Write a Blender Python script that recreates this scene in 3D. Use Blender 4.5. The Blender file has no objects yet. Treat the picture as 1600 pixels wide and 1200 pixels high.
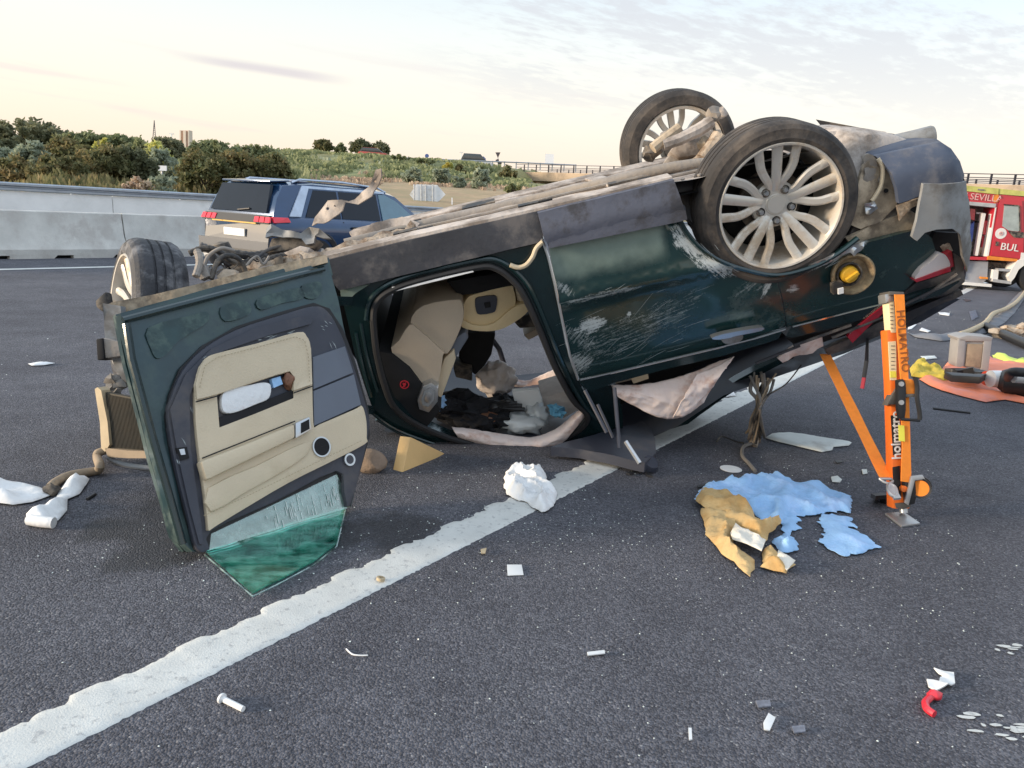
import bpy, bmesh, math, random
from math import radians, sin, cos, pi, atan, tan, sqrt
from mathutils import Vector, Matrix, noise
from mathutils.geometry import delaunay_2d_cdt
random.seed(7)
S = bpy.context.scene
COL = S.collection
V = Vector

# ---------------------------------------------------------------- camera
F, H = 1200.0, 1.25
ROLL = radians(3.5)
PITCH = atan((600 - 329) * cos(ROLL) / F)
_r = V((1, 0, 0)); FW = V((0, cos(PITCH), -sin(PITCH))); _u = V((0, sin(PITCH), cos(PITCH)))
RC = _r * cos(ROLL) + _u * sin(ROLL); UC = _u * cos(ROLL) - _r * sin(ROLL)
EYE = V((0, 0, H))
cam_data = bpy.data.cameras.new('camera'); cam = bpy.data.objects.new('camera', cam_data); COL.objects.link(cam)
cam_data.sensor_width = 36; cam_data.lens = F / 1600 * 36
cam_data.clip_start = 0.05; cam_data.clip_end = 4000
_m = Matrix((RC, UC, -FW)).transposed().to_4x4(); _m.translation = EYE
cam.matrix_world = _m
S.camera = cam

# ---------------------------------------------------------------- sky, sun, exposure
SUN_AZ, SUN_EL = radians(-104), radians(9)          # azimuth from +Y, clockwise
wd = bpy.data.worlds.new('World'); S.world = wd; wd.use_nodes = True
nt = wd.node_tree; nt.nodes.clear()
def N(tree, typ, **kw):
    n = tree.nodes.new(typ)
    for k, v in kw.items():
        if k in n.inputs: n.inputs[k].default_value = v
        else: setattr(n, k, v)
    return n
def math_(tree, op, a, b=None, c=None, clamp=False):
    n = tree.nodes.new('ShaderNodeMath'); n.operation = op; n.use_clamp = clamp
    for i, q in enumerate((a, b, c)):
        if q is None: continue
        if hasattr(q, 'is_output'): tree.links.new(q, n.inputs[i])
        else: n.inputs[i].default_value = q
    return n.outputs[0]
def mixc(tree, fac, a, b, blend='MIX'):
    n = tree.nodes.new('ShaderNodeMix'); n.data_type = 'RGBA'; n.blend_type = blend
    for q, i in ((fac, 0), (a, 6), (b, 7)):
        if hasattr(q, 'is_output'): tree.links.new(q, n.inputs[i])
        elif i == 0: n.inputs[i].default_value = q
        else: n.inputs[i].default_value = (*q[:3], 1)
    return n.outputs[2]
def ramp(tree, fac, stops, interp='LINEAR'):
    n = tree.nodes.new('ShaderNodeValToRGB'); cr = n.color_ramp; cr.interpolation = interp
    while len(cr.elements) < len(stops): cr.elements.new(0.5)
    for e, (p, c) in zip(cr.elements, stops):
        e.position = p; e.color = (*c, 1) if hasattr(c, '__len__') else (c, c, c, 1)
    tree.links.new(fac, n.inputs[0]); return n.outputs[0]
def smooth(tree, x, a, b):
    n = tree.nodes.new('ShaderNodeMapRange'); n.interpolation_type = 'SMOOTHSTEP'
    tree.links.new(x, n.inputs[0]); n.inputs[1].default_value = a; n.inputs[2].default_value = b
    return n.outputs[0]
geo = N(nt, 'ShaderNodeTexCoord'); sep = N(nt, 'ShaderNodeSeparateXYZ'); nt.links.new(geo.outputs['Generated'], sep.inputs[0])
dx, dy, dz = sep.outputs
sky = N(nt, 'ShaderNodeTexSky', sky_type='NISHITA'); sky.sun_disc = False
sky.sun_elevation = SUN_EL; sky.sun_rotation = SUN_AZ; sky.air_density = 1.0; sky.dust_density = 2.0; sky.ozone_density = 1.5
nsk = mixc(nt, 1.0, sky.outputs[0], (0.10, 0.10, 0.10), 'MULTIPLY')
grad = ramp(nt, dz, [(0.0, (.62, .50, .47)), (0.05, (.66, .56, .49)), (0.12, (.67, .63, .57)), (0.20, (.60, .63, .64)), (0.30, (.45, .56, .67)), (0.6, (.54, .65, .80)), (1.0, (.62, .72, .87))])
# warmer towards the sun's side
warm = math_(nt, 'MULTIPLY_ADD', dx, -0.5, 0.5, True)
grad = mixc(nt, math_(nt, 'MULTIPLY', warm, 0.30), grad, (1.0, 0.90, 0.62), 'MULTIPLY')
base = mixc(nt, 0.80, nsk, grad)
# clouds: direction projected on a high sheet
zz = math_(nt, 'ADD', math_(nt, 'MAXIMUM', dz, 0.0), 0.05)
px_ = math_(nt, 'DIVIDE', dx, zz); py_ = math_(nt, 'DIVIDE', dy, zz)
# rotate so that the bands run along the photo's diagonal
ca, sa = cos(radians(38)), sin(radians(38))
cu = math_(nt, 'ADD', math_(nt, 'MULTIPLY', px_, ca), math_(nt, 'MULTIPLY', py_, sa))
cv = math_(nt, 'SUBTRACT', math_(nt, 'MULTIPLY', py_, ca), math_(nt, 'MULTIPLY', px_, sa))
def cl_noise(su, sv, sc, det, rough, off=0.0):
    c = N(nt, 'ShaderNodeCombineXYZ'); nt.links.new(math_(nt, 'MULTIPLY', cu, su), c.inputs[0]); nt.links.new(math_(nt, 'MULTIPLY', cv, sv), c.inputs[1]); c.inputs[2].default_value = off
    t = N(nt, 'ShaderNodeTexNoise'); nt.links.new(c.outputs[0], t.inputs['Vector']); t.inputs['Scale'].default_value = sc; t.inputs['Detail'].default_value = det; t.inputs['Roughness'].default_value = rough
    return t.outputs[0]
big = cl_noise(0.35, 1.0, 0.55, 3, 0.5, 3.1)
fine = cl_noise(0.9, 1.7, 6.0, 6, 0.62, 0.4)
dens = math_(nt, 'ADD', math_(nt, 'MULTIPLY', big, 1.1), math_(nt, 'MULTIPLY', fine, 0.75))
band = smooth(nt, math_(nt, 'ADD', dx, math_(nt, 'MULTIPLY', dz, 0.25)), -0.16, 0.06)
cfac = math_(nt, 'MULTIPLY', smooth(nt, dens, 0.89, 1.10), band)
fadez = smooth(nt, dz, 0.03, 0.25)
cfac = math_(nt, 'MULTIPLY', math_(nt, 'MULTIPLY', cfac, fadez), 0.64)
skyc = mixc(nt, cfac, base, (0.385, 0.39, 0.42))
# thin grey streaks near the horizon
sv_ = N(nt, 'ShaderNodeCombineXYZ')
az = math_(nt, 'ARCTAN2', dx, dy)
nt.links.new(math_(nt, 'MULTIPLY', az, 2.2), sv_.inputs[0])
nt.links.new(math_(nt, 'MULTIPLY', math_(nt, 'ADD', dz, math_(nt, 'MULTIPLY', az, 0.055)), 34.0), sv_.inputs[1])
st = N(nt, 'ShaderNodeTexNoise'); nt.links.new(sv_.outputs[0], st.inputs['Vector']); st.inputs['Scale'].default_value = 1.3; st.inputs['Detail'].default_value = 3
stf = math_(nt, 'MULTIPLY', smooth(nt, st.outputs[0], 0.56, 0.72), math_(nt, 'SUBTRACT', 1.0, smooth(nt, dz, 0.10, 0.22)))
skyc = mixc(nt, math_(nt, 'MULTIPLY', stf, 0.40), skyc, (0.44, 0.38, 0.40))
# one longer dark streak low over the trees
sd = math_(nt, 'ADD', math_(nt, 'SUBTRACT', dz, 0.143), math_(nt, 'MULTIPLY', math_(nt, 'ADD', az, 0.33), 0.045))
sd = math_(nt, 'ADD', sd, math_(nt, 'MULTIPLY', math_(nt, 'SUBTRACT', st.outputs[0], 0.5), 0.012))
s1 = math_(nt, 'SUBTRACT', 1.0, smooth(nt, math_(nt, 'ABSOLUTE', sd), 0.001, 0.008))
s2 = math_(nt, 'SUBTRACT', 1.0, smooth(nt, math_(nt, 'ABSOLUTE', math_(nt, 'ADD', az, 0.315)), 0.03, 0.12))
skyc = mixc(nt, math_(nt, 'MULTIPLY', math_(nt, 'MULTIPLY', s1, s2), 0.6), skyc, (0.36, 0.33, 0.37))
bg = N(nt, 'ShaderNodeBackground'); nt.links.new(skyc, bg.inputs[0]); bg.inputs[1].default_value = 1.0
wo = N(nt, 'ShaderNodeOutputWorld'); nt.links.new(bg.outputs[0], wo.inputs[0])

sl = bpy.data.lights.new('sun', 'SUN'); sl.energy = 2.7; sl.angle = radians(12); sl.color = (1.0, 0.83, 0.63)
so = bpy.data.objects.new('sun', sl); COL.objects.link(so)
sdir = V((sin(SUN_AZ) * cos(SUN_EL), cos(SUN_AZ) * cos(SUN_EL), sin(SUN_EL)))
so.rotation_euler = sdir.to_track_quat('Z', 'Y').to_euler(); so.location = sdir * 60
vs = S.view_settings; vs.view_transform = 'Standard'; vs.look = 'None'; vs.exposure = 0.92; vs.gamma = 1.0; vs.use_curve_mapping = False
S.cycles.max_bounces = 8; S.cycles.transparent_max_bounces = 12; S.cycles.sample_clamp_indirect = 6.0

# ---------------------------------------------------------------- where a ray of the camera meets a real surface
def ray(x, y): return FW + RC * ((x - 800) / F) - UC * ((y - 600) / F)
def gnd(x, y, z=0.0):
    d = ray(x, y); return EYE + d * ((z - H) / d.z)
def at(x, y, dep): return EYE + ray(x, y) * dep
def pln(x, y, P, n):
    d = ray(x, y); return EYE + d * ((P - EYE).dot(n) / d.dot(n))
def proj(P):
    d = P - EYE; z = d.dot(FW); return 800 + F * d.dot(RC) / z, 600 - F * d.dot(UC) / z, z
# road frame: s along the road, t to its left from the near edge line
_d = ray(1660, 382); YAW = math.atan2(_d.x, _d.y)
RU = V((sin(YAW), cos(YAW), 0)); RV = V((-cos(YAW), sin(YAW), 0))
R0 = gnd(516, 933)
def rd(s, t, z=0.0): return R0 + RU * s + RV * t + V((0, 0, z))
def st_(P): d = P - R0; return d.dot(RU), d.dot(RV)
def zt(x, y, t): # height at which the ray meets the vertical plane parallel to the road at t
    return pln(x, y, rd(0, t), RV).z
# wreck frame
P1 = at(1215, 322, 3.5); P2 = at(1057, 232, 5.15)
CB = (P2 - P1).normalized()
_t1 = CB.cross(V((0, 0, 1))).normalized()
if _t1.x < 0: _t1 = -_t1
_t2 = _t1.cross(CB)
if _t2.z < 0: _t2 = -_t2
CA = _t1 * cos(0.286) + _t2 * sin(0.286); CC = CA.cross(CB)
if CC.z < 0: CC = -CC
def W(a, b, c): return P1 + CA * a + CB * b + CC * c
def car2(x, y, b):
    P = pln(x, y, P1 + CB * b, CB) - P1; return P.dot(CA), P.dot(CC)
def bs(c): return .35 * (c + .2) ** 2 if c > -.6 else .056 + (-.6 - c) * .42

# ---------------------------------------------------------------- materials
MATS = {}
def M(name, col, rough=.6, metal=0., var=.18, sc=6., bump=.0, bsc=60., dirt=None, damt=.4, dsc=3., coat=0., spec=.5, detail=5.):
    if name in MATS: return MATS[name]
    m = bpy.data.materials.new(name); m.use_nodes = True; t = m.node_tree; b = t.nodes['Principled BSDF']
    tc = N(t, 'ShaderNodeTexCoord').outputs['Object']
    n1 = N(t, 'ShaderNodeTexNoise'); t.links.new(tc, n1.inputs['Vector']); n1.inputs['Scale'].default_value = sc; n1.inputs['Detail'].default_value = detail; n1.inputs['Roughness'].default_value = .6
    lo = [c * (1 - var) for c in col]; hi = [min(1, c * (1 + var)) for c in col]
    c = ramp(t, n1.outputs[0], [(.3, lo), (.7, hi)])
    rg = rough
    if dirt:
        n2 = N(t, 'ShaderNodeTexNoise'); t.links.new(tc, n2.inputs['Vector']); n2.inputs['Scale'].default_value = dsc; n2.inputs['Detail'].default_value = 8; n2.inputs['Roughness'].default_value = .68
        f = smooth(t, n2.outputs[0], .62 - damt * .45, .72 - damt * .2)
        c = mixc(t, f, c, dirt)
        rr = t.nodes.new('ShaderNodeMapRange'); t.links.new(f, rr.inputs[0]); rr.inputs[3].default_value = rough; rr.inputs[4].default_value = .85
        t.links.new(rr.outputs[0], b.inputs['Roughness'])
    else: b.inputs['Roughness'].default_value = rg
    t.links.new(c, b.inputs['Base Color']); b.inputs['Metallic'].default_value = metal
    b.inputs['Coat Weight'].default_value = coat; b.inputs['Coat Roughness'].default_value = .06; b.inputs['Specular IOR Level'].default_value = spec
    if bump:
        n3 = N(t, 'ShaderNodeTexNoise'); t.links.new(tc, n3.inputs['Vector']); n3.inputs['Scale'].default_value = bsc; n3.inputs['Detail'].default_value = 5
        bp = N(t, 'ShaderNodeBump'); bp.inputs['Strength'].default_value = bump; bp.inputs['Distance'].default_value = .01
        t.links.new(n3.outputs[0], bp.inputs['Height']); t.links.new(bp.outputs[0], b.inputs['Normal'])
    MATS[name] = m; return m

def mat_asphalt():
    m = bpy.data.materials.new('asphalt'); m.use_nodes = True; t = m.node_tree; b = t.nodes['Principled BSDF']
    tc = N(t, 'ShaderNodeTexCoord').outputs['Object']
    def nz(s, d=3, r=.6):
        n = N(t, 'ShaderNodeTexNoise'); t.links.new(tc, n.inputs['Vector']); n.inputs['Scale'].default_value = s; n.inputs['Detail'].default_value = d; n.inputs['Roughness'].default_value = r; return n.outputs[0]
    vo = N(t, 'ShaderNodeTexVoronoi'); t.links.new(tc, vo.inputs['Vector']); vo.inputs['Scale'].default_value = 165
    sepv = N(t, 'ShaderNodeSeparateColor'); t.links.new(vo.outputs['Color'], sepv.inputs[0])
    g = math_(t, 'ADD', math_(t, 'MULTIPLY', sepv.outputs[0], .55), math_(t, 'MULTIPLY', nz(260, 3), .45))
    c = ramp(t, g, [(.10, (.042, .042, .049)), (.5, (.097, .098, .112)), (.9, (.20, .20, .22))])
    # pale chips
    fl = math_(t, 'GREATER_THAN', sepv.outputs[1], .991)
    c = mixc(t, math_(t, 'MULTIPLY', fl, .55), c, (.42, .41, .40))
    big = nz(.55, 4); c = mixc(t, 1.0, c, ramp(t, big, [(.3, (.84, .84, .86)), (.7, (1.12, 1.12, 1.12))]), 'MULTIPLY')
    med = nz(3.2, 7, .68); c = mixc(t, 1.0, c, ramp(t, med, [(.3, (.80, .80, .82)), (.7, (1.16, 1.16, 1.17))]), 'MULTIPLY')
    mp = N(t, 'ShaderNodeMapping'); t.links.new(tc, mp.inputs[0]); mp.inputs['Rotation'].default_value = (0, 0, -(pi / 2 - YAW)); mp.vector_type = 'POINT'
    mq = N(t, 'ShaderNodeMapping'); t.links.new(mp.outputs[0], mq.inputs[0]); mq.inputs['Scale'].default_value = (.10, 1.5, 1)
    tk = N(t, 'ShaderNodeTexNoise'); t.links.new(mq.outputs[0], tk.inputs['Vector']); tk.inputs['Scale'].default_value = 1.0; tk.inputs['Detail'].default_value = 5
    c = mixc(t, 1.0, c, ramp(t, tk.outputs[0], [(.3, (.86, .86, .87)), (.7, (1.12, 1.12, 1.12))]), 'MULTIPLY')
    # fluid stains beside the torn-open door and under the wreck: shape of their own
    wet = None
    for (q, rx) in (((235, 868), .17), ((262, 840), .20), ((180, 826), .14), ((620, 830), .22), ((300, 790), .3), ((545, 835), .14)):
        P = gnd(*q)
        vm = N(t, 'ShaderNodeVectorMath', operation='DISTANCE'); t.links.new(tc, vm.inputs[0]); vm.inputs[1].default_value = P
        d = math_(t, 'ADD', math_(t, 'DIVIDE', vm.outputs['Value'], rx), math_(t, 'MULTIPLY', math_(t, 'SUBTRACT', nz(7, 4), .5), 1.5))
        f = math_(t, 'SUBTRACT', 1.0, smooth(t, d, .55, 1.05))
        wet = f if wet is None else math_(t, 'MAXIMUM', wet, f)
    c = mixc(t, math_(t, 'MULTIPLY', wet, .62), c, (.016, .016, .018))
    t.links.new(c, b.inputs['Base Color'])
    t.links.new(math_(t, 'SUBTRACT', .88, math_(t, 'MULTIPLY', wet, .28)), b.inputs['Roughness'])
    b.inputs['Specular IOR Level'].default_value = .35
    bp = N(t, 'ShaderNodeBump'); bp.inputs['Strength'].default_value = .9; bp.inputs['Distance'].default_value = .006
    t.links.new(math_(t, 'ADD', math_(t, 'MULTIPLY', vo.outputs['Distance'], -1.0), math_(t, 'MULTIPLY', nz(200, 2), .5)), bp.inputs['Height']); t.links.new(bp.outputs[0], b.inputs['Normal'])
    MATS['asphalt'] = m; return m

def mat_leaf(name, c1, c2, c3):
    m = bpy.data.materials.new(name); m.use_nodes = True; t = m.node_tree; t.nodes.clear()
    g = N(t, 'ShaderNodeTexCoord').outputs['Object']
    n = N(t, 'ShaderNodeTexNoise'); t.links.new(g, n.inputs['Vector']); n.inputs['Scale'].default_value = 1.1; n.inputs['Detail'].default_value = 4
    oi = N(t, 'ShaderNodeObjectInfo').outputs['Random']
    wn = N(t, 'ShaderNodeTexNoise'); t.links.new(g, wn.inputs['Vector']); wn.inputs['Scale'].default_value = 9; wn.inputs['Detail'].default_value = 1
    f = math_(t, 'ADD', math_(t, 'MULTIPLY', n.outputs[0], .6), math_(t, 'MULTIPLY', wn.outputs[0], .4))
    f = math_(t, 'ADD', f, math_(t, 'MULTIPLY_ADD', oi, .12, -.06))
    c = ramp(t, f, [(.34, c1), (.5, c2), (.66, c3)])
    d = N(t, 'ShaderNodeBsdfPrincipled'); t.links.new(c, d.inputs['Base Color']); d.inputs['Roughness'].default_value = .6; d.inputs['Specular IOR Level'].default_value = .25
    tr = N(t, 'ShaderNodeBsdfTranslucent'); t.links.new(c, tr.inputs['Color'])
    mx = N(t, 'ShaderNodeMixShader'); mx.inputs[0].default_value = .42; t.links.new(d.outputs[0], mx.inputs[1]); t.links.new(tr.outputs[0], mx.inputs[2])
    o = N(t, 'ShaderNodeOutputMaterial'); t.links.new(mx.outputs[0], o.inputs[0])
    MATS[name] = m; return m

def mat_glass(name, col, rough=.02, alpha=.75, crack=False, haze=.5):
    """tinted sheet: part see-through, part mirror; real pane thickness comes from the mesh"""
    m = bpy.data.materials.new(name); m.use_nodes = True; t = m.node_tree; t.nodes.clear()
    tr = N(t, 'ShaderNodeBsdfTransparent'); tr.inputs[0].default_value = (*col, 1)
    gl = N(t, 'ShaderNodeBsdfGlossy'); gl.inputs['Roughness'].default_value = rough; gl.inputs['Color'].default_value = (.9, .95, .95, 1)
    fr = N(t, 'ShaderNodeFresnel'); fr.inputs[0].default_value = 1.5
    mx = N(t, 'ShaderNodeMixShader'); t.links.new(math_(t, 'MULTIPLY_ADD', fr.outputs[0], .9, 1 - alpha - .2 if alpha < .8 else .02, True), mx.inputs[0]); t.links.new(tr.outputs[0], mx.inputs[1]); t.links.new(gl.outputs[0], mx.inputs[2])
    out = mx.outputs[0]
    if crack:
        tc = N(t, 'ShaderNodeTexCoord').outputs['Object']
        n = N(t, 'ShaderNodeTexNoise'); t.links.new(tc, n.inputs['Vector']); n.inputs['Scale'].default_value = 16; n.inputs['Detail'].default_value = 8; n.inputs['Roughness'].default_value = .7
        mp = N(t, 'ShaderNodeMapping'); t.links.new(tc, mp.inputs[0]); mp.inputs['Scale'].default_value = (4, 14, 8); mp.inputs['Rotation'].default_value = (0, 0, .5)
        n2 = N(t, 'ShaderNodeTexNoise'); t.links.new(mp.outputs[0], n2.inputs['Vector']); n2.inputs['Scale'].default_value = 2.2; n2.inputs['Detail'].default_value = 6
        df = N(t, 'ShaderNodeBsdfPrincipled'); df.inputs['Base Color'].default_value = crack if crack is not True else (.45, .62, .56, 1); df.inputs['Roughness'].default_value = .3
        f = math_(t, 'MULTIPLY', smooth(t, math_(t, 'MULTIPLY', math_(t, 'ADD', n.outputs[0], n2.outputs[0]), .5), .40, .68), haze)
        mm = N(t, 'ShaderNodeMixShader'); t.links.new(f, mm.inputs[0]); t.links.new(out, mm.inputs[1]); t.links.new(df.outputs[0], mm.inputs[2]); out = mm.outputs[0]
    o = N(t, 'ShaderNodeOutputMaterial'); t.links.new(out, o.inputs[0])
    MATS[name] = m; return m

def mat_paint(name, col, dust=True, scuffs=()):
    """old metallic lacquer with dust on the strip near the sill and fine wear"""
    m = bpy.data.materials.new(name); m.use_nodes = True; t = m.node_tree; b = t.nodes['Principled BSDF']
    tc = N(t, 'ShaderNodeTexCoord').outputs['Object']
    def nz(s, d=5, r=.62, mp=None):
        n = N(t, 'ShaderNodeTexNoise'); v = tc
        if mp:
            q = N(t, 'ShaderNodeMapping'); t.links.new(tc, q.inputs[0]); q.inputs['Scale'].default_value = mp; v = q.outputs[0]
        t.links.new(v, n.inputs['Vector']); n.inputs['Scale'].default_value = s; n.inputs['Detail'].default_value = d; n.inputs['Roughness'].default_value = r; return n.outputs[0]
    c = ramp(t, nz(2.5), [(.3, [x * .75 for x in col]), (.7, [x * 1.3 for x in col])])
    rough = .22
    if dust:
        s = N(t, 'ShaderNodeSeparateXYZ'); t.links.new(tc, s.inputs[0])
        # dried mud film: a strip along the lower edge of the door that ends at the arch
        cz = math_(t, 'ADD', s.outputs[2], math_(t, 'MULTIPLY', math_(t, 'SUBTRACT', nz(6), .5), .12))
        cx = math_(t, 'ADD', s.outputs[0], math_(t, 'MULTIPLY', math_(t, 'SUBTRACT', nz(9), .5), .05))
        f = math_(t, 'MULTIPLY', smooth(t, cz, -.16, -.05), math_(t, 'SUBTRACT', 1.0, smooth(t, cx, -.56, -.50)))
        f = math_(t, 'MULTIPLY', f, math_(t, 'ADD', .45, math_(t, 'MULTIPLY', nz(14), .5)))
        f2 = math_(t, 'MULTIPLY', smooth(t, nz(3.5, 8, .7), .56, .75), .35)
        f = math_(t, 'MAXIMUM', f, f2)
        f = math_(t, 'MULTIPLY', f, .72)
        c = mixc(t, f, c, (.36, .46, .40))
        sc = smooth(t, nz(3, 8, .75, (2, 6, 9)), .66, .74)
        c = mixc(t, math_(t, 'MULTIPLY', sc, .35), c, (.42, .46, .46))
        wob = nz(22, 6, .7); spk = nz(130, 3, .6)
        for (a0, c0, ra, rc, th, amt) in scuffs:
            da = math_(t, 'SUBTRACT', s.outputs[0], a0); dc = math_(t, 'SUBTRACT', s.outputs[2], c0)
            u = math_(t, 'ADD', math_(t, 'MULTIPLY', da, cos(th)), math_(t, 'MULTIPLY', dc, sin(th)))
            v = math_(t, 'SUBTRACT', math_(t, 'MULTIPLY', dc, cos(th)), math_(t, 'MULTIPLY', da, sin(th)))
            q = N(t, 'ShaderNodeCombineXYZ'); t.links.new(math_(t, 'MULTIPLY', u, 9), q.inputs[0]); t.links.new(math_(t, 'MULTIPLY', v, 85), q.inputs[1])
            n = N(t, 'ShaderNodeTexNoise'); t.links.new(q.outputs[0], n.inputs['Vector']); n.inputs['Scale'].default_value = 1.0; n.inputs['Detail'].default_value = 6; n.inputs['Roughness'].default_value = .72
            d2 = math_(t, 'ADD', math_(t, 'POWER', math_(t, 'DIVIDE', u, ra), 2.0), math_(t, 'POWER', math_(t, 'DIVIDE', v, rc), 2.0)); d2 = math_(t, 'ADD', d2, math_(t, 'MULTIPLY', math_(t, 'SUBTRACT', wob, .5), 1.6))
            k = math_(t, 'SUBTRACT', 1.0, smooth(t, d2, .0, 1.0))
            g = smooth(t, math_(t, 'ADD', math_(t, 'ADD', math_(t, 'MULTIPLY', n.outputs[0], .75), math_(t, 'MULTIPLY', spk, .25)), math_(t, 'MULTIPLY', k, .07 + .13 * amt)), .565, .70)
            g = math_(t, 'MULTIPLY', math_(t, 'MULTIPLY', g, smooth(t, k, 0, .25)), .35 + .5 * amt)
            c = mixc(t, g, c, (.60, .65, .66)); f = math_(t, 'MAXIMUM', f, g)
        t.links.new(math_(t, 'MULTIPLY_ADD', f, .6, .26, True), b.inputs['Roughness'])
    else: b.inputs['Roughness'].default_value = rough
    t.links.new(c, b.inputs['Base Color']); b.inputs['Metallic'].default_value = .15; b.inputs['Coat Weight'].default_value = .6; b.inputs['Coat Roughness'].default_value = .12
    bp = N(t, 'ShaderNodeBump'); bp.inputs['Strength'].default_value = .12; bp.inputs['Distance'].default_value = .02; t.links.new(nz(5, 3), bp.inputs['Height']); t.links.new(bp.outputs[0], b.inputs['Normal'])
    MATS[name] = m; return m

# ---------------------------------------------------------------- mesh helpers
MW = {}
def nm(name): return name
def tag(o, label=None, cat=None, group=None, kind=None):
    if label: o['label'] = label
    if cat: o['category'] = cat
    if group: o['group'] = group
    if kind: o['kind'] = kind
    return o
def thing(name, label, cat, loc=(0, 0, 0), group=None, mat=None):
    o = bpy.data.objects.new(name, None); COL.objects.link(o); o.empty_display_size = .1
    m = mat if mat is not None else Matrix.Translation(V(loc))
    o.matrix_world = m; MW[o] = m
    return tag(o, label, cat, group)
def catmull(p, n=6, closed=True):
    out = []; k = len(p)
    rng = range(k) if closed else range(k - 1)
    for i in rng:
        g = (lambda j: p[j % k]) if closed else (lambda j: p[max(0, min(k - 1, j))])
        a, b, c, d = [V(g(i + q)) for q in (-1, 0, 1, 2)]
        for j in range(n):
            t = j / n
            out.append(.5 * ((2 * b) + (c - a) * t + (2 * a - 5 * b + 4 * c - d) * t * t + (3 * b - a - 3 * c + d) * t ** 3))
    if not closed: out.append(V(p[-1]))
    return out
class MB:
    def __init__(s): s.v = []; s.f = []; s.mi = []
    def add(s, vs, fs, mi=0):
        o = len(s.v); s.v += [V(q) for q in vs]; s.f += [tuple(i + o for i in f) for f in fs]; s.mi += [mi] * len(fs); return s
    def box(s, c, size, m=None, taper=1.0, mi=0):
        c = V(c); x, y, z = [q / 2 for q in size]; m = m or Matrix.Identity(3)
        vs = [c + m @ V((sx * x * (taper if sz > 0 else 1), sy * y * (taper if sz > 0 else 1), sz * z)) for sz in (-1, 1) for sy in (-1, 1) for sx in (-1, 1)]
        return s.add(vs, [(0, 2, 3, 1), (4, 5, 7, 6), (0, 1, 5, 4), (2, 6, 7, 3), (0, 4, 6, 2), (1, 3, 7, 5)], mi)
    def bar(s, a, b, w, h, up=V((0, 0, 1)), mi=0):
        a, b = V(a), V(b); d = (b - a); l = d.length; d.normalize(); r = d.cross(up)
        if r.length < 1e-4: r = d.cross(V((1, 0, 0)))
        r.normalize(); u = r.cross(d)
        return s.box((a + b) / 2, (w, l, h), Matrix((r, d, u)).transposed(), 1.0, mi)
    def tube(s, pts, r, n=8, caps=True, mi=0, flat=1.0):
        pts = [V(p) for p in pts]; k = len(pts); rings = []; up = None
        for i, p in enumerate(pts):
            d = (pts[min(k - 1, i + 1)] - pts[max(0, i - 1)]).normalized()
            if up is None:
                up = d.orthogonal().normalized() if abs(d.z) > .9 else (V((0, 0, 1)) - d * d.z).normalized()
            up = (up - d * up.dot(d)).normalized(); sd = d.cross(up)
            rr = r[i] if hasattr(r, '__len__') else r
            rings.append([p + (up * cos(2 * pi * j / n) * flat + sd * sin(2 * pi * j / n)) * rr for j in range(n)])
        vs = [q for g in rings for q in g]
        fs = [(i * n + j, i * n + (j + 1) % n, (i + 1) * n + (j + 1) % n, (i + 1) * n + j) for i in range(k - 1) for j in range(n)]
        if caps: fs += [tuple(range(n - 1, -1, -1)), tuple((k - 1) * n + j for j in range(n))]
        return s.add(vs, fs, mi)
    def lathe(s, prof, c, ax, n=32, mi=0, x0=None):
        c, ax = V(c), V(ax).normalized(); e1 = x0 or ax.orthogonal().normalized(); e2 = ax.cross(e1)
        k = len(prof)
        vs = [c + ax * h + (e1 * cos(2 * pi * j / n) + e2 * sin(2 * pi * j / n)) * r for (r, h) in prof for j in range(n)]
        fs = [(i * n + j, i * n + (j + 1) % n, (i + 1) * n + (j + 1) % n, (i + 1) * n + j) for i in range(k - 1) for j in range(n)]
        return s.add(vs, fs, mi)
    def disc(s, c, ax, r, th=.01, n=20, mi=0): return s.lathe([(0.0005, 0), (r, 0), (r, th), (0.0005, th)], c, ax, n, mi)
    def prism(s, pts, d, mi=0):
        pts = [V(p) for p in pts]; n = len(pts); d = V(d)
        return s.add(pts + [p + d for p in pts], [tuple(range(n)), tuple(range(2 * n - 1, n - 1, -1))] + [(i, i + n, (i + 1) % n + n, (i + 1) % n) for i in range(n)], mi)
    def rock(s, c, size, seed=0, sub=2, amp=.35, mi=0, m=None, sc=1.4):
        bm = bmesh.new(); bmesh.ops.create_icosphere(bm, subdivisions=sub, radius=1)
        bm.verts.ensure_lookup_table(); m = m or Matrix.Identity(3)
        vs = []
        for v in bm.verts:
            k = 1 + amp * noise.noise(v.co * sc + V((seed * 7.3, seed * 3.1, seed))); p = v.co * k
            vs.append(V(c) + m @ V((p.x * size[0], p.y * size[1], p.z * size[2])))
        fs = [tuple(l.vert.index for l in f.loops) for f in bm.faces]; bm.free()
        return s.add(vs, fs, mi)
    def loft(s, rings, caps=True, mi=0, closed=True):
        n = len(rings[0]); vs = [q for g in rings for q in g]; k = len(rings)
        fs = [(i * n + j, i * n + (j + 1) % n, (i + 1) * n + (j + 1) % n, (i + 1) * n + j) for i in range(k - 1) for j in range(n if closed else n - 1)]
        if caps: fs += [tuple(range(n - 1, -1, -1)), tuple((k - 1) * n + j for j in range(n))]
        return s.add(vs, fs, mi)
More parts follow.
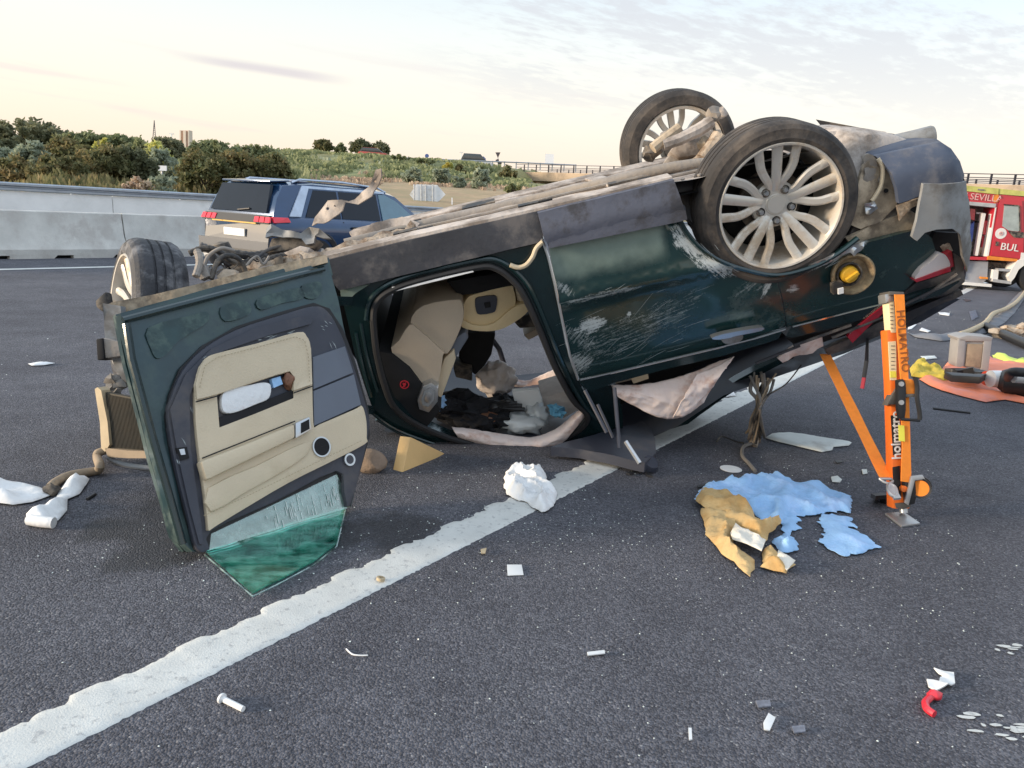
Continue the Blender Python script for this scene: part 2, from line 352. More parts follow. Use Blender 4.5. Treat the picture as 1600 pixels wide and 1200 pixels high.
    def build(s, name, mat, parent=None, smooth_=True, ang=38, bevel=0, loc=None):
        me = bpy.data.meshes.new(name)
        if parent is not None: M0 = MW[parent]
        else:
            if loc is None:
                n = len(s.v); loc = V((sum(v.x for v in s.v) / n, sum(v.y for v in s.v) / n, min(v.z for v in s.v)))
            M0 = Matrix.Translation(V(loc))
        inv = M0.inverted()
        me.from_pydata([inv @ v for v in s.v], [], s.f); me.validate(); me.update()
        bm = bmesh.new(); bm.from_mesh(me); bmesh.ops.recalc_face_normals(bm, faces=bm.faces)
        if bevel:
            es = [e for e in bm.edges if len(e.link_faces) == 2 and e.calc_face_angle(0) > radians(35)]
            try: bmesh.ops.bevel(bm, geom=es, offset=bevel, segments=2, affect='EDGES', profile=.6, clamp_overlap=True)
            except Exception: pass
        bm.to_mesh(me); bm.free()
        mats = mat if isinstance(mat, (list, tuple)) else [mat]
        for q in mats: me.materials.append(q)
        if len(mats) > 1 and not bevel:
            for p, i in zip(me.polygons, s.mi): p.material_index = i
        if smooth_:
            me.polygons.foreach_set('use_smooth', [True] * len(me.polygons)); me.set_sharp_from_angle(angle=radians(ang))
        o = bpy.data.objects.new(name, me); COL.objects.link(o)
        if parent is not None: o.parent = parent; MW[o] = MW[parent]
        else: o.matrix_world = M0; MW[o] = M0
        return o
def inpoly(p, poly):
    x, y = p; c = False; n = len(poly); j = n - 1
    for i in range(n):
        xi, yi = poly[i]; xj, yj = poly[j]
        if (yi > y) != (yj > y) and x < (xj - xi) * (y - yi) / (yj - yi) + xi: c = not c
        j = i
    return c
def edist(p, poly):
    best = 1e9; n = len(poly); px, py = p
    for i in range(n):
        ax, ay = poly[i]; bx, by = poly[(i + 1) % n]; vx, vy = bx - ax, by - ay
        L = vx * vx + vy * vy; k = 0 if L == 0 else max(0, min(1, ((px - ax) * vx + (py - ay) * vy) / L))
        d = (ax + k * vx - px) ** 2 + (ay + k * vy - py) ** 2
        if d < best: best = d
    return sqrt(best)
# surfaces: (image point -> 2D on the surface, 2D -> world)
class CarS:
    def __init__(s, off=0., ext=None): s.off = off; s.ext = ext or (lambda a, c: 0)
    def b(s, a, c): return bs(c) + s.off + s.ext(a, c)
    def to2(s, x, y):
        a = c = 0
        for _ in range(14): a, c = car2(x, y, s.b(a, c))
        return (a, c)
    def to3(s, u): return W(u[0], s.b(*u), u[1])
    n = CB
class PlS:
    def __init__(s, P, n):
        s.P = V(P); s.n = V(n).normalized()
        if s.n.dot(EYE - s.P) > 0: s.n = -s.n          # thickness runs away from the viewer's side
        s.e1 = V((0, 0, 1)).cross(s.n)
        s.e1 = s.e1.normalized() if s.e1.length > .05 else V((1, 0, 0)); s.e2 = s.n.cross(s.e1)
    def to2(s, x, y): d = pln(x, y, s.P, s.n) - s.P; return (d.dot(s.e1), d.dot(s.e2))
    def to3(s, u): return s.P + s.e1 * u[0] + s.e2 * u[1]
class GrS:
    def __init__(s, z=0., h=None): s.z = z; s.h = h or (lambda p: 0); s.n = V((0, 0, -1))
    def to2(s, x, y): p = gnd(x, y, s.z); return (p.x, p.y)
    def to3(s, u): return V((u[0], u[1], s.z + s.h(u)))
def sheet(mb, poly, surf, th=.01, grid=.06, holes=(), dent=None, fall=.0, thd=None):
    """fill a 2D outline with a triangulated grid on a curved surface and give it thickness"""
    P = [tuple(p) for p in poly]; allv = []; edges = []
    def addloop(lp):
        o = len(allv); k = 0
        for i in range(len(lp)):
            a, b = lp[i], lp[(i + 1) % len(lp)]
            n = max(1, int(math.hypot(b[0] - a[0], b[1] - a[1]) / grid))
            for j in range(n): allv.append((a[0] + (b[0] - a[0]) * j / n, a[1] + (b[1] - a[1]) * j / n)); k += 1
        for i in range(k): edges.append((o + i, o + (i + 1) % k))
    addloop(P)
    for h in holes: addloop(h)
    xs = [p[0] for p in P]; ys = [p[1] for p in P]
    gx = min(xs); row = 0
    while gx < max(xs):
        gy = min(ys) + (row % 2) * grid / 2
        while gy < max(ys):
            q = (gx + random.uniform(-.15, .15) * grid, gy + random.uniform(-.15, .15) * grid)
            if inpoly(q, P) and edist(q, P) > grid * .45 and not any(inpoly(q, h) or edist(q, h) < grid * .45 for h in holes): allv.append(q)
            gy += grid
        gx += grid * .87; row += 1
    r = delaunay_2d_cdt([V(q) for q in allv], edges, [], 0, 1e-6)
    vs2 = [tuple(q) for q in r[0]]; tris = []
    for f in r[2]:
        cx = sum(vs2[i][0] for i in f) / 3; cy = sum(vs2[i][1] for i in f) / 3
        if inpoly((cx, cy), P) and not any(inpoly((cx, cy), h) for h in holes): tris.append(tuple(f))
    d = thd if thd is not None else surf.n
    top = []
    for q in vs2:
        p = surf.to3(q)
        if dent: 
            k = 1.0 if not fall else min(1, edist(q, P) / fall)
            p = p - d * (dent(q) * k)
        top.append(p)
    cnt = {}
    for f in tris:
        for i in range(3):
            e = (f[i], f[(i + 1) % 3]); cnt[tuple(sorted(e))] = cnt.get(tuple(sorted(e)), 0) + 1
    n = len(top); fs = list(tris)
    if th:
        fs += [tuple(i + n for i in reversed(f)) for f in tris]
        for f in tris:
            for i in range(3):
                a, b = f[i], f[(i + 1) % 3]
                if cnt[tuple(sorted((a, b)))] == 1: fs.append((b, a, a + n, b + n))
        top = top + [p + d * th for p in top]
    return mb.add(top, fs)
def ndent(amp, sc, seed=0., ridge=False):
    def f(q):
        k = noise.noise(V((q[0] * sc, q[1] * sc, seed))) + .5 * noise.noise(V((q[0] * sc * 2.3, q[1] * sc * 2.3, seed + 5)))
        return amp * ((1 - abs(k) * 2) if ridge else k)
    return f
def jagged(poly, step, amp, seed=0):
    out = []; n = len(poly)
    for i in range(n):
        a, b = V(poly[i]), V(poly[(i + 1) % n]); k = max(1, int((b - a).length / step)); d = (b - a); nn = V((-d.y, d.x)).normalized() if d.length else V((0, 0))
        for j in range(k):
            p = a + d * (j / k); out.append(tuple(p + nn * amp * noise.noise(V((p.x / step * .7, p.y / step * .7, seed + 2.5))) * 2))
    return out
def panel(name, px, surf, mat, parent, th=.012, grid=.07, sm=0, dent=None, holes=(), jag=None, thd=None, bevel=0, ang=38, fall=0.):
    if sm: px = catmull(px, sm)
    poly = [surf.to2(p[0], p[1]) for p in px]
    hs = []
    for h in holes:
        if sm: h = catmull(h, sm)
        hs.append([surf.to2(p[0], p[1]) for p in h])
    if jag: poly = jagged(poly, *jag)
    mb = MB(); sheet(mb, poly, surf, th, grid, hs, dent, fall, thd)
    return mb.build(name, mat, parent, ang=ang, bevel=bevel)
def text(name, s, mat, parent, M4, size, ext=.002, align='CENTER', bold=0.):
    cu = bpy.data.curves.new(name, 'FONT'); cu.body = s; cu.size = size; cu.extrude = ext; cu.align_x = align; cu.align_y = 'CENTER'; cu.resolution_u = 3; cu.offset = bold
    o = bpy.data.objects.new(name, cu); COL.objects.link(o)
    me = bpy.data.meshes.new_from_object(o.evaluated_get(bpy.context.evaluated_depsgraph_get()))
    bpy.data.objects.remove(o); me.name = name
    me.transform(MW[parent].inverted() @ M4); me.materials.clear(); me.materials.append(mat)
    o = bpy.data.objects.new(name, me); COL.objects.link(o); o.parent = parent; MW[o] = MW[parent]; return o
def frame(P, x, y):
    x = V(x).normalized(); z = x.cross(V(y)).normalized(); y = z.cross(x)
    m = Matrix((x, y, z)).transposed().to_4x4(); m.translation = V(P); return m
def dup(root, name=None, mat=None, label=None, group=None):
    r = root.copy(); COL.objects.link(r)
    if mat is not None: r.matrix_world = mat; MW[r] = mat
    if label: r['label'] = label
    if group: r['group'] = group
    for ch in list(root.children):
        c = ch.copy(); COL.objects.link(c); c.parent = r; MW[c] = MW[r]
        for g in list(ch.children):
            d = g.copy(); COL.objects.link(d); d.parent = c; MW[d] = MW[r]
    return r
# ================================================================ materials used by the setting
mat_asphalt()
M('line_paint', (.62, .62, .59), .75, var=.09, sc=7, bump=.25, bsc=200, dirt=(.40, .40, .395), damt=.2, dsc=34)
M('concrete', (.63, .615, .57), .9, var=.12, sc=3, bump=.4, bsc=50, dirt=(.52, .49, .45), damt=.4, dsc=2.2)
M('pale_concrete', (.84, .84, .82), .85, var=.08, sc=1.5, bump=.2, bsc=30, dirt=(.76, .76, .74), damt=.2, dsc=1.1)
M('galvanised', (.36, .40, .45), .45, metal=.5, var=.12, sc=4)
M('dry_soil', (.42, .29, .17), 1, var=.25, sc=.5, bump=.4, bsc=6, dirt=(.33, .25, .13), damt=.5, dsc=.35)
M('bank_grass', (.24, .245, .11), 1, var=.35, sc=.4, dirt=(.30, .26, .11), damt=.45, dsc=.18)
M('verge_soil', (.19, .15, .085), 1, var=.3, sc=.8, dirt=(.10, .11, .04), damt=.6, dsc=.5)
M('black_void', (.006, .006, .007), .9, var=.1)
M('bridge_concrete', (.47, .36, .26), .85, var=.08, sc=.6, dirt=(.36, .28, .21), damt=.3, dsc=.7)
M('paving_stone', (.30, .29, .28), .95, var=.12, sc=2.5, bump=.5, bsc=8)
M('dark_steel', (.045, .045, .06), .5, metal=.4, var=.2)
mat_leaf('leaf_olive', (0.187, 0.217, 0.156), (0.336, 0.381, 0.278), (0.475, 0.519, 0.405))
mat_leaf('leaf_brown', (.085, .10, .042), (.185, .18, .085), (.34, .25, .125))
mat_leaf('leaf_green', (0.135, 0.159, 0.083), (0.265, 0.294, 0.152), (0.407, 0.412, 0.228))
mat_leaf('leaf_dark', (0.093, 0.106, 0.061), (0.188, 0.198, 0.114), (0.292, 0.285, 0.175))
mat_leaf('leaf_yellow', (0.515, 0.429, 0.111), (0.6, 0.6, 0.183), (0.6, 0.6, 0.281))
mat_leaf('leaf_red', (0.262, 0.205, 0.146), (0.522, 0.384, 0.284), (0.6, 0.538, 0.397))
M('bark', (.07, .05, .035), .95, var=.3, sc=5, bump=.6, bsc=20)

# ================================================================ ground
def strip(name, s0, s1, t0, t1, z, mat, ns=1):
    mb = MB()
    for i in range(ns):
        a, b = s0 + (s1 - s0) * i / ns, s0 + (s1 - s0) * (i + 1) / ns
        mb.add([rd(a, t0, z), rd(b, t0, z), rd(b, t1, z), rd(a, t1, z)], [(0, 1, 2, 3)])
    o = mb.build(name, mat, None, smooth_=False, loc=(0, 0, 0)); tag(o, kind='structure'); return o
g = MB(); g.add([V((-900, -300, -.06)), V((900, -300, -.06)), V((900, 1500, -.06)), V((-900, 1500, -.06))], [(0, 1, 2, 3)])
tag(g.build('ground', MATS['verge_soil'], None, loc=(0, 0, 0)), kind='structure')
strip('road', -25, 230, -9, 12.9, 0, MATS['asphalt'])
strip('road', -25, 230, 12.9, 20.6, .004, MATS['asphalt'])

def smst(x, a, b):
    k = max(0, min(1, (x - a) / (b - a))); return k * k * (3 - 2 * k)
def lin(x, pts):
    if x <= pts[0][0]: return pts[0][1]
    for (a, u), (b, v) in zip(pts, pts[1:]):
        if x <= b: return u + (v - u) * (x - a) / (b - a)
    return pts[-1][1]
def ter(x, y):
    s, t = st_(V((x, y, 0)))
    prof = lin(y, [(0, .5), (25, .6), (40, 1.0), (55, 1.9), (68, 2.8), (82, 3.5), (99, 6.6), (108, 6.9), (160, 7.2), (300, 9), (500, 12)])
    prof = prof + .25 * noise.noise(V((x * .06, y * .06, 2))) * smst(y, 30, 60)
    far = smst(y, 78, 96)
    e = smst(t, 21.5 + far * 32, 29 + far * 33)
    return -.05 + (prof + .05) * e
tb = MB(); xs = [-190 + i * 2.4 for i in range(105)]; ys = [18 + 1.9 * j for j in range(60)] + [134 + 14 * j for j in range(24)]
vs_ = []; fs_ = []
for j, y in enumerate(ys):
    for i, x in enumerate(xs): vs_.append(V((x, y, ter(x, y))))
for j in range(len(ys) - 1):
    for i in range(len(xs) - 1):
        a = j * len(xs) + i
        c = (vs_[a] + vs_[a + len(xs) + 1]) / 2
        if st_(c)[1] > 20.6: fs_.append((a, a + 1, a + len(xs) + 1, a + len(xs)))
tb.add(vs_, fs_)
ob = tb.build('terrain', [MATS['dry_soil'], MATS['bank_grass']], None, loc=(0, 0, 0), ang=180); tag(ob, kind='structure')
for p in ob.data.polygons:
    c = p.center
    k = 79 + 4 * noise.noise(V((c.x * .07, c.y * .07, 9)))
    p.material_index = 1 if (c.y > k or c.x < -26 + 6 * noise.noise(V((c.y * .1, 1, 1)))) else 0

# ================================================================ painted lines: raised, ragged thermoplastic
def edge_line(name, s0, s1, t0, wid, period, z0=.004, fine=.012):
    pts_hi = []; pts_lo = []; s = s0; i = 0
    while s < s1:
        ph = ((s - s0) / period) % 1.0
        bump_ = .020 * (1 - smst(ph, .30, .42)) * smst(ph, 0, .05)
        j = .014 * noise.noise(V((s * 21, 3, 1))) + .008 * noise.noise(V((s * 63, 1, 7)))
        pts_hi.append((s, t0 + wid / 2 + bump_ + j * (1.2 if ph > .36 else .3)))
        j2 = .006 * noise.noise(V((s * 24, 8, 4))) + .008 * noise.noise(V((s * 70, 5, 2)))
        pts_lo.append((s, t0 - wid / 2 + j2)); 
        s += fine if s < 8 else (.05 if s < 16 else .5)
    mb = MB(); rows = []; NR = 6
    for (a, b) in zip(pts_hi, pts_lo):
        ph = ((a[0] - s0) / period) % 1.0
        bz = .0016 * (1 - smst(ph, .25, .40)) * smst(ph, 0, .06)
        row = [rd(b[0], b[1], 0)]
        for k in range(NR + 1):
            f = k / NR; t = b[1] + (a[1] - b[1]) * (.03 + .94 * f)
            row.append(rd(a[0], t, z0 - .0015 + bz * smst(f, .0, .6) + .0004 * noise.noise(V((a[0] * 14, t * 14, 0)))))
        row.append(rd(a[0], a[1], 0)); rows.append(row)
    mb.loft(rows, caps=False, closed=False)
    return tag(mb.build(name, MATS['line_paint'], None, loc=(0, 0, 0), ang=60), kind='structure')
edge_line('edge_line', -2.2, 60, 0.0, .165, .285)
s_f, t_f = st_(gnd(0, 421))
t_f = (t_f + st_(gnd(165, 418))[1]) / 2
strip('lane_line', -20, 120, t_f - .09, t_f + .09, .005, MATS['line_paint'])
for i in range(9):
    strip('lane_dash', -6 + i * 12, -2 + i * 12, t_f / 2 + 1.2, t_f / 2 + 1.34, .005, MATS['line_paint'])
# paint splashes at the right edge of the picture
for k, (q, n_, r_) in enumerate((((1590, 1016), 16, .055), ((1572, 1140), 22, .06))):
    mb = MB(); c0 = gnd(*q)
    for i in range(n_):
        c = c0 + V((random.gauss(.01, r_ * .9), random.gauss(0, r_ * .35), .004 + i * .00005)); rx, ry = random.uniform(.006, .028), random.uniform(.004, .010)
        mb.add([c + V((cos(a * .7) * rx * random.uniform(.7, 1.2), sin(a * .7) * ry * random.uniform(.7, 1.2), 0)) for a in range(9)], [tuple(range(9))])
    tag(mb.build('paint_splash', MATS['line_paint'], None, smooth_=False), kind='structure')

# ================================================================ median barriers
t_b = (st_(gnd(0, 404))[1] + st_(gnd(165, 404))[1]) / 2
zb = zt(0, 328, t_b + .12)
def jersey(s0, L, label):
    root = thing('concrete_barrier', label, 'barrier', rd(s0 + L / 2, t_b + .3, 0), 'concrete barriers in a row along the median')
    prof = [(0, .055), (0, .15), (.13, .36), (.20, zb - .015), (.215, zb), (.385, zb), (.40, zb - .015), (.47, .36), (.60, .15), (.60, .055)]
    mb = MB(); mb.loft([[rd(s, t_b + t, z) for (t, z) in prof] for s in (s0 + .012, s0 + L - .012)])
    # feet between the drainage slots
    n = 5; w = L / n
    for i in range(n):
        mb.prism([rd(s0 + i * w + (.02 if i else .012), t_b + .002, 0), rd(s0 + (i + 1) * w - .30, t_b + .002, 0), rd(s0 + (i + 1) * w - .24, t_b + .002, .0549), rd(s0 + i * w + (.02 if i else .012), t_b + .002, .0549)], RV * .596)
    mb.build('body', MATS['concrete'], root, ang=25)
    for i in range(n):
        vb = MB(); vb.box(rd(s0 + (i + 1) * w - .15, t_b + .18, .0275), (.55, .14, .054), Matrix.Rotation(pi / 2 - YAW, 3, 'Z').to_3x3()); vb.build('slot_shade_block', MATS['black_void'], root)  # black block recessed in each slot, standing in for its shade
    hb = MB()
    for f in (.2, .8): hb.disc(rd(s0 + L * f, t_b + .157, .43), RV, .022, .015, 10)
    hb.build('lifting_socket', MATS['black_void'], root)
    return root
s_j, _ = st_(pln(193, 360, rd(0, t_b + .16), RV))
labs = ['long concrete barrier segment at the left edge beside the far lane', 'concrete barrier segment with its joint above the upturned front wheel, running behind the blue SUV',
        'concrete barrier segment hidden mostly behind the blue SUV and wreck']
for i in range(3): jersey(s_j - 5 + 5 * i, 5, labs[i])
t_w = 19.0
z_w = zt(0, 298, t_w); z_r = zt(0, 283.5, t_w)
s_w, _ = st_(pln(177, 320, rd(0, t_w), RV))
lw = ['smooth pale parapet wall panel behind the concrete barrier at the left', 'smooth pale parapet wall panel from the joint to behind the blue SUV', 'smooth pale parapet wall panel seen past the bonnet of the blue SUV', 'pale parapet wall panel far along the road behind the wreck']
for i in range(4):
    L = 9.0 if i < 3 else 40; s0 = s_w - 9 + 9 * i
    mb = MB(); mb.prism([rd(s0 + .012, t_w, 0), rd(s0 + .012, t_w + .25, 0), rd(s0 + .012, t_w + .2, z_w), rd(s0 + .012, t_w + .03, z_w)], RU * (L - .024))
    tag(mb.build('parapet_wall', MATS['pale_concrete'], None, bevel=.006), lw[i], 'wall', 'pale parapet wall panels')
gr = thing('guard_rail', 'grey steel guard rail running along the pale parapet wall', 'guard rail', rd(s_w, t_w, z_w))
zh = z_r - z_w
mb = MB(); prof = [(0, z_w + .012), (-.055, z_w + zh * .14), (-.055, z_w + zh * .34), (.0, z_w + zh * .46), (0, z_w + zh * .54), (-.055, z_w + zh * .66), (-.055, z_w + zh * .86), (0, z_r), (.012, z_r), (.012, z_w + .012)]
mb.loft([[rd(s, t_w + .02 + a, b) for a, b in prof] for s in (s_w - 14, s_w + 60)]); mb.build('beam', MATS['galvanised'], gr, ang=20)
for i in range(20):
    mb = MB(); mb.box(rd(s_w - 13 + i * 3, t_w + .09, z_w + zh / 2), (.06, .06, zh), Matrix.Rotation(-YAW, 3, 'Z')); mb.build('post', MATS['galvanised'], gr)

# ================================================================ vegetation
def crown(mb, c, rad, n_cl, per, leaf, seed, squash=1.0, low=.15):
    rnd = random.Random(seed)
    cl = []
    for i in range(n_cl):
        for _ in range(20):
            d = V((rnd.gauss(0, 1), rnd.gauss(0, 1), rnd.gauss(0, 1))).normalized()
            if d.z > -.75: break
        k = rnd.uniform(.45, 1.0) ** .6 * (1 + .28 * noise.noise(d * 1.7 + V((seed, 0, 0))))
        cl.append((V((d.x * rad[0] * k, d.y * rad[1] * k, d.z * rad[2] * k)), rnd.uniform(.16, .34) * min(rad)))
    for (p, r) in cl:
        for j in range(per):
            q = c + p + V((rnd.gauss(0, .55), rnd.gauss(0, .55), rnd.gauss(0, .5))) * r
            if q.z < low: q.z = low + rnd.uniform(0, .3)
            n = V((rnd.gauss(0, 1), rnd.gauss(0, 1), rnd.gauss(.4, 1))).normalized(); e = n.orthogonal().normalized(); f = n.cross(e)
            a = rnd.uniform(0, 6.28); e, f = e * cos(a) + f * sin(a), f * cos(a) - e * sin(a)
            l = leaf * rnd.uniform(.6, 1.4); w = l * .5
            mb.add([q - e * l, q + f * w, q + e * l, q - f * w], [(0, 1, 2, 3)])
def tree(px, ytop, wpx, dep, mat, label, kind='bush', seed=1, group=None, dens=1.0, xoff=0, leafk=1.0, base=None):
    P = at(px, 300, dep); x, y = P.x, P.y; z0 = ter(x, y) if base is None else base
    ztop = at(px, ytop, dep).z
    h = max(.6, ztop - z0); w = wpx / F * dep
    nm_ = {'bush': 'bush', 'tree': 'tree'}[kind]
    root = thing(nm_, label, nm_, (x, y, z0), group)
    ppm = F / dep * .64
    leaf = max(.045, min(.22, 2.3 / ppm)) * leafk
    mb = MB()
    if kind == 'bush':
        rad = V((w / 2, w / 2 * .8, h * .56)); c = V((x, y, z0 + h * .46)); trunk_h = h * .35
    else:
        rad = V((w / 2, w / 2 * .85, h * .40)); c = V((x, y, z0 + h * .62)); trunk_h = h * .5
    area = w * h; n_cl = int(max(14, min(85, area * 9 * dens))); per = int(max(16, min(60, 62 * dens)))
    crown(mb, c, rad * .86, n_cl, per, leaf, seed, low=z0 + .05)
    mb.build('crown', MATS[mat], root, smooth_=False)
    rnd = random.Random(seed + 50); tk = MB(); r = max(.05, w * .022)
    tk.tube([V((x, y, z0 - .2)), V((x + rnd.uniform(-.05, .05) * w, y, z0 + trunk_h * .6)), V((x + rnd.uniform(-.06, .06) * w, y, z0 + trunk_h * 1.3))], [r * 1.3, r, r * .6], 7)
    for i in range(5):
        a = rnd.uniform(0, 6.28); tk.tube([V((x, y, z0 + trunk_h * (.4 + .1 * i))), V((x + cos(a) * w * .17, y + sin(a) * w * .17, z0 + trunk_h * (.9 + .12 * i))), V((x + cos(a) * w * .33, y + sin(a) * w * .33, z0 + trunk_h * (1.2 + .18 * i)))], [r * .6, r * .4, r * .15], 5)
    tk.build('trunk', MATS['bark'], root)
    return root
veg = [
 # px, ytop, width, depth, leaf, label, kind
 (52, 190, 150, 66, 'leaf_dark', 'tall dark round-topped tree, highest on the left skyline', 'tree'),
 (-20, 211, 130, 60, 'leaf_dark', 'dark tree cut by the left edge behind the olive bush', 'tree'),
 (8, 228, 84, 44, 'leaf_olive', 'grey-green olive tree at the left edge below the tall dark tree', 'bush'),
 (50, 219, 64, 42, 'leaf_olive', 'grey-green rounded olive tree left of the brownish bush', 'bush'),
 (100, 214, 76, 46, 'leaf_brown', 'olive-brown bush right of the rounded grey-green tree', 'bush'),
 (138, 208, 90, 64, 'leaf_green', 'mid green tree on the skyline right of the tall dark tree', 'tree'),
 (20, 246, 100, 34, 'leaf_brown', 'low brown-green bush just over the guard rail at far left', 'bush'),
 (90, 243, 105, 33, 'leaf_brown', 'wide brown-green bush just over the guard rail, left of the dense dark one', 'bush'),
 (158, 222, 118, 35, 'leaf_brown', 'large russet-tinged bush over the guard rail under the yellow patch', 'bush'),
 (205, 228, 86, 36, 'leaf_dark', 'dense dark bush left of the small white sign', 'bush'),
 (158, 209, 30, 48, 'leaf_yellow', 'small yellowing shrub low on the skyline, left of the big yellow one', 'bush'),
 (192, 212, 92, 68, 'leaf_green', 'broad green tree on the skyline left of the mast', 'tree'),
 (222, 219, 50, 52, 'leaf_green', 'light green shrub at the foot of the yellow tree', 'bush'),
 (250, 212, 42, 50, 'leaf_yellow', 'bright yellow shrub left of the brick tower', 'bush'),
 (252, 232, 66, 42, 'leaf_olive', 'pale grey-green olive tree below the bright yellow shrub', 'bush'),
 (264, 218, 60, 72, 'leaf_dark', 'dark tree on the skyline just left of the brick tower', 'tree'),
 (335, 222, 90, 74, 'leaf_green', 'green tree on the skyline right of the brick tower', 'tree'),
 (400, 229, 110, 78, 'leaf_green', 'low green tree on the skyline behind the end of the ramp rail', 'tree'),
 (318, 232, 92, 33, 'leaf_brown', 'large brown-green bush right of the small white sign', 'bush'),
 (372, 232, 92, 34, 'leaf_brown', 'large brown-green bush behind the roof of the blue SUV', 'bush'),
 (424, 238, 84, 35, 'leaf_brown', 'brown-green bush at the right end of the row above the blue SUV', 'bush'),
 (215, 274, 55, 29, 'leaf_red', 'low reddish dry bush just over the guard rail under the white sign', 'bush'),
 (252, 270, 60, 30, 'leaf_olive', 'low grey-green bush over the guard rail right of the reddish one', 'bush'),
 # ramp skyline
 (505, 218, 26, 112, 'leaf_brown', 'thin bare-looking tree on the ramp skyline, leftmost of its cluster', 'tree'),
 (532, 227, 22, 112, 'leaf_green', 'small low tree on the ramp skyline between the thin one and the big pair', 'bush'),
 (562, 219, 34, 110, 'leaf_dark', 'dark round tree on the ramp skyline left of the red car', 'tree'),
 (592, 223, 30, 110, 'leaf_dark', 'dark round tree on the ramp skyline behind the red car', 'tree'),
 # olives on the dry field
 (645, 264, 34, 74, 'leaf_olive', 'small olive tree behind the left point of the arrow sign', 'bush'),
 (688, 264, 34, 72, 'leaf_olive', 'small olive tree right above the arrow sign', 'bush'),
 (716, 276, 24, 68, 'leaf_olive', 'small olive tree right of the arrow sign on the dry field', 'bush'),
 (750, 266, 34, 70, 'leaf_olive', 'olive tree standing in the middle of the dry field', 'bush'),
 (802, 286, 26, 62, 'leaf_green', 'round green bush at the foot of the stone slope', 'bush'),
 (698, 253, 18, 92, 'leaf_yellow', 'small yellow-green shrub on the grassy bank below the blue road sign', 'bush'),
 (718, 254, 20, 92, 'leaf_brown', 'brown rounded shrub on the grassy bank right of the yellow-green one', 'bush'),
 (790, 260, 44, 94, 'leaf_brown', 'brown-green shrub on the bank beside the stone slope', 'bush'),
 (625, 252, 40, 96, 'leaf_green', 'green shrub on the bank under the red car', 'bush'),
 (662, 256, 36, 94, 'leaf_green', 'green shrub on the bank left of the yellow-green one', 'bush'),
 (750, 258, 40, 96, 'leaf_green', 'green shrub on the bank below the pale parked van', 'bush'),
]
for i, a in enumerate(veg):
    tree(*a[:6], kind=a[6], seed=11 + i * 3, group='trees and bushes beyond the road', dens=1.0 if a[3] > 60 else 1.25)
# scrub that closes the gaps at the foot of the bushes, and grass on the bank: nobody could count it
def scrub(name, n, reg, mat, lf, hgt, seed):
    rnd = random.Random(seed); mb = MB()
    for i in range(n):
        px, dep = rnd.uniform(*reg[0]), rnd.uniform(*reg[1]); P = at(px, 300, dep)
        if st_(P)[1] < 22: continue
        if noise.noise(V((P.x * .25, P.y * .12, seed))) < reg[2]: continue
        z = ter(P.x, P.y); k = rnd.uniform(.5, 1.2) * (1 + .8 * noise.noise(V((P.x * .3, P.y * .3, 4))))
        for j in range(3):
            a = rnd.uniform(0, 3.14); e = V((cos(a), sin(a), 0)) * lf * k; up = V((rnd.uniform(-.3, .3), rnd.uniform(-.3, .3), 1)) * hgt * k; o = V((P.x + rnd.gauss(0, lf), P.y + rnd.gauss(0, lf), z))
            mb.add([o - e * .5, o + e * .5, o + e * .15 + up, o - e * .3 + up * .8], [(0, 1, 2, 3)])
    return tag(mb.build(name, MATS[mat], None, smooth_=False, loc=(0, 0, 0)), kind='stuff')
scrub('undergrowth', 3000, ((-120, 480), (27, 46), -.2), 'leaf_brown', .22, .62, 3)
scrub('undergrowth', 2200, ((-120, 480), (46, 72), -.5), 'leaf_green', .4, 1.0, 4)
scrub('grass', 3000, ((380, 900), (80, 103), -.2), 'leaf_green', .5, .38, 5)
scrub('grass', 400, ((380, 900), (83, 101), .1), 'leaf_olive', .3, .3, 8)
scrub('dry_grass', 1500, ((440, 900), (60, 84), .05), 'leaf_red', .35, .3, 6)
scrub('treeline', 1800, ((300, 900), (150, 260), -.6), 'leaf_green', 1.8, 1.6, 7)

# ================================================================ bridge, ramp, signs
BD = V((-.824, .566, 0)); BP = V((48.8, 77, 0))           # along the deck, from right to left
def br(k, z, o=0): return BP + BD * k + V((0, 0, z)) + RU * o
zd = at(1560, 292, 78).z; zd = 6.6
bridge = thing('road_bridge', 'pale concrete road bridge with dark railing crossing behind the wreck', 'bridge', br(24, 0))
mb = MB(); mb.prism([br(-45, zd - 1.15), br(-45, zd - .35), br(-45, zd), br(-45, zd, 9), br(-45, zd - .35, 9), br(-45, zd - 1.15, 8.2), br(-45, zd - 1.15, .8)], BD * 106); mb.build('deck', MATS['bridge_concrete'], bridge, smooth_=False)
mb = MB(); mb.prism([br(56, -.1, .5), br(68, -.1, .5), br(68, zd - 1.2, .5), br(57, zd - 1.2, .5)], RU * 8); mb.build('abutment', MATS['bridge_concrete'], bridge, smooth_=False)
for k in (4, 28, 52.5):
    for o_ in (2.2, 6.4):
        mb = MB(); mb.lathe([(.01, -.1), (.45, -.1), (.45, zd - 1.16), (.01, zd - 1.16)], br(k, 0, o_), (0, 0, 1), 14); mb.build('pier', MATS['dark_steel'], bridge)
for o_ in (.18, 8.8):
    for z_ in (.28, .62, .98):
        mb = MB(); mb.bar(br(-45, zd + z_, o_), br(61, zd + z_, o_), .09, .08); mb.build('rail', MATS['dark_steel'], bridge)
    pm = None
    for k in range(53):
        c = br(-44.5 + k * 2, zd + .5, o_); mb = MB()
        mb.box(c, (.16, .16, 1.0)); mb.build('post', MATS['dark_steel'], bridge, smooth_=False)
mb = MB()
cone = [br(68, zd - .6, -.5), br(58, zd - .9, -.6), br(52, -.02, -.8), br(53, -.02, -9), br(62, -.02, -13), br(73, zd - 2.4, -9)]
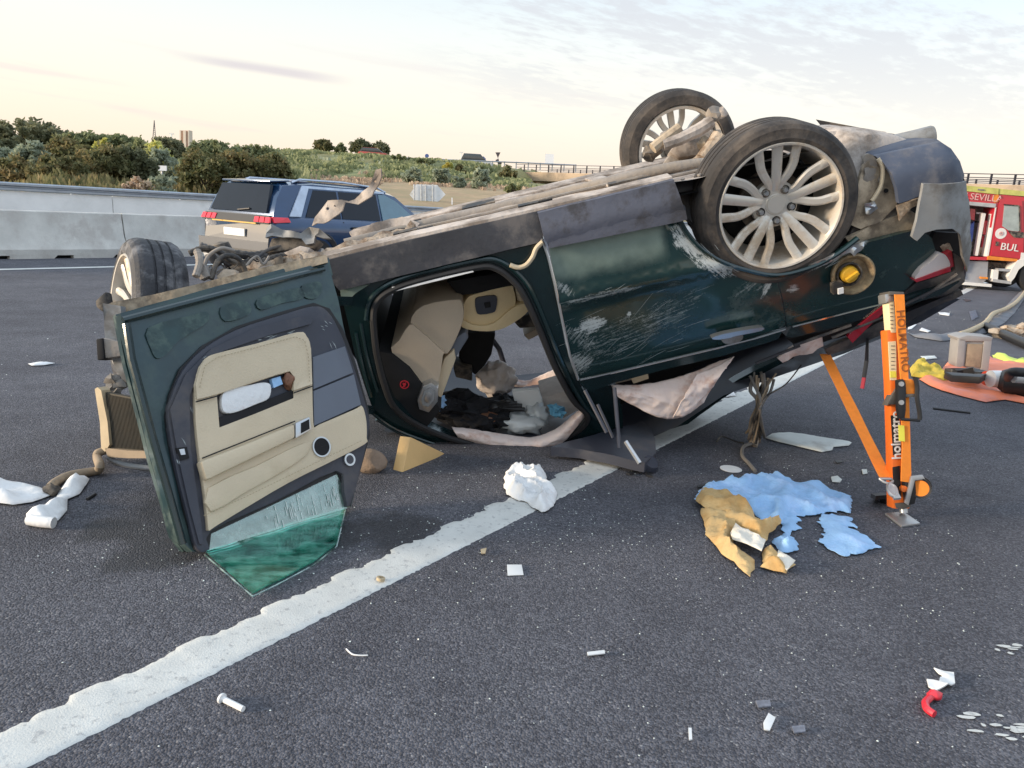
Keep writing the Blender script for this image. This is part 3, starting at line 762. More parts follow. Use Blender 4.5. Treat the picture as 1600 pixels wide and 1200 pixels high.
mb.add(cone + [br(62, zd - 1.2, -2)], [(0, 1, 6), (1, 2, 6), (2, 3, 6), (3, 4, 6), (4, 5, 6), (5, 0, 6)])
tag(mb.build('stone_slope', MATS['paving_stone'], None, ang=20), 'grey stone-paved slope cone under the left end of the bridge', 'slope')
gr2 = thing('guard_rail', 'thin steel guard rail along the grassy ramp left of the bridge', 'guard rail', at(560, 244, 102))
pts = [at(330, 232, 106), at(420, 235.5, 104), at(520, 241, 103), at(620, 246.5, 102), at(720, 250.5, 102), at(810, 254, 103), at(900, 258, 105)]
mb = MB(); mb.tube(pts, .17, 6, flat=.5); mb.build('beam', MATS['galvanised'], gr2)
for i in range(30):
    k = i / 29 * (len(pts) - 1.001); j = int(k); p = pts[j].lerp(pts[j + 1], k - j); mb = MB(); mb.box(p - V((0, 0, .4)), (.14, .14, 1.0)); mb.build('post', MATS['galvanised'], gr2, smooth_=False)
M('sign_back', (.62, .64, .66), .5, metal=.2, var=.05, sc=3, dirt=(.5, .5, .48), damt=.3)
M('sign_post', (.42, .43, .44), .5, metal=.5)
M('sign_blue', (.06, .10, .28), .5); M('sign_white', (.75, .76, .78), .5, var=.04); M('sign_dark', (.06, .05, .055), .6)
D = 47
sg = thing('arrow_sign', 'pale grey hexagonal arrow sign seen from behind on four posts', 'sign', at(666, 330, D) - V((0, 0, .3)))
mb = MB(); mb.prism([at(x, y, D) for x, y in ((640, 304), (650, 288), (683, 289), (696, 304), (684, 316), (648, 314))], V((0, .08, 0))); mb.build('panel', MATS['sign_back'], sg, smooth_=False)
for x in (647, 658, 665, 676):
    mb = MB(); mb.tube([at(x, 288, D - .12), at(x, 325, D - .12)], .05, 6); mb.build('post', MATS['sign_post'], sg)
def post_sign(pts, x, ytop, ybot, dep, mat, label, name='road_sign', pm='sign_post', r=.06):
    s_ = thing(name, label, 'sign', at(x, ybot, dep))
    mb = MB(); mb.tube([at(x, ytop, dep), at(x, ybot, dep)], r, 6); mb.build('post', MATS[pm], s_)
    for q in pts:
        mb = MB(); mb.prism([at(a, b, dep - .12) for a, b in q], V((0, .06, 0))); mb.build('panel', MATS[mat], s_, smooth_=False)
    return s_
def circ(x, y, r, n=12): return [(x + r * cos(i * 2 * pi / n), y + r * sin(i * 2 * pi / n)) for i in range(n)]
post_sign([circ(667, 243.5, 3.2)], 667, 246, 262, 115, 'sign_blue', 'small round blue road sign on the skyline right of the red car')
post_sign([[(755.5, 244), (759.5, 248.5), (755.5, 253), (751.5, 248.5)]], 755.5, 252, 264, 118, 'sign_blue', 'small dark diamond road sign above the pale van')
post_sign([[(774, 238), (782, 238), (778, 247)], [(774, 250), (779, 248), (780, 253), (776, 254)], [(778, 254), (784, 252), (784, 256), (779, 258)]], 778, 238, 264, 112, 'sign_dark', 'dark inverted triangle sign with smaller plates on one post')
post_sign([[(852, 240), (865.5, 241), (865, 257), (851.5, 256.5)]], 858, 256, 264, 112, 'sign_white', 'pale blue-white board sign standing behind the bridge railing')
post_sign([[(247, 258.5), (260, 259), (260, 267), (247, 266.5)]], 253, 266, 284, 40, 'sign_white', 'small white board sign among the bushes above the guard rail')
post_sign([[(705.5, 309), (707, 309), (707, 327), (705.5, 327)]], 706.3, 310, 330, 46, 'sign_white', 'slim white marker post right of the arrow sign', name='marker_post', r=.03)
M('tower_brick', (.50, .30, .20), .85, var=.1, sc=.6); M('tower_pale', (.66, .56, .46), .85, var=.06)
tw = thing('brick_tower', 'small orange-brown tower with paler edges rising over the trees', 'tower', at(288, 232, 170))
D = 170
mb = MB(); mb.prism([at(x, y, D) for x, y in ((282.5, 204), (293.5, 204), (294, 236), (283, 236))], V((0, 1.5, 0))); mb.build('wall', MATS['tower_brick'], tw, smooth_=False)
for a, b in ((280.6, 282.6), (293.4, 295.4)):
    mb = MB(); mb.prism([at(x, y, D - .15) for x, y in ((a, 203.5), (b, 203.5), (b + .3, 236), (a + .3, 236))], V((0, 1.8, 0))); mb.build('pillar', MATS['tower_pale'], tw, smooth_=False)
mb = MB(); mb.prism([at(x, y, D - .3) for x, y in ((286, 204.5), (290, 204.5), (290.5, 236), (286.5, 236))], V((0, 1.8, 0))); mb.build('panel', MATS['tower_pale'], tw, smooth_=False)
ms = thing('mast', 'thin lattice mast on the skyline left of the tower', 'mast', at(241, 215, 240))
mb = MB()
for o_ in (-.35, .35): mb.tube([at(241, 188, 240), at(241, 215, 240) + V((o_ * 1.2, 0, 0))], .11, 4)
for i in range(7): mb.bar(at(241, 194 + i * 3, 240) + V((-.05 * (i + 1), 0, 0)), at(241, 196 + i * 3, 240) + V((.05 * (i + 1), 0, 0)), .08, .08)
mb.build('lattice', MATS['dark_steel'], ms)
for (x, y0, y1, D_, lab) in ((268, 209, 228, 150, 'slim pale lamp post among the trees left of the tower'), (721, 238, 250, 190, 'slim lamp post on the skyline left of the diamond sign')):
    lp = thing('lamp_post', lab, 'lamp post', at(x, y1, D_)); mb = MB(); mb.tube([at(x, y0, D_), at(x, y1, D_)], .12, 6); mb.build('pole', MATS['sign_white'], lp); mb = MB(); mb.box(at(x, y0, D_), (.9, .3, .2)); mb.build('lamp_head', MATS['sign_white'], lp)
# two small vehicles on the ramp
M('red_far', (.42, .07, .05), .35, coat=.5); M('white_far', (.55, .56, .60), .35, coat=.5); M('glass_far', (.05, .06, .07), .1, spec=.8)
M('tyre_far', (.02, .02, .022), .9)
def small_car(px, ypx, dep, mat, label, L=4.2, van=False):
    c = at(px, ypx, dep); root = thing('parked_car' if not van else 'parked_van', label, 'car' if not van else 'van', c); hh = 1.9 if van else 1.45
    def sec(x, w, z0, z1): return [c + V((x, s * w, z)) for s, z in ((-1, z0), (1, z0), (1, z1), (-1, z1))]
    mb = MB(); mb.loft([sec(-L / 2, .8, .3, .75), sec(-L / 2 + .3, .85, .25, .92), sec(L / 2 - .5, .85, .25, .85), sec(L / 2, .75, .3, .65)]); mb.build('body', MATS[mat], root, bevel=.05)
    mb = MB(); mb.loft([sec(-L / 2 + .15, .74, .9, .95), sec(-L / 2 + .6, .68, .9, hh - .03), sec(L * .1, .68, .88, hh - .03), sec(L * .3, .74, .84, .9)]); mb.build('window', MATS['glass_far'], root, bevel=.03)
    mb = MB(); mb.loft([sec(-L / 2 + .6, .66, hh - .03, hh), sec(L * .1, .66, hh - .03, hh)]); mb.build('roof', MATS[mat], root)
    for sx in (-.3, .3):
        for sy in (-.8, .8): mb = MB(); mb.disc(c + V((sx * L, sy, .31)), (0, 1, 0), .31, .12, 14); mb.build('wheel', MATS['tyre_far'], root)
small_car(585, 249, 104, 'red_far', 'small red car behind the ramp guard rail under the dark trees')
small_car(745, 262, 112, 'white_far', 'pale van parked on the skyline below the diamond sign', 5.0, True)
# ================================================================ the overturned car
def scf(x, y, rx, ry, ang, amt):
    a, c = CarS(0).to2(x, y); return (a, c, rx / 343, ry / 330, radians(-ang - 13), amt)
mat_paint('car_paint', (.010, .038, .040), scuffs=[scf(*q) for q in ((975, 530, 130, 44, -26, .1), (1045, 488, 90, 26, -28, .0), (925, 512, 34, 18, -20, 1.0), (902, 530, 20, 50, -60, .3), (904, 572, 36, 30, -50, .7), (935, 462, 95, 9, -13, .5),
    (880, 450, 10, 26, -60, .5), (1080, 374, 50, 28, 50, 1.2), (1110, 402, 60, 26, 38, 1.2), (1160, 422, 60, 18, 18, 1.2), (1190, 440, 60, 20, -40, .3), (1203, 450, 30, 8, -75, .9), (1280, 416, 60, 12, -28, 1.0), (1330, 394, 40, 14, -35, 1.0), (1243, 455, 14, 10, -10, .6), (985, 494, 5, 5, 0, 1.0))])
mat_paint('car_paint_clean', (.007, .024, .027), dust=False)
M('door_paint', (.010, .036, .042), .3, metal=.1, var=.35, sc=4, coat=.5, dirt=(.055, .095, .09), damt=.42, dsc=5, bump=.1, bsc=9)
M('door_dusty', (.018, .045, .048), .45, var=.35, sc=9, dirt=(.085, .13, .12), damt=.42, dsc=16)
M('plastic_dark', (.030, .031, .038), .55, var=.25, sc=5, bump=.15, bsc=30, dirt=(.17, .15, .135), damt=.42, dsc=3.5)
M('plastic_blue', (.060, .075, .115), .5, var=.2, sc=3, dirt=(.16, .16, .18), damt=.35, dsc=4)
M('plastic_charcoal', (.040, .044, .062), .5, var=.12, sc=5, dirt=(.10, .095, .10), damt=.3, dsc=2.5)
M('plastic_grey', (.27, .28, .29), .6, var=.15, sc=4, dirt=(.15, .14, .13), damt=.4, dsc=4, bump=.2, bsc=14)
M('rubber', (.014, .014, .016), .6, var=.2)
M('underbody', (.49, .435, .395), .9, var=.12, sc=5, bump=.6, bsc=28, dirt=(.20, .165, .14), damt=.5, dsc=4)
M('underbody_grey', (.27, .245, .225), .8, metal=.15, var=.25, sc=6, bump=.6, bsc=25, dirt=(.33, .285, .24), damt=.45, dsc=5)
M('sill_dark', (.036, .038, .048), .42, var=.3, sc=3, dirt=(.13, .12, .12), damt=.30, dsc=3.2, bump=.25, bsc=25)
M('sill_blue', (.085, .092, .125), .55, var=.2, sc=3, dirt=(.05, .05, .06), damt=.35, dsc=6, bump=.15)
M('tan_metal', (.46, .375, .275), .85, var=.25, sc=8, bump=.5, bsc=30, dirt=(.20, .16, .12), damt=.42, dsc=7)
M('rust_clay', (.42, .345, .27), .9, var=.3, sc=14, bump=.8, bsc=40, dirt=(.16, .10, .06), damt=.4, dsc=9)
M('engine_black', (.022, .021, .022), .6, var=.4, sc=12, dirt=(.20, .165, .13), damt=.45, dsc=9)
M('beige_leather', (.62, .52, .37), .5, var=.06, sc=3, bump=.25, bsc=160, dirt=(.55, .45, .31), damt=.2, dsc=2)
M('beige_dash', (.52, .43, .33), .55, var=.07, sc=3, bump=.25, bsc=140)
M('seat_leather', (.74, .58, .34), .45, var=.08, sc=3, bump=.2, bsc=120)
M('door_insert', (.135, .155, .195), .6, var=.06, sc=4)
M('silver', (.55, .56, .57), .3, metal=.85, var=.05)
M('alloy', (.68, .64, .58), .38, metal=.35, var=.06, sc=6, dirt=(.55, .45, .34), damt=.28, dsc=5)
M('chrome', (.75, .77, .78), .12, metal=1, var=.02)
M('tyre', (.034, .031, .031), .85, var=.25, sc=5, bump=.3, bsc=60, dirt=(.115, .095, .08), damt=.46, dsc=3)
M('tyre_dusty', (.036, .037, .044), .7, var=.3, sc=6, bump=.5, bsc=45, dirt=(.17, .17, .18), damt=.36, dsc=8)
M('airbag', (.82, .69, .64), .85, var=.08, sc=4, bump=.45, bsc=25, dirt=(.60, .38, .30), damt=.3, dsc=5)
M('airbag_grey', (.66, .58, .53), .8, var=.15, sc=7, bump=.6, bsc=30)
M('black_cloth', (.010, .010, .013), .9, var=.4, sc=10, bump=.4)
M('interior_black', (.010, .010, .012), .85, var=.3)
M('lamp_red', (.45, .02, .04), .2, coat=.6, var=.1); M('lamp_white', (.80, .74, .74), .22, coat=.6, var=.05)
M('cap_yellow', (.62, .36, .03), .45, var=.1, dirt=(.40, .22, .03), damt=.3)
M('filler_clay', (.36, .27, .16), .85, var=.3, sc=18, bump=.5, dirt=(.17, .12, .07), damt=.45, dsc=14)
M('scratch', (.40, .45, .46), .8, var=.2, sc=30)
M('sticker_red', (.62, .03, .05), .5); M('sticker_white', (.8, .8, .8), .5)
mat_glass('glass_pale', (.62, .82, .78), .03, .62, crack=(.62, .76, .74, 1))
mat_glass('glass_green', (.50, .97, .85), .02, .9, crack=(.34, .78, .66, 1), haze=.30)

CM = Matrix((CA, CB, CC)).transposed().to_4x4(); CM.translation = P1
car = thing('overturned_car', 'dark green off-road car lying on its roof, front crushed and door torn open', 'car', mat=CM)
def sub(name, parent):
    o = bpy.data.objects.new(name, None); COL.objects.link(o); o.parent = parent; MW[o] = MW[parent]; o.empty_display_size = .05; return o
S0 = CarS(0)
# ---- underbody
def cfl(b): return .20 - .147 * b
mb = MB(); rows = []
na, nb = 56, 34
for i in range(na + 1):
    a = -2.30 + 2.62 * i / na; row = []
    for j in range(nb + 1):
        b = .05 + 1.78 * j / nb
        rib = .005 * smst(sin(b * 17), .1, .6) + (.035 * math.exp(-((b - .92) / .17) ** 2)) + .006 * smst(sin(a * 9), .5, .8)
        c = cfl(b) + rib + .014 * noise.noise(V((a * 3, b * 3, 1))) - (.10 * smst(-a, 2.05, 2.3))
        row.append(W(a, b, c))
    rows.append(row)
mb.loft(rows, caps=False, closed=False); mb.build('floor_pan', MATS['underbody'], car, ang=30)
mb = MB(); mb.add([W(-2.25, .07, cfl(.07) - .06), W(.3, .07, cfl(.07) - .06), W(.3, 1.8, cfl(1.8) - .06), W(-2.25, 1.8, cfl(1.8) - .06)], [(0, 1, 2, 3)]); mb.build('cabin_carpet', MATS['interior_black'], car)
for (a0, b0, a1, b1, w, h) in ((-2.2, 1.6, -.1, 1.6, .14, .02), (-.62, .2, -.62, 1.6, .10, .015)):
    mb = MB(); mb.bar(W(a0, b0, cfl(b0) + .02), W(a1, b1, cfl(b1) + .02), w, h, CC); mb.build('frame_rail', MATS['underbody'], car, bevel=.006)
for k, b_ in enumerate((.26, .30, .62)):
    mb = MB(); mb.tube(catmull([W(a, b_ + .03 * noise.noise(V((a * 2, k, 0))), cfl(b_) + .022 + .012 * noise.noise(V((a * 3, k, 4)))) for a in (-2.1, -1.7, -1.3, -.9, -.5, -.2)], 4, False), .008, 6); mb.build('brake_line', MATS['engine_black' if k == 1 else 'underbody_grey'], car)
for (a, b_, w, l) in ((-1.98, .16, .16, .03), (-1.52, .14, .10, .03), (-1.15, .20, .13, .035), (-.80, .16, .08, .03), (-1.66, .55, .12, .05), (-1.02, .62, .12, .05), (-1.4, .9, .10, .06), (-.5, .5, .09, .05), (-1.8, 1.3, .14, .06)):
    mb = MB(); mb.box(W(a, b_, cfl(b_) + .014), (w, l, .016), CM.to_3x3()); mb.build('floor_slot', MATS['interior_black'], car, bevel=.004)
for i in range(26):
    a = -2.15 + i * .08; mb = MB(); mb.disc(W(a, .10 + .01 * (i % 2), cfl(.1) + .004), CC, .009, .008, 8); mb.build('bolt', MATS['underbody_grey'], car)
mb = MB(); mb.tube(catmull([W(-2.1, .7, cfl(.7) + .02), W(-1.5, .82, cfl(.82) + .02), W(-.9, .75, cfl(.75) + .02), W(-.3, .62, cfl(.6) + .03), W(.2, .66, .06)], 6, False), .03, 10); mb.build('exhaust_pipe', MATS['underbody_grey'], car)
for (a, b, w, l) in ((-1.72, .36, .12, .05), (-1.1, .30, .10, .045), (-.62, .38, .14, .05), (-1.36, 1.2, .2, .1), (-1.85, .9, .2, .1)):
    mb = MB(); mb.box(W(a, b, cfl(b) + .035), (w, l, .02), CM.to_3x3()); mb.build('floor_plug', MATS['engine_black'], car)
# dented far edge of the floor, bent flange
mb = MB(); rows = []
for i in range(70):
    a = -2.25 + 2.4 * i / 69; k = noise.noise(V((a * 5, 3, 3)))
    rows.append([W(a, 1.80, cfl(1.8) - .01), W(a, 1.845, cfl(1.8) + .012 + .012 * k), W(a, 1.85, cfl(1.8) - .06), W(a, 1.81, cfl(1.8) - .08)])
mb.loft(rows, caps=False); mb.build('far_sill', MATS['underbody'], car, ang=25)
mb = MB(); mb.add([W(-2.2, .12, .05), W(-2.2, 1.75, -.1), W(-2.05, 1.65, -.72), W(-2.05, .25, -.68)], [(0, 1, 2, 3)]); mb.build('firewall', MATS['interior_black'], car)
# ---- sills
mb = MB()
panel('sill', [(505, 408), (640, 375), (838, 331), (846, 350), (849, 374), (842, 379), (700, 413), (530, 454), (518, 440)], CarS(-.012), MATS['sill_dark'], car, th=.07, dent=ndent(.006, 6), ang=50, bevel=0)
panel('sill', [(840, 333), (1053, 281), (1062, 305), (1073, 341), (1060, 346), (858, 386), (850, 372), (845, 350)], CarS(-.035, lambda a, c: -.02 * math.exp(-((c - .12) / .04) ** 2)), MATS['sill_blue'], car, th=.10, grid=.04, dent=ndent(.004, 6), ang=50)
panel('sill_flange', [(505, 407), (640, 374), (838, 330), (1052, 280), (1050, 276), (838, 326), (640, 369), (505, 401)], CarS(.0), MATS['underbody'], car, th=.09, dent=ndent(.008, 9))
panel('sill_lower_edge', [(860, 366), (1070, 322), (1074, 343), (1060, 347), (858, 388)], CarS(-.045), MATS['sill_blue'], car, th=.03)
# ---- rear door
rd_ = panel('rear_door', [(858, 388), (950, 368), (1062, 345), (1072, 362), (1092, 385), (1122, 404), (1160, 418), (1211, 428), (1222, 470), (1227, 511), (1120, 542), (1000, 569), (906, 592), (893, 572), (882, 520), (870, 450)],
    CarS(0, lambda a, c: .028 * smst(-.255 + .05 * (a + .6), c, c + .02) * 0 + .030 * (1 - smst(c, -.30, -.23)) - .016 * math.exp(-((c + .21) / .03) ** 2)), MATS['car_paint'], car, th=.05, grid=.035, dent=ndent(.014, 2.2, 4.0), fall=.10, ang=60)
# belt trim and metal strip down the door's front edge
mb = MB(); mb.tube([S0.to3(S0.to2(x, y)) - CB * .012 for x, y in ((906, 592), (960, 580), (1040, 561), (1120, 542), (1180, 527), (1226, 513))], .006, 6); mb.build('belt_trim', MATS['chrome'], rd_)
mb = MB(); mb.tube([S0.to3(S0.to2(x, y)) - CB * .010 for x, y in ((846, 372), (856, 400), (866, 440), (878, 500), (890, 555), (903, 592))], .007, 6); mb.build('door_edge', MATS['silver'], rd_)
panel('window_frame', [(904, 596), (1000, 572), (1120, 545), (1222, 520), (1216, 530), (1130, 556), (1040, 577), (960, 598), (925, 612), (912, 606)], CarS(.0), MATS['car_paint_clean'], rd_, th=.05, dent=ndent(.006, 8))
# door handle and its recess
panel('handle', [(1113, 528), (1135, 521), (1188, 512), (1190, 517), (1150, 525), (1140, 528), (1120, 531)], CarS(-.045), MATS['silver'], rd_, th=.04, sm=3)
panel('handle_keeper', [(1130, 529), (1158, 523), (1160, 530), (1150, 536), (1133, 537)], CarS(-.035), MATS['plastic_grey'], rd_, th=.04, sm=3)
# ---- quarter panel with arch lip, filler, lamp
qp = panel('quarter_panel', [(1213, 428), (1262, 416), (1300, 398), (1330, 384), (1352, 380), (1396, 368), (1438, 357), (1456, 372), (1462, 392), (1440, 412), (1428, 440), (1396, 470), (1340, 483), (1236, 508), (1230, 512), (1226, 480)],
    CarS(.004, lambda a, c: .05 * smst(a, .45, .9) + .03 * (1 - smst(c, -.34, -.26)) ), MATS['car_paint'], car, th=.04, grid=.04, dent=ndent(.012, 3, 2.0), fall=.08, ang=60)
panel('window_frame', [(1236, 509), (1340, 484), (1420, 462), (1500, 440), (1470, 460), (1400, 484), (1330, 504), (1240, 527), (1228, 525)], CarS(.03), MATS['car_paint_clean'], qp, th=.05, dent=ndent(.008, 7))
mb = MB(); mb.tube([S0.to3(S0.to2(x, y)) - CB * .004 for x, y in ((1238, 510), (1320, 489), (1396, 470))], .005, 6); mb.build('belt_trim', MATS['chrome'], qp)
AR = [(1062, 345), (1072, 363), (1093, 387), (1123, 407), (1162, 421), (1212, 430), (1262, 419), (1302, 400), (1340, 372)]
mb = MB(); mb.tube(catmull([S0.to3(S0.to2(x, y)) - CB * .0 for x, y in AR], 5, False), .022, 8, flat=.6); mb.build('arch_lip', MATS['car_paint_clean'], car)
def curve_on(pts, off): return catmull([CarS(off).to3(CarS(off).to2(x, y)) for x, y in pts], 5, False)
# fuel filler: clay-filled recess, yellow cap, small flap hinge
fc = CarS(-.012); c0 = fc.to3(fc.to2(1334, 430)); fa = (CB * .93 - CC * .0 + CA * .12).normalized()
ff = sub('fuel_filler', car)
mb = MB(); mb.lathe([(.001, .035), (.072, .03), (.088, .006), (.095, .0), (.102, .006), (.100, .03)], c0, fa, 36); mb.build('recess', MATS['filler_clay'], ff)
mb = MB(); mb.lathe([(.034, .045), (.056, .03), (.060, .012), (.052, .010), (.044, .03), (.03, .045)], c0 + CA * (-.016) + CC * .004, fa, 28); mb.build('collar', MATS['engine_black'], ff)
mb = MB(); mb.lathe([(.001, -.012), (.034, -.008), (.041, .004), (.041, .04)], c0 + CA * (-.018) + CC * .004, fa, 24); mb.bar(c0 + CA * (-.046) + CC * (-.01) - CB * .02, c0 + CA * .012 + CC * .018 - CB * .02, .014, .02, CB); mb.build('filler_cap', MATS['cap_yellow'], ff)
h_ = S0.to3(S0.to2(1303, 446)); mb = MB(); mb.box(h_ - CB * .03, (.05, .04, .055), CM.to_3x3()); mb.build('flap_hinge', MATS['engine_black'], ff, bevel=.006)
mb = MB(); mb.box(h_ - CB * .052 + CC * -.012 + CA * .008, (.026, .012, .028), CM.to_3x3()); mb.build('latch', MATS['sticker_white'], ff)
tl = panel('tail_light', [(1430, 437), (1440, 420), (1456, 408), (1470, 396), (1480, 402), (1484, 418), (1462, 428)], CarS(.02, lambda a, c: .06 * smst(a, .6, 1.0)), MATS['lamp_white'], car, th=.06, sm=3)
panel('red_lens', [(1428, 438), (1460, 426), (1485, 417), (1486, 424), (1455, 434), (1432, 441)], CarS(.012, lambda a, c: .06 * smst(a, .6, 1.0)), MATS['lamp_red'], tl, th=.06)
panel('red_lens', [(1476, 398), (1487, 392), (1491, 416), (1482, 420)], CarS(.02, lambda a, c: .06 * smst(a, .6, 1.0)), MATS['lamp_red'], tl, th=.06)
# ---- bumper
bx = lambda a, c: .55 * max(0, a - .74) ** 2 * 4 + .10 * smst(c, .0, .16)
panel('rear_bumper', [(1368, 244), (1385, 240), (1470, 222), (1486, 232), (1500, 252), (1507, 274), (1504, 285), (1445, 303), (1420, 313), (1405, 318), (1402, 296), (1394, 272), (1380, 254)], CarS(-.03, bx), MATS['plastic_blue'], car, th=.03, grid=.04, dent=ndent(.012, 4), fall=.05, ang=60)
panel('bumper_underside', [(1366, 247), (1372, 239), (1400, 230), (1440, 220), (1464, 217), (1486, 232), (1470, 226), (1385, 243), (1368, 246)], CarS(.06, bx), MATS['plastic_blue'], car, th=.5, grid=.06, dent=ndent(.01, 5), thd=(CB + CC * -.1).normalized(), ang=50)
panel('bumper_skirt', [(1443, 287), (1470, 288), (1512, 284), (1516, 330), (1518, 395), (1512, 425), (1505, 400), (1500, 366), (1488, 357), (1462, 358), (1444, 363), (1432, 376), (1425, 370), (1432, 345), (1438, 318)], CarS(-.05, bx), MATS['plastic_grey'], car, th=.02, grid=.04, dent=ndent(.02, 5, 3), ang=60)
mb = MB(); e0 = [CarS(.08, bx).to3(CarS(.08, bx).to2(x, y)) for x, y in ((1486, 234), (1500, 255), (1508, 285), (1514, 330), (1516, 395))]
mb.loft([e0, [p + CB * .5 + CA * .02 for p in e0], [p + CB * 1.4 - CA * .05 for p in e0]], caps=False, closed=False); mb.build('bumper_rear_face', MATS['plastic_dark'], car)
# ---- metal behind the bumper and wheel well
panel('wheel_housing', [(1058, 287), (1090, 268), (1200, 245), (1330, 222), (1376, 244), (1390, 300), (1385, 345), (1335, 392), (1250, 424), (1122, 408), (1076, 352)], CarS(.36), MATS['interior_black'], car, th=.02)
panel('rear_shade_sheet', [(1378, 262), (1470, 232), (1498, 290), (1506, 430), (1400, 476), (1330, 410), (1380, 340)], CarS(.42), MATS['interior_black'], car, th=.02)  # black sheet added behind the gaps in place of the shade inside
panel('inner_panel', [(1335, 300), (1350, 258), (1365, 246), (1385, 250), (1398, 290), (1402, 322), (1378, 345), (1345, 358), (1325, 350)], CarS(.045), MATS['tan_metal'], car, th=.02, grid=.03, dent=ndent(.02, 9))
panel('inner_flange', [(1322, 372), (1370, 348), (1425, 330), (1436, 338), (1438, 356), (1396, 366), (1350, 378), (1330, 384)], CarS(.045), MATS['tan_metal'], car, th=.02, grid=.025, dent=ndent(.018, 14))
panel('wheel_liner', [(1352, 318), (1375, 315), (1404, 318), (1410, 330), (1385, 342), (1350, 352), (1332, 372), (1320, 378), (1340, 345)], CarS(.07), MATS['plastic_dark'], car, th=.015, grid=.03, dent=ndent(.02, 12))
mb = MB(); mb.disc(CarS(.04).to3(CarS(.04).to2(1385, 298)), CB, .010, .006, 10); mb.build('panel_hole', MATS['interior_black'], car)
panel('liner_strip', [(1352, 245), (1362, 242), (1372, 262), (1374, 290), (1360, 315), (1350, 325), (1345, 300), (1350, 270)], CarS(.05), MATS['underbody_grey'], car, th=.02, sm=3, grid=.03, dent=ndent(.03, 16))
mb = MB(); mb.tube(curve_on([(1372, 248), (1379, 262), (1377, 288), (1368, 306), (1362, 314)], .03), .010, 7); mb.build('brake_hose', MATS['beige_leather'], car)
panel('torn_flange', [(1402, 322), (1430, 312), (1452, 304), (1456, 310), (1440, 318), (1424, 324), (1412, 336), (1406, 345)], CarS(.02), MATS['rust_clay'], car, th=.015, grid=.03, dent=ndent(.02, 16))
panel('torn_foil', [(1352, 318), (1366, 314), (1372, 326), (1362, 336), (1352, 334)], CarS(.02), MATS['silver'], car, th=.01, grid=.015, dent=ndent(.02, 40))
panel('torn_arch_edge', [(1262, 416), (1300, 398), (1330, 384), (1352, 378), (1346, 392), (1334, 400), (1328, 394), (1310, 402), (1290, 413)], CarS(-.01), MATS['silver'], car, th=.01, grid=.018, dent=ndent(.022, 28))
for (pts, m_) in (([(1462, 362), (1500, 365), (1506, 420), (1498, 440), (1470, 400), (1452, 378)], 'interior_black'), ([(1468, 385), (1482, 375), (1490, 392), (1476, 398)], 'rust_clay'), ([(1490, 395), (1505, 405), (1508, 440), (1494, 432)], 'plastic_dark'),
                  ([(1396, 468), (1430, 443), (1490, 424), (1506, 405), (1508, 440), (1480, 462), (1440, 470), (1400, 484)], 'plastic_dark'), ([(1405, 470), (1500, 440), (1505, 452), (1440, 480), (1380, 506), (1300, 530), (1250, 545), (1230, 530), (1330, 506)], 'interior_black'),
                  ([(1290, 545), (1400, 494), (1500, 452), (1504, 460), (1450, 486), (1400, 512), (1330, 545), (1296, 556)], 'plastic_dark')):
    panel('rear_trim', pts, CarS(.10 if m_ != 'plastic_dark' else .06), MATS[m_], car, th=.03, grid=.04, dent=ndent(.02, 7))
mb = MB()
for (a, b) in (((1400, 482), (1500, 434)), ((1300, 528), (1392, 490)), ((1240, 540), (1330, 508)), ((1440, 466), (1496, 428)), ((1180, 568), (1250, 540))):
    mb.tube([CarS(.02).to3(CarS(.02).to2(*a)), CarS(.02).to3(CarS(.02).to2(*b))], .008, 6)
mb.build('trim_strip', MATS['plastic_dark'], car)
# red hand tool shaft / strut leaning under the rear edge, torn lining
panel('red_trim', [(1324, 526), (1360, 494), (1386, 474), (1388, 482), (1360, 508), (1332, 536)], CarS(.02), MATS['lamp_red'], car, th=.02)
panel('torn_lining', [(1215, 560), (1240, 540), (1284, 524), (1286, 540), (1270, 552), (1240, 558), (1222, 566)], CarS(.05), MATS['airbag'], car, th=.015, grid=.03, dent=ndent(.02, 14))
# ---- roof, crushed
mb = MB(); rr = []
for (x, y) in ((598, 668), (650, 692), (720, 708), (830, 718), (930, 706), (1000, 692), (1060, 660), (1130, 614), (1225, 580), (1320, 548), (1440, 498), (1500, 462)):
    a, c = car2(x, y, .32); row = []
    for j in range(14):
        b = .32 + 1.22 * j / 13; p = W(a, b, c - .02 + .03 * noise.noise(V((a * 3, b * 3, 5))) - .03 * sin(pi * j / 13)); p.z = max(.012 + .004 * j % 3, p.z); row.append(p)
    rr.append(row)
mb.loft(rr, caps=False, closed=False); mb.build('roof', MATS['plastic_charcoal'], car)
panel('roof_edge', [(860, 712), (900, 700), (1012, 668), (1022, 700), (1024, 722), (1006, 738), (960, 728), (905, 716)], GrS(.02), MATS['plastic_charcoal'], car, th=-.05, grid=.05, dent=ndent(.006, 6), ang=30)
mb = MB(); c_ = gnd(1008, 722, .04); mb.lathe([(.001, .07), (.04, .07), (.055, .04), (.05, 0), (.001, 0)], c_ - V((0, 0, .04)), V((.35, -.5, .8)), 18); mb.build('mirror_base', MATS['plastic_charcoal'], car)
for q in (((960, 606), (968, 700), 3.86, .010), ((978, 690), (1000, 724), 3.80, .012), ((914, 610), (948, 676), 3.86, .010), ((934, 632), (958, 684), 3.9, .008)):
    mb = MB(); mb.tube([at(*q[0], q[2]), at(*q[1], q[2] - .06)], q[3], 6); mb.build('window_bar', MATS['plastic_charcoal'] if q[3] != .012 else MATS['silver'], car)
panel('window_bar', [(914, 610), (962, 600), (972, 640), (974, 698), (950, 680)], CarS(.10), MATS['car_paint_clean'], car, th=.06, dent=ndent(.01, 8))
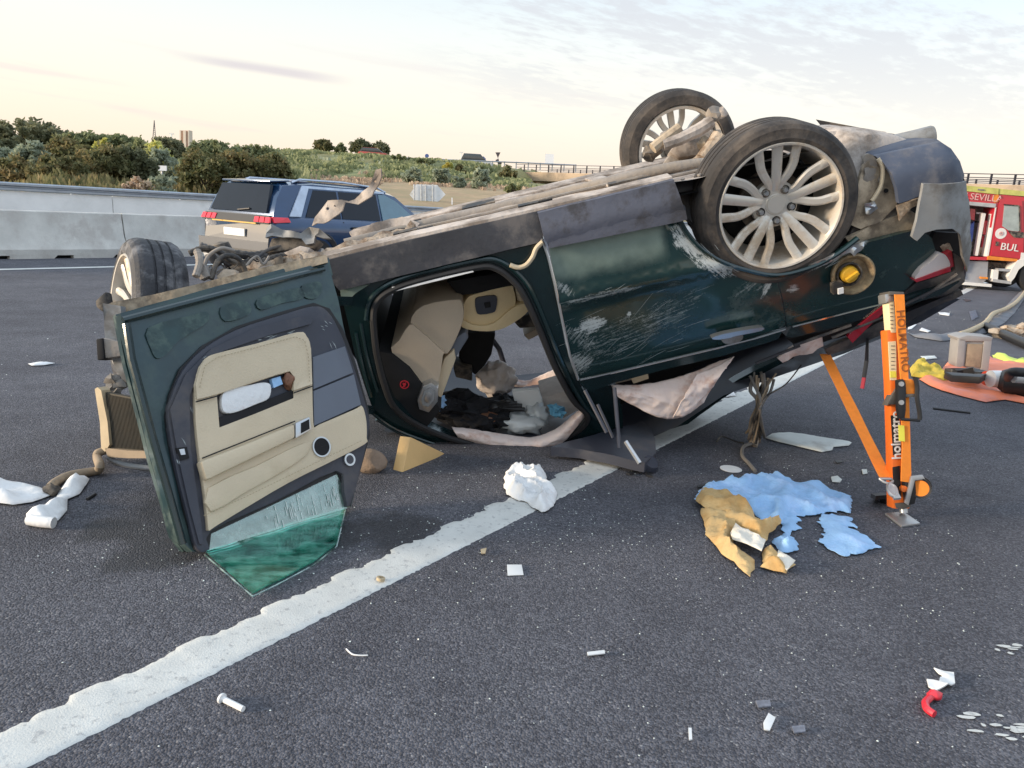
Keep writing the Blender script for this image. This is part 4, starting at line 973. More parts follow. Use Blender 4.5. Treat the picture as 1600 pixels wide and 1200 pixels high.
panel('roof_rail', [(950, 690), (1000, 672), (1060, 655), (1100, 630), (1130, 608), (1180, 578), (1240, 552), (1240, 560), (1180, 590), (1130, 622), (1075, 662), (1010, 682), (965, 700)], CarS(.16), MATS['car_paint_clean'], car, th=.06, dent=ndent(.012, 8))
# ---- front door opening: painted frame, rubber seal, pale sill strip
OUT = [(533, 458), (600, 436), (700, 412), (760, 399), (800, 390), (842, 380), (850, 378), (856, 400), (872, 480), (884, 540), (906, 600), (930, 645), (972, 690), (960, 698), (900, 712), (850, 720), (790, 718), (700, 700), (630, 678), (588, 652), (572, 610), (556, 560), (545, 510)]
INN = [(583, 500), (586, 478), (604, 458), (650, 440), (745, 418), (776, 420), (803, 440), (822, 468), (845, 520), (868, 575), (895, 625), (918, 650), (905, 672), (860, 695), (815, 706), (770, 702), (700, 684), (645, 660), (615, 635), (600, 600), (588, 550)]
panel('door_frame', OUT, CarS(.03), MATS['car_paint_clean'], car, th=.10, grid=.035, holes=[INN], ang=50)
mb = MB(); c3 = CarS(.012); mb.tube(catmull([c3.to3(c3.to2(x, y)) for x, y in INN] + [c3.to3(c3.to2(*INN[0]))], 4, False), .016, 8); mb.build('rubber_seal', MATS['rubber'], car)
mb = MB(); O2 = [(572, 500), (578, 470), (600, 448), (650, 428), (745, 406), (782, 408), (814, 432), (834, 462), (857, 516), (880, 572), (905, 622), (930, 655)]
mb.tube(catmull([c3.to3(c3.to2(x, y)) for x, y in O2], 4, False), .012, 8); mb.build('frame_lip', MATS['car_paint_clean'], car)
panel('scuff_plate', [(612, 449), (738, 420), (740, 425), (614, 456)], CarS(.0), MATS['sticker_white'], car, th=.04)
panel('rocker_corner', [(531, 452), (578, 444), (556, 458), (540, 474), (534, 470)], CarS(.018), MATS['car_paint'], car, th=.03)
for (pts) in ([(588, 655), (640, 684), (720, 706), (800, 722)], [(575, 640), (620, 672), (700, 700), (770, 716)], [(840, 720), (900, 712), (965, 694)], [(556, 520), (566, 570), (580, 620)], [(564, 505), (574, 560), (590, 612)]):
    mb = MB(); mb.tube(curve_on(pts, .015), .009, 7); mb.build('pillar_flange', MATS['car_paint_clean'], car)
mb = MB(); mb.tube(curve_on([(797, 414), (810, 418), (822, 414), (832, 402), (838, 388), (848, 378)], -.02), .011, 8); mb.build('loose_seal', MATS['beige_leather'], car)
# hinge arms that still hold the torn door
for (p, q) in (((548, 470), (526, 462)), ((580, 628), (570, 610))):
    pass
# ---- dashboard
def cprism(name, px, b0, b1, mat, parent=car, bev=.0, sm=0):
    if sm: px = catmull(px, sm)
    pts = []
    for p in px:
        a, c = car2(p[0], p[1], b0); pts.append(W(a, b0, c))
    mb = MB(); mb.prism(pts, CB * (b1 - b0)); return mb.build(name, mat, parent, bevel=bev, ang=50)
db = cprism('dashboard', [(590, 548), (612, 553), (640, 575), (672, 618), (690, 640), (668, 668), (640, 655), (618, 632), (602, 602)], .20, 1.5, MATS['interior_black'], bev=.015)
cprism('dash_pad', [(613, 553), (624, 532), (640, 508), (655, 516), (690, 548), (692, 556), (674, 616)], .22, 1.5, MATS['beige_dash'], db, .016, 3)
cprism('dash_top', [(641, 505), (660, 478), (712, 468), (722, 474), (724, 500), (708, 540), (694, 554), (668, 530)], .24, 1.45, MATS['beige_dash'], db, .02, 3)
cprism('dash_edge', [(676, 616), (694, 560), (710, 545), (712, 562), (698, 600), (690, 622)], .26, 1.45, MATS['beige_leather'], db, .01)
cprism('glovebox_trim', [(700, 545), (716, 525), (728, 518), (732, 528), (712, 560)], .28, 1.4, MATS['door_insert'], db, .01)
vt = [(660, 604), (674, 598), (685, 606), (684, 628), (670, 645), (655, 640), (652, 626)]
def scale_(pts, k):
    cx = sum(p[0] for p in pts) / len(pts); cy = sum(p[1] for p in pts) / len(pts); return [(cx + (x - cx) * k, cy + (y - cy) * k) for x, y in pts]
cprism('air_vent', vt, .16, .30, MATS['silver'], db, .006)
cprism('vent_ring', scale_(vt, .66), .153, .20, MATS['plastic_grey'], db, .004)
cprism('vent_knob', scale_(vt, .36), .146, .20, MATS['silver'], db, .003)
a_, c_ = car2(632, 601, .195); cc = W(a_, .194, c_)
mb = MB(); mb.lathe([(.019, 0), (.024, 0), (.024, .004), (.019, .004)], cc, CB, 24); mb.bar(cc + (CA + CC) * .012, cc - (CA + CC) * .012, .004, .003, CB); mb.disc(cc + CC * .005 - CA * .003, CB, .006, .003, 10); mb.bar(cc - CC * .011 - CA * .004, cc + CC * .003 + CA * .007, .006, .003, CB); mb.build('warning_sticker', MATS['sticker_red'], db)
# ---- seat hanging from the floor
st0 = cprism('seat', [(712, 482), (716, 474), (722, 478), (730, 466), (742, 460), (795, 446), (802, 452), (806, 470), (798, 492), (770, 512), (745, 514), (722, 505)], .34, .85, MATS['seat_leather'], bev=.024, sm=3)
cprism('seat_cushion', [(716, 496), (740, 508), (770, 506), (800, 482), (822, 474), (826, 486), (806, 503), (780, 516), (750, 518), (722, 512)], .32, .86, MATS['seat_leather'], st0, .018, 3)
cprism('switch_panel', [(742, 470), (748, 465), (772, 462), (777, 468), (775, 484), (770, 489), (750, 492), (744, 487)], .325, .36, MATS['plastic_charcoal'], st0, .004, 2)
cprism('seat_switch', [(756, 474), (766, 472), (767, 480), (758, 482)], .316, .34, MATS['interior_black'], st0, .003)
cprism('seat_rail', [(698, 440), (790, 424), (806, 448), (740, 460), (716, 462)], .34, .9, MATS['interior_black'], st0, .01)
cprism('seat_bolster', [(804, 450), (822, 460), (828, 478), (808, 470)], .36, .8, MATS['beige_leather'], st0, .01)
cprism('far_seat', [(800, 500), (842, 486), (850, 498), (838, 512), (812, 514)], .95, 1.3, MATS['engine_black'], car, .015)
cprism('far_armrest', [(818, 524), (846, 510), (850, 520), (826, 532)], 1.0, 1.2, MATS['beige_dash'], car, .01)
mb = MB(); mb.tube([W(*( (lambda q: (q[0], 1.5, q[1]))(car2(x, y, 1.5)))) for x, y in ((762, 520), (780, 545), (788, 570), (780, 580))], .02, 7); mb.build('far_pillar', MATS['plastic_charcoal'], car)
cprism('console', [(716, 522), (745, 518), (775, 520), (768, 556), (758, 572), (742, 588), (716, 560), (724, 540)], .9, 1.25, MATS['interior_black'], car, .02)
cprism('console_trim', [(708, 575), (738, 580), (738, 596), (712, 590)], .8, 1.0, MATS['engine_black'], car, .01)
# ---- airbags
def loft_px(name, top, bot, b0, b1, mat, parent, n=22, bulge=.05, crumple=.02, th=.0, seed=0):
    mb = MB(); rows = []; T = catmull(top, 14, False); B = catmull(bot, 14, False); k = min(len(T), len(B))
    for i in range(k):
        row = []
        for j in range(n + 1):
            f = j / n; x = T[i].x + (B[i].x - T[i].x) * f; y = T[i].y + (B[i].y - T[i].y) * f
            b = b0 + (b1 - b0) * f - bulge * sin(pi * f); a, c = car2(x, y, b)
            k1 = abs(noise.noise(V((a * 7 + c * 3, c * 12 - a * 4, seed)))); k2 = abs(noise.noise(V((a * 20, c * 26 + a * 9, seed + 3)))); k3 = abs(noise.noise(V((a * 5 + c * 9, a * 2, seed + 8)))); row.append(W(a, b + crumple * .9 * min(k1, .25) + crumple * .5 * min(k2, .3) + crumple * 2.0 * min(k3, .12), c))
        rows.append(row)
    mb.loft(rows, caps=False, closed=False); o = mb.build(name, mat, parent, ang=70)
    md = o.modifiers.new('solid', 'SOLIDIFY'); md.thickness = .005; return o
loft_px('curtain_airbag', [(706, 668), (740, 672), (790, 680), (830, 684), (868, 672), (896, 648), (912, 636)], [(716, 686), (742, 696), (790, 708), (834, 712), (876, 696), (902, 668), (916, 650)], .26, .24, MATS['airbag'], car, bulge=.045, crumple=.024, seed=1)
loft_px('curtain_airbag', [(956, 603), (1000, 602), (1046, 594), (1090, 580), (1130, 564), (1148, 558)], [(966, 622), (1000, 640), (1040, 656), (1072, 650), (1100, 630), (1126, 586)], .20, .16, MATS['airbag'], car, bulge=.03, crumple=.030, seed=4)
loft_px('airbag_flap', [(1090, 586), (1116, 576), (1146, 560)], [(1052, 654), (1076, 648), (1112, 610)], .15, .13, MATS['airbag'], car, bulge=.03, crumple=.03, seed=9)
loft_px('far_curtain_airbag', [(768, 572), (800, 592), (826, 596), (860, 582), (884, 574)], [(792, 604), (806, 610), (830, 618), (866, 612), (892, 600)], 1.42, 1.38, MATS['airbag'], car, crumple=.03, seed=6)
mb = MB(); a_, c_ = car2(775, 592, .95); mb.rock(W(a_, .95, c_), (.115, .13, .105), 5, 4, .4, sc=2.8, m=CM.to_3x3()); o = mb.build('steering_airbag', MATS['airbag_grey'], car, ang=180)
# ---- window strip between belt and curtain: lining and a handle
panel('head_lining', [(960, 600), (1010, 588), (1012, 580), (985, 590), (960, 596)], CarS(.22), MATS['beige_dash'], car, th=.02)
cprism('grab_handle', [(985, 590), (1012, 582), (1014, 592), (990, 600)], .26, .3, MATS['beige_leather'], car, .005)
panel('cabin_shade_sheet', [(905, 594), (1220, 520), (1300, 500), (1440, 470), (1440, 496), (1320, 548), (1225, 582), (1130, 616), (1060, 660), (1000, 690), (950, 690)], CarS(.55), MATS['interior_black'], car, th=.03)  # black sheet standing in for the shaded cabin behind the window strip
# ---- chalky scratches: thin flakes standing a hair proud of the paint
def scratches(name, items, parent, off=-.004):
    mb = MB(); rnd = random.Random(5)
    for (x, y, sx, sy, ang, l, n, w) in items:
        for i in range(n):
            cx, cy = x + rnd.gauss(0, sx), y + rnd.gauss(0, sy); a = radians(ang + rnd.gauss(0, 9)); L = l * rnd.uniform(.3, 1.3); bend = rnd.uniform(-.12, .12)
            ww = w * rnd.uniform(.4, 1.3); pts = []
            for k in range(4):
                f = k / 3 - .5; pts.append((cx + cos(a) * L * f - sin(a) * bend * L * (f * f), cy + sin(a) * L * f + cos(a) * bend * L * (f * f)))
            up, dn = [], []
            sf = CarS(off, SUR.get(parent, lambda a, c: 0))
            for k, (qx, qy) in enumerate(pts):
                e = ww * (1 - abs(k / 3 - .5) * 1.4)
                up.append(sf.to3(sf.to2(qx - sin(a) * e, qy + cos(a) * e))); dn.append(sf.to3(sf.to2(qx + sin(a) * e, qy - cos(a) * e)))
            mb.add(up + dn, [(0, 1, 5, 4), (1, 2, 6, 5), (2, 3, 7, 6)])
    o = mb.build(name, MATS['scratch'], parent, smooth_=False); o['kind'] = 'stuff'; return o
SUR = {rd_: lambda a, c: .030 * (1 - smst(c, -.30, -.23)) - .016 * math.exp(-((c + .21) / .03) ** 2) - .012,
       qp: lambda a, c: .05 * smst(a, .45, .9) + .03 * (1 - smst(c, -.34, -.26)) - .010}
scratches('scratches', [(975, 535, 40, 14, -26, 34, 26, .22), (1060, 488, 30, 10, -28, 44, 12, .2), (1000, 452, 40, 2, -14, 26, 8, .25), (1150, 424, 16, 5, 22, 24, 12, .35), (1100, 398, 12, 10, 42, 24, 14, .35), (985, 494, 2, 2, 60, 7, 4, .5)], rd_)
scratches('scratches', [(1300, 408, 22, 6, -30, 20, 14, .35)], qp)
# ---- wheels
def wheel(C, ax, e1, R=.375, r=.292, w=.26, dusty='tyre', rear_only=False, seed=0):
    """C: centre of the outer face, ax: unit vector pointing inwards"""
    wh = sub('wheel', car)
    mb = MB(); prof = [(r - .012, .018), (r, .004), (r + .014, .0), (r + .035, .008), (R - .03, .010), (R - .012, .026), (R - .003, .045)]
    for k in range(4):
        z = .058 + k * (w - .11) / 3.6
        prof += [(R, z), (R, z + .028), (R - .009, z + .030), (R - .009, z + .038)]
    prof += [(R, w - .05), (R - .012, w - .026), (R - .03, w - .010), (r + .03, w - .006), (r, w - .004), (r - .012, w - .03)]
    mb.lathe(prof, C, ax, 72, x0=e1); mb.build('tyre', MATS[dusty], wh, ang=22)
    mb = MB(); mb.lathe([(r + .002, .014), (r - .006, .002), (r - .014, .004), (r - .022, .03), (r - .030, .08), (r - (.06 if not rear_only else .034), w - .05), (r - .03, w - .02), (r - .012, w - .01), (r - .008, w - .02), (r - (.05 if not rear_only else .026), w - .055), (r - .018, .08), (r - .004, .04)], C, ax, 60, x0=e1)
    e2 = ax.cross(e1)
    def P(rad, ang, h): return C + e1 * (cos(ang) * rad) + e2 * (sin(ang) * rad) + ax * h
    for k in range(5):
        t0 = 2 * pi * k / 5 + seed
        for o_, kind in ((-1, 0), (0, 1), (1, 0)):
            if kind: path = [(.055, 0, .085), (.10, 0, .062), (.17, 0, .045), (.235, 0, .032), (r - .014, 0, .022)]
            else: path = [(.072, .26 * o_, .080), (.110, .30 * o_, .062), (.145, .37 * o_, .050), (.19, .39 * o_, .040), (.235, .35 * o_, .032), (r - .014, .32 * o_, .022)]
            path = [V((a, b, c)) for a, b, c in path]; path = catmull(path, 3, False); rings = []
            for i, q in enumerate(path):
                p = P(q.x, t0 + q.y, q.z); pn = path[min(len(path) - 1, i + 1)]; pp = path[max(0, i - 1)]
                d = (P(pn.x, t0 + pn.y, pn.z) - P(pp.x, t0 + pp.y, pp.z)).normalized(); sd = d.cross(ax).normalized(); up = sd.cross(d)
                hw = (.021 if kind else .0175) * (1 + .25 * (i / len(path))); dp = .026
                if up.dot(ax) < 0: up = -up
                rings.append([p - sd * hw + up * .006, p - sd * hw * .55 - up * .002, p + sd * hw * .55 - up * .002, p + sd * hw + up * .006, p + sd * hw * .8 + up * dp, p - sd * hw * .8 + up * dp])
            mb.loft(rings)
    mb.lathe([(.001, .078), (.046, .076), (.05, .080), (.095, .078), (.108, .09), (.108, .13), (.001, .13)], C, ax, 30, x0=e1)
    mb.build('rim', MATS['alloy'], wh, ang=40)
    for k in range(5):
        p = P(.076, 2 * pi * (k + .5) / 5 + seed, .0); mb = MB(); mb.lathe([(.0005, .060), (.010, .060), (.013, .066), (.013, .082)], p, ax, 6); mb.build('lug_nut', MATS['silver'], wh)
        mb = MB(); mb.lathe([(.0135, .077), (.021, .075), (.021, .083), (.0135, .083)], p, ax, 14); mb.build('lug_seat', MATS['engine_black'], wh)
    mb = MB(); mb.disc(P(0, 0, .072), ax, .040, .006, 20); mb.build('hub_cap', MATS['alloy'], wh)
    mb = MB(); mb.disc(P(0, 0, .15), ax, .15 if not rear_only else .09, .022, 36); mb.build('brake_disc', MATS['engine_black'], wh)
    mb = MB(); mb.disc(P(0, 0, w - .03), ax, r - .07, .006, 36)
    if not rear_only: mb.build('backing_plate', MATS['interior_black'], wh)
    return wh
P1c = at(1222, 325, 3.5)
def rot(v, ang, ax=CB): return Matrix.Rotation(ang, 3, ax) @ v
wheel(P1c, CB, rot(CA, 0), seed=radians(56))
fb = W(.0, 1.93, .015) ; wheel(P2 + CB * .12, -CB, CA, dusty='tyre', rear_only=True, seed=.3)
fw_ax = V((.80, .59, -.12)).normalized(); fwC = at(186, 486, 3.85)
wheel(fwC, fw_ax, fw_ax.orthogonal().normalized(), dusty='tyre_dusty', seed=.5)

# ---- running gear between the rear wheels
def dprism(name, px, dep, th, mat, parent=car, bev=.01, sm=0, dir_=None):
    if sm: px = catmull(px, sm)
    mb = MB(); mb.prism([at(p[0], p[1], dep) for p in px], (dir_ or FW) * th); return mb.build(name, mat, parent, bevel=bev, ang=45)
dprism('subframe', [(1030, 262), (1048, 240), (1058, 222), (1075, 208), (1100, 203), (1128, 200), (1130, 226), (1112, 250), (1090, 275), (1050, 282)], 4.25, .35, MATS['underbody_grey'], bev=.02)
dprism('crossmember', [(1046, 236), (1062, 218), (1095, 213), (1120, 222), (1104, 240), (1062, 246)], 4.2, .1, MATS['underbody'], bev=.015)
for pts, r, m_ in (([(1035, 226), (1060, 218), (1090, 204), (1112, 190)], .035, 'underbody'), ([(1112, 184), (1118, 210), (1114, 240), (1102, 262)], .008, 'engine_black'), ([(1098, 250), (1112, 232), (1124, 212)], .045, 'rust_clay'),
                   ([(1020, 232), (1040, 216), (1062, 200)], .03, 'tan_metal'), ([(1062, 262), (1085, 256), (1100, 246)], .03, 'rust_clay'), ([(1060, 276), (1076, 268)], .04, 'silver')):
    mb = MB(); mb.tube([at(x, y, 4.12) for x, y in pts], r, 9); mb.build('suspension_arm', MATS[m_], car)
for i, (x, y, s_, m_) in enumerate(((1116, 178, .040, 'underbody_grey'), (1128, 176, .032, 'underbody'), (1078, 268, .035, 'rust_clay'), (1100, 225, .035, 'tan_metal'), (1025, 232, .04, 'engine_black'), (1040, 214, .035, 'underbody_grey'), (1052, 208, .03, 'underbody'), (1014, 240, .04, 'engine_black'))):
    mb = MB(); mb.rock(at(x, y, 4.15 + .15 * (i % 3)), (s_, s_, s_), i, 2, .6); mb.build('knuckle', MATS[m_], car)
dprism('bracket', [(1055, 284), (1085, 278), (1088, 296), (1060, 302)], 3.62, .10, MATS['plastic_charcoal'])
dprism('bracket', [(1060, 302), (1086, 296), (1096, 340), (1084, 350), (1070, 338)], 3.66, .05, MATS['plastic_dark'])
# fuel tank hump and silencer
mb = MB(); rows = []
for i, (a, h) in enumerate(((.30, .02), (.36, .14), (.5, .20), (.68, .19), (.82, .13), (.90, .02))):
    rows.append([W(a, .34 + 1.1 * j / 10, -.06 - .05 * (j / 10) + h * (sin(pi * min(1, max(0, (j + .8) / 11.6))) ** .35)) for j in range(11)])
mb.loft(rows, caps=False, closed=False); mb.build('fuel_tank', MATS['underbody'], car)
dprism('tank_skirt', [(1285, 212), (1310, 203), (1345, 228), (1368, 246), (1352, 268), (1338, 292), (1318, 250)], 3.74, .3, MATS['underbody'], bev=.03, sm=2)
panel('tank_shell', [(1286, 214), (1296, 199), (1330, 198), (1372, 204), (1402, 212), (1422, 222), (1404, 232), (1374, 244), (1352, 256), (1340, 284), (1322, 292), (1306, 262)], PlS(at(1350, 235, 3.72), (FW + V((.1, 0, -.55))).normalized()), MATS['underbody'], car, th=.05, grid=.04, dent=lambda q: .07 + .012 * noise.noise(V((q[0] * 9, q[1] * 9, 1))), fall=.12, sm=3)
dprism('heat_shield', [(1288, 199), (1330, 197), (1362, 204), (1400, 212), (1412, 220), (1385, 222), (1330, 212)], 4.1, .25, MATS['underbody_grey'], bev=.02)
dprism('rusty_edge', [(1312, 200), (1340, 199), (1384, 206), (1386, 210), (1340, 205)], 4.05, .1, MATS['rust_clay'], bev=0)
mb = MB(); mb.lathe([(.040, -.10), (.046, 0), (.054, .09), (.050, .10), (.042, .09), (.038, -.05), (.001, -.05)], at(1424, 219, 3.80), V((.9, -.12, .20)), 22); mb.build('exhaust_tip', MATS['plastic_grey'], car)

# ---- torn front: fender ledge, brackets, flags of sheet metal, tangle of parts
DL = 3.40
panel('front_fender', [(163, 478), (176, 472), (240, 460), (300, 446), (400, 420), (510, 398), (512, 410), (440, 430), (330, 456), (230, 478), (192, 492), (186, 520), (192, 562), (180, 556), (168, 520)], PlS(at(300, 450, DL - .25), (FW + V((-.2, 0, .1))).normalized()), MATS['tan_metal'], car, th=.05, grid=.05, dent=ndent(.012, 9), ang=50)
panel('fender_edge', [(162, 474), (188, 478), (192, 520), (198, 566), (200, 598), (180, 578), (165, 530)], PlS(at(178, 520, 3.05), FW), MATS['plastic_grey'], car, th=.04, grid=.03, dent=ndent(.012, 9))
dprism('bracket', [(152, 530), (160, 528), (188, 534), (192, 556), (164, 560), (153, 562)], 3.0, .10, MATS['underbody_grey'], bev=.006)
dprism('bracket', [(150, 530), (160, 528), (163, 561), (152, 563)], 2.99, .06, MATS['interior_black'], bev=.004)
dprism('bracket', [(148, 470), (164, 455), (168, 478), (160, 488), (150, 480)], 3.3, .06, MATS['engine_black'], bev=.01)
rnd = random.Random(21)
for pts, d0, r_, m_ in (([(296, 396), (318, 388), (340, 392), (362, 408), (392, 418)], 3.6, .014, 'engine_black'), ([(312, 384), (336, 394), (356, 410), (380, 414), (404, 404)], 3.75, .018, 'plastic_dark'), ([(330, 436), (338, 412), (352, 400), (372, 404), (384, 424)], 3.5, .012, 'engine_black'),
      ([(404, 412), (424, 404), (450, 398), (478, 390)], 3.8, .016, 'engine_black'), ([(372, 424), (396, 410), (416, 392), (440, 384)], 3.9, .010, 'plastic_dark'), ([(318, 420), (326, 400), (346, 388), (366, 392)], 3.55, .009, 'underbody_grey'),
      ([(420, 396), (440, 390), (462, 378), (486, 374)], 4.0, .012, 'engine_black'), ([(306, 432), (312, 410), (308, 392)], 3.45, .016, 'underbody_grey'), ([(392, 430), (412, 420), (446, 412), (474, 406)], 3.6, .012, 'underbody'),
      ([(448, 402), (462, 390), (470, 372), (492, 362)], 4.05, .008, 'engine_black'), ([(336, 398), (360, 396), (398, 400), (428, 392)], 4.1, .022, 'engine_black')):
    mb = MB(); P_ = catmull([at(x, y, d0 + .03 * k) for k, (x, y) in enumerate(pts)], 8, False)
    mb.tube(P_, [r_ * (1 + .14 * (q_ % 2)) if r_ > .013 else r_ for q_ in range(len(P_))], 9); mb.build('hose', MATS[m_], car, ang=25 if r_ > .013 else 50)
for i in range(9):
    x0 = rnd.uniform(300, 470); f = (x0 - 300) / 170; y0 = 424 - 34 * f; d0 = rnd.uniform(3.5, 4.0); pts = [at(x0 + k * 9, y0 + rnd.uniform(-9, 9), d0 + .02 * k) for k in range(5)]
    mb = MB(); mb.tube(catmull(pts, 4, False), rnd.uniform(.003, .006), 6); mb.build('wire', MATS['engine_black' if i % 3 else 'underbody_grey'], car)
for k, (pts, d0, th_, m_) in enumerate((([(398, 424), (414, 408), (436, 402), (468, 396), (472, 408), (440, 416)], 3.62, .06, 'rust_clay'), ([(336, 432), (348, 420), (368, 422), (372, 436), (350, 440)], 3.5, .05, 'rust_clay'), ([(428, 404), (440, 400), (442, 414), (430, 418)], 3.6, .05, 'engine_black'),
      ([(304, 420), (320, 412), (326, 430), (312, 438)], 3.48, .05, 'underbody_grey'), ([(358, 416), (384, 404), (402, 408), (396, 420), (370, 428)], 3.7, .12, 'engine_black'), ([(444, 396), (470, 384), (486, 386), (480, 398), (456, 404)], 3.75, .08, 'underbody'), ([(318, 398), (334, 392), (342, 404), (330, 414)], 3.72, .08, 'plastic_dark'), ([(384, 404), (400, 396), (420, 396), (416, 408), (396, 414)], 3.95, .15, 'plastic_dark'))):
    mb = MB(); bump2 = [(x + rnd.uniform(-1.5, 1.5), y + rnd.uniform(-1.5, 1.5)) for x, y in pts]; mb.prism([at(x, y, d0 + rnd.uniform(-.015, .015)) for x, y in bump2], FW * th_); mb.build('broken_mount', MATS[m_], car, bevel=.006)
mb = MB(); mb.lathe([(.001, .0), (.05, .0), (.052, .06), (.045, .09), (.001, .10)], at(352, 408, 3.9), V((-.25, -.1, .9)), 20); mb.build('canister', MATS['engine_black'], car)
panel('subframe_plate', [(380, 418), (430, 404), (490, 392), (560, 372), (600, 362), (640, 350), (652, 354), (600, 378), (520, 398), (440, 416)], PlS(at(500, 390, 3.75), (FW + V((0, 0, -.9))).normalized()), MATS['rust_clay'], car, th=.04, grid=.05, dent=ndent(.03, 9), jag=(.03, .02, 2))
panel('rail_flange', [(545, 362), (590, 350), (630, 338), (640, 345), (655, 350), (654, 356), (648, 362), (630, 362), (600, 372), (590, 378), (560, 380)], PlS(at(600, 355, 4.2), (FW + V((0, .0, -.3))).normalized()), MATS['underbody'], car, th=.03, grid=.05, dent=ndent(.025, 9), jag=(.03, .015, 4))
dprism('rail_hole', [(592, 374), (600, 362), (622, 356), (644, 355), (646, 362), (620, 368)], 4.12, .06, MATS['interior_black'], bev=.01)
panel('bent_bracket', [(416, 356), (424, 350), (440, 358), (470, 364), (482, 354), (500, 358), (516, 372), (505, 372), (492, 368), (490, 380), (478, 382), (470, 372), (440, 370), (425, 368), (416, 372)], PlS(at(470, 362, 3.95), FW), MATS['plastic_grey'], car, th=.03, grid=.025, dent=ndent(.03, 14))
dprism('bracket', [(424, 372), (470, 366), (500, 376), (490, 388), (440, 392), (416, 396)], 3.98, .1, MATS['engine_black'], bev=.01)
panel('torn_sheet', [(486, 353), (493, 340), (500, 325), (512, 313), (524, 311), (535, 313), (552, 311), (566, 300), (576, 292), (579, 280), (586, 266), (594, 264), (596, 276), (590, 290), (582, 306), (570, 313), (556, 317), (540, 317), (534, 328), (520, 340), (505, 347)],
      PlS(at(540, 310, 4.0), (FW + V((.25, 0, .15))).normalized()), MATS['underbody'], car, th=.012, grid=.03, dent=ndent(.035, 9), ang=60, jag=(.03, .008, 6), holes=[circ(512, 326, 2.6, 7), circ(584, 283, 2.2, 7), circ(524, 322, 1.8, 7)])

M('gasket_thread', (.42, .34, .22), .8)
# ---- torn-open front door, standing on the road
g1 = gnd(318, 862, .02); g2 = gnd(545, 795, .02); DN = PlS(g1, (g2 - g1).cross(at(515, 408, 3.3) - g1))
def dsf(off): return PlS(DN.P - DN.n * off, DN.n)
dr = panel('front_door', [(188, 490), (350, 450), (512, 408), (528, 470), (548, 560), (574, 640), (574, 690), (548, 792), (528, 742), (430, 788), (332, 834), (322, 858), (300, 862), (276, 838), (240, 700), (206, 560)], dsf(.0), MATS['door_paint'], car, th=.05, grid=.05, dent=ndent(.008, 5), ang=40)
dr['label'] = 'front door torn open and swung forward, inside facing the camera'
panel('door_skin', [(180, 492), (350, 444), (514, 402), (520, 430), (350, 470), (220, 510), (226, 560), (262, 700), (292, 850), (286, 862), (268, 838), (230, 700), (196, 570)], dsf(-.075), MATS['door_paint'], dr, th=.03, grid=.05, dent=ndent(.01, 6), ang=40)
mb = MB(); q = dsf(.01)
mb.tube([q.to3(q.to2(x, y)) for x, y in ((192, 500), (260, 482), (360, 456), (440, 436), (506, 420))], .012, 8); mb.tube([q.to3(q.to2(x, y)) for x, y in ((198, 506), (206, 560), (238, 680), (272, 800), (286, 850))], .014, 8); mb.build('door_lip', MATS['car_paint_clean'], dr)
for pts in ([(232, 512), (300, 492), (322, 487), (327, 496), (318, 508), (280, 532), (262, 552), (246, 560), (236, 545)], [(345, 480), (380, 470), (392, 478), (388, 492), (352, 502)], [(402, 468), (440, 455), (470, 450), (474, 466), (440, 474), (408, 484)], [(472, 446), (498, 440), (504, 452), (494, 466), (476, 464)]):
    panel('door_pressing', pts, dsf(.008), MATS['door_dusty'], dr, th=.02, sm=3, grid=.03)
band = [(262, 650), (268, 620), (285, 580), (318, 545), (370, 515), (440, 492), (490, 478), (512, 486), (530, 515), (550, 565), (574, 640), (576, 680), (548, 790), (538, 768), (526, 736), (430, 784), (330, 830), (328, 858), (308, 858), (292, 800), (272, 720)]
panel('door_seal', [(258, 650), (264, 617), (281, 576), (316, 540), (369, 510), (439, 487), (490, 473), (515, 482), (536, 514), (555, 564), (576, 640), (578, 681), (548, 791), (528, 740), (430, 787), (330, 834), (327, 859), (304, 859), (288, 800), (268, 720)], dsf(.014), MATS['rubber'], dr, th=.02, grid=.05)
panel('lower_trim', catmull(band, 3), dsf(.03), MATS['plastic_charcoal'], dr, th=.03, grid=.05, dent=ndent(.003, 4), ang=50, bevel=.006)
panel('lower_trim', [(266, 640), (290, 585), (330, 545), (400, 512), (470, 494), (490, 496), (486, 506), (420, 524), (350, 548), (314, 572), (296, 620), (298, 700), (312, 800), (318, 850), (312, 850), (296, 790), (278, 710)], dsf(.044), MATS['plastic_charcoal'], dr, th=.02, grid=.04, ang=60)
pocket = [(339, 617), (385, 602), (430, 587), (453, 581), (459, 588), (459, 622), (400, 646), (343, 668)]
beige = [(339, 552), (400, 537), (465, 519), (479, 525), (486, 545), (488, 603), (489, 640), (491, 667), (500, 663), (556, 639), (565, 634), (570, 645), (573, 662), (573, 684), (570, 694), (520, 720), (450, 755), (380, 796), (336, 823), (327, 829), (325, 818), (320, 770), (313, 723), (306, 657), (306, 596), (313, 573), (323, 559)]
ip = panel('inner_panel', catmull(beige, 3), dsf(.052), MATS['beige_leather'], dr, th=.03, grid=.03, holes=[pocket], dent=ndent(.002, 5), ang=50, bevel=.006)
panel('map_pocket', scale_(pocket, 1.04), dsf(.026), MATS['interior_black'], dr, th=.02)
panel('pocket_shelf', [(343, 652), (400, 632), (459, 608), (459, 622), (400, 646), (343, 668)], dsf(.048), MATS['interior_black'], dr, th=.02)
panel('pad', [(306, 600), (313, 573), (323, 559), (339, 552), (400, 537), (465, 519), (479, 525), (486, 545), (488, 600), (459, 610), (459, 588), (453, 580), (430, 586), (339, 616), (308, 624)], dsf(.062), MATS['beige_leather'], dr, th=.02, grid=.04, ang=60, bevel=.006)
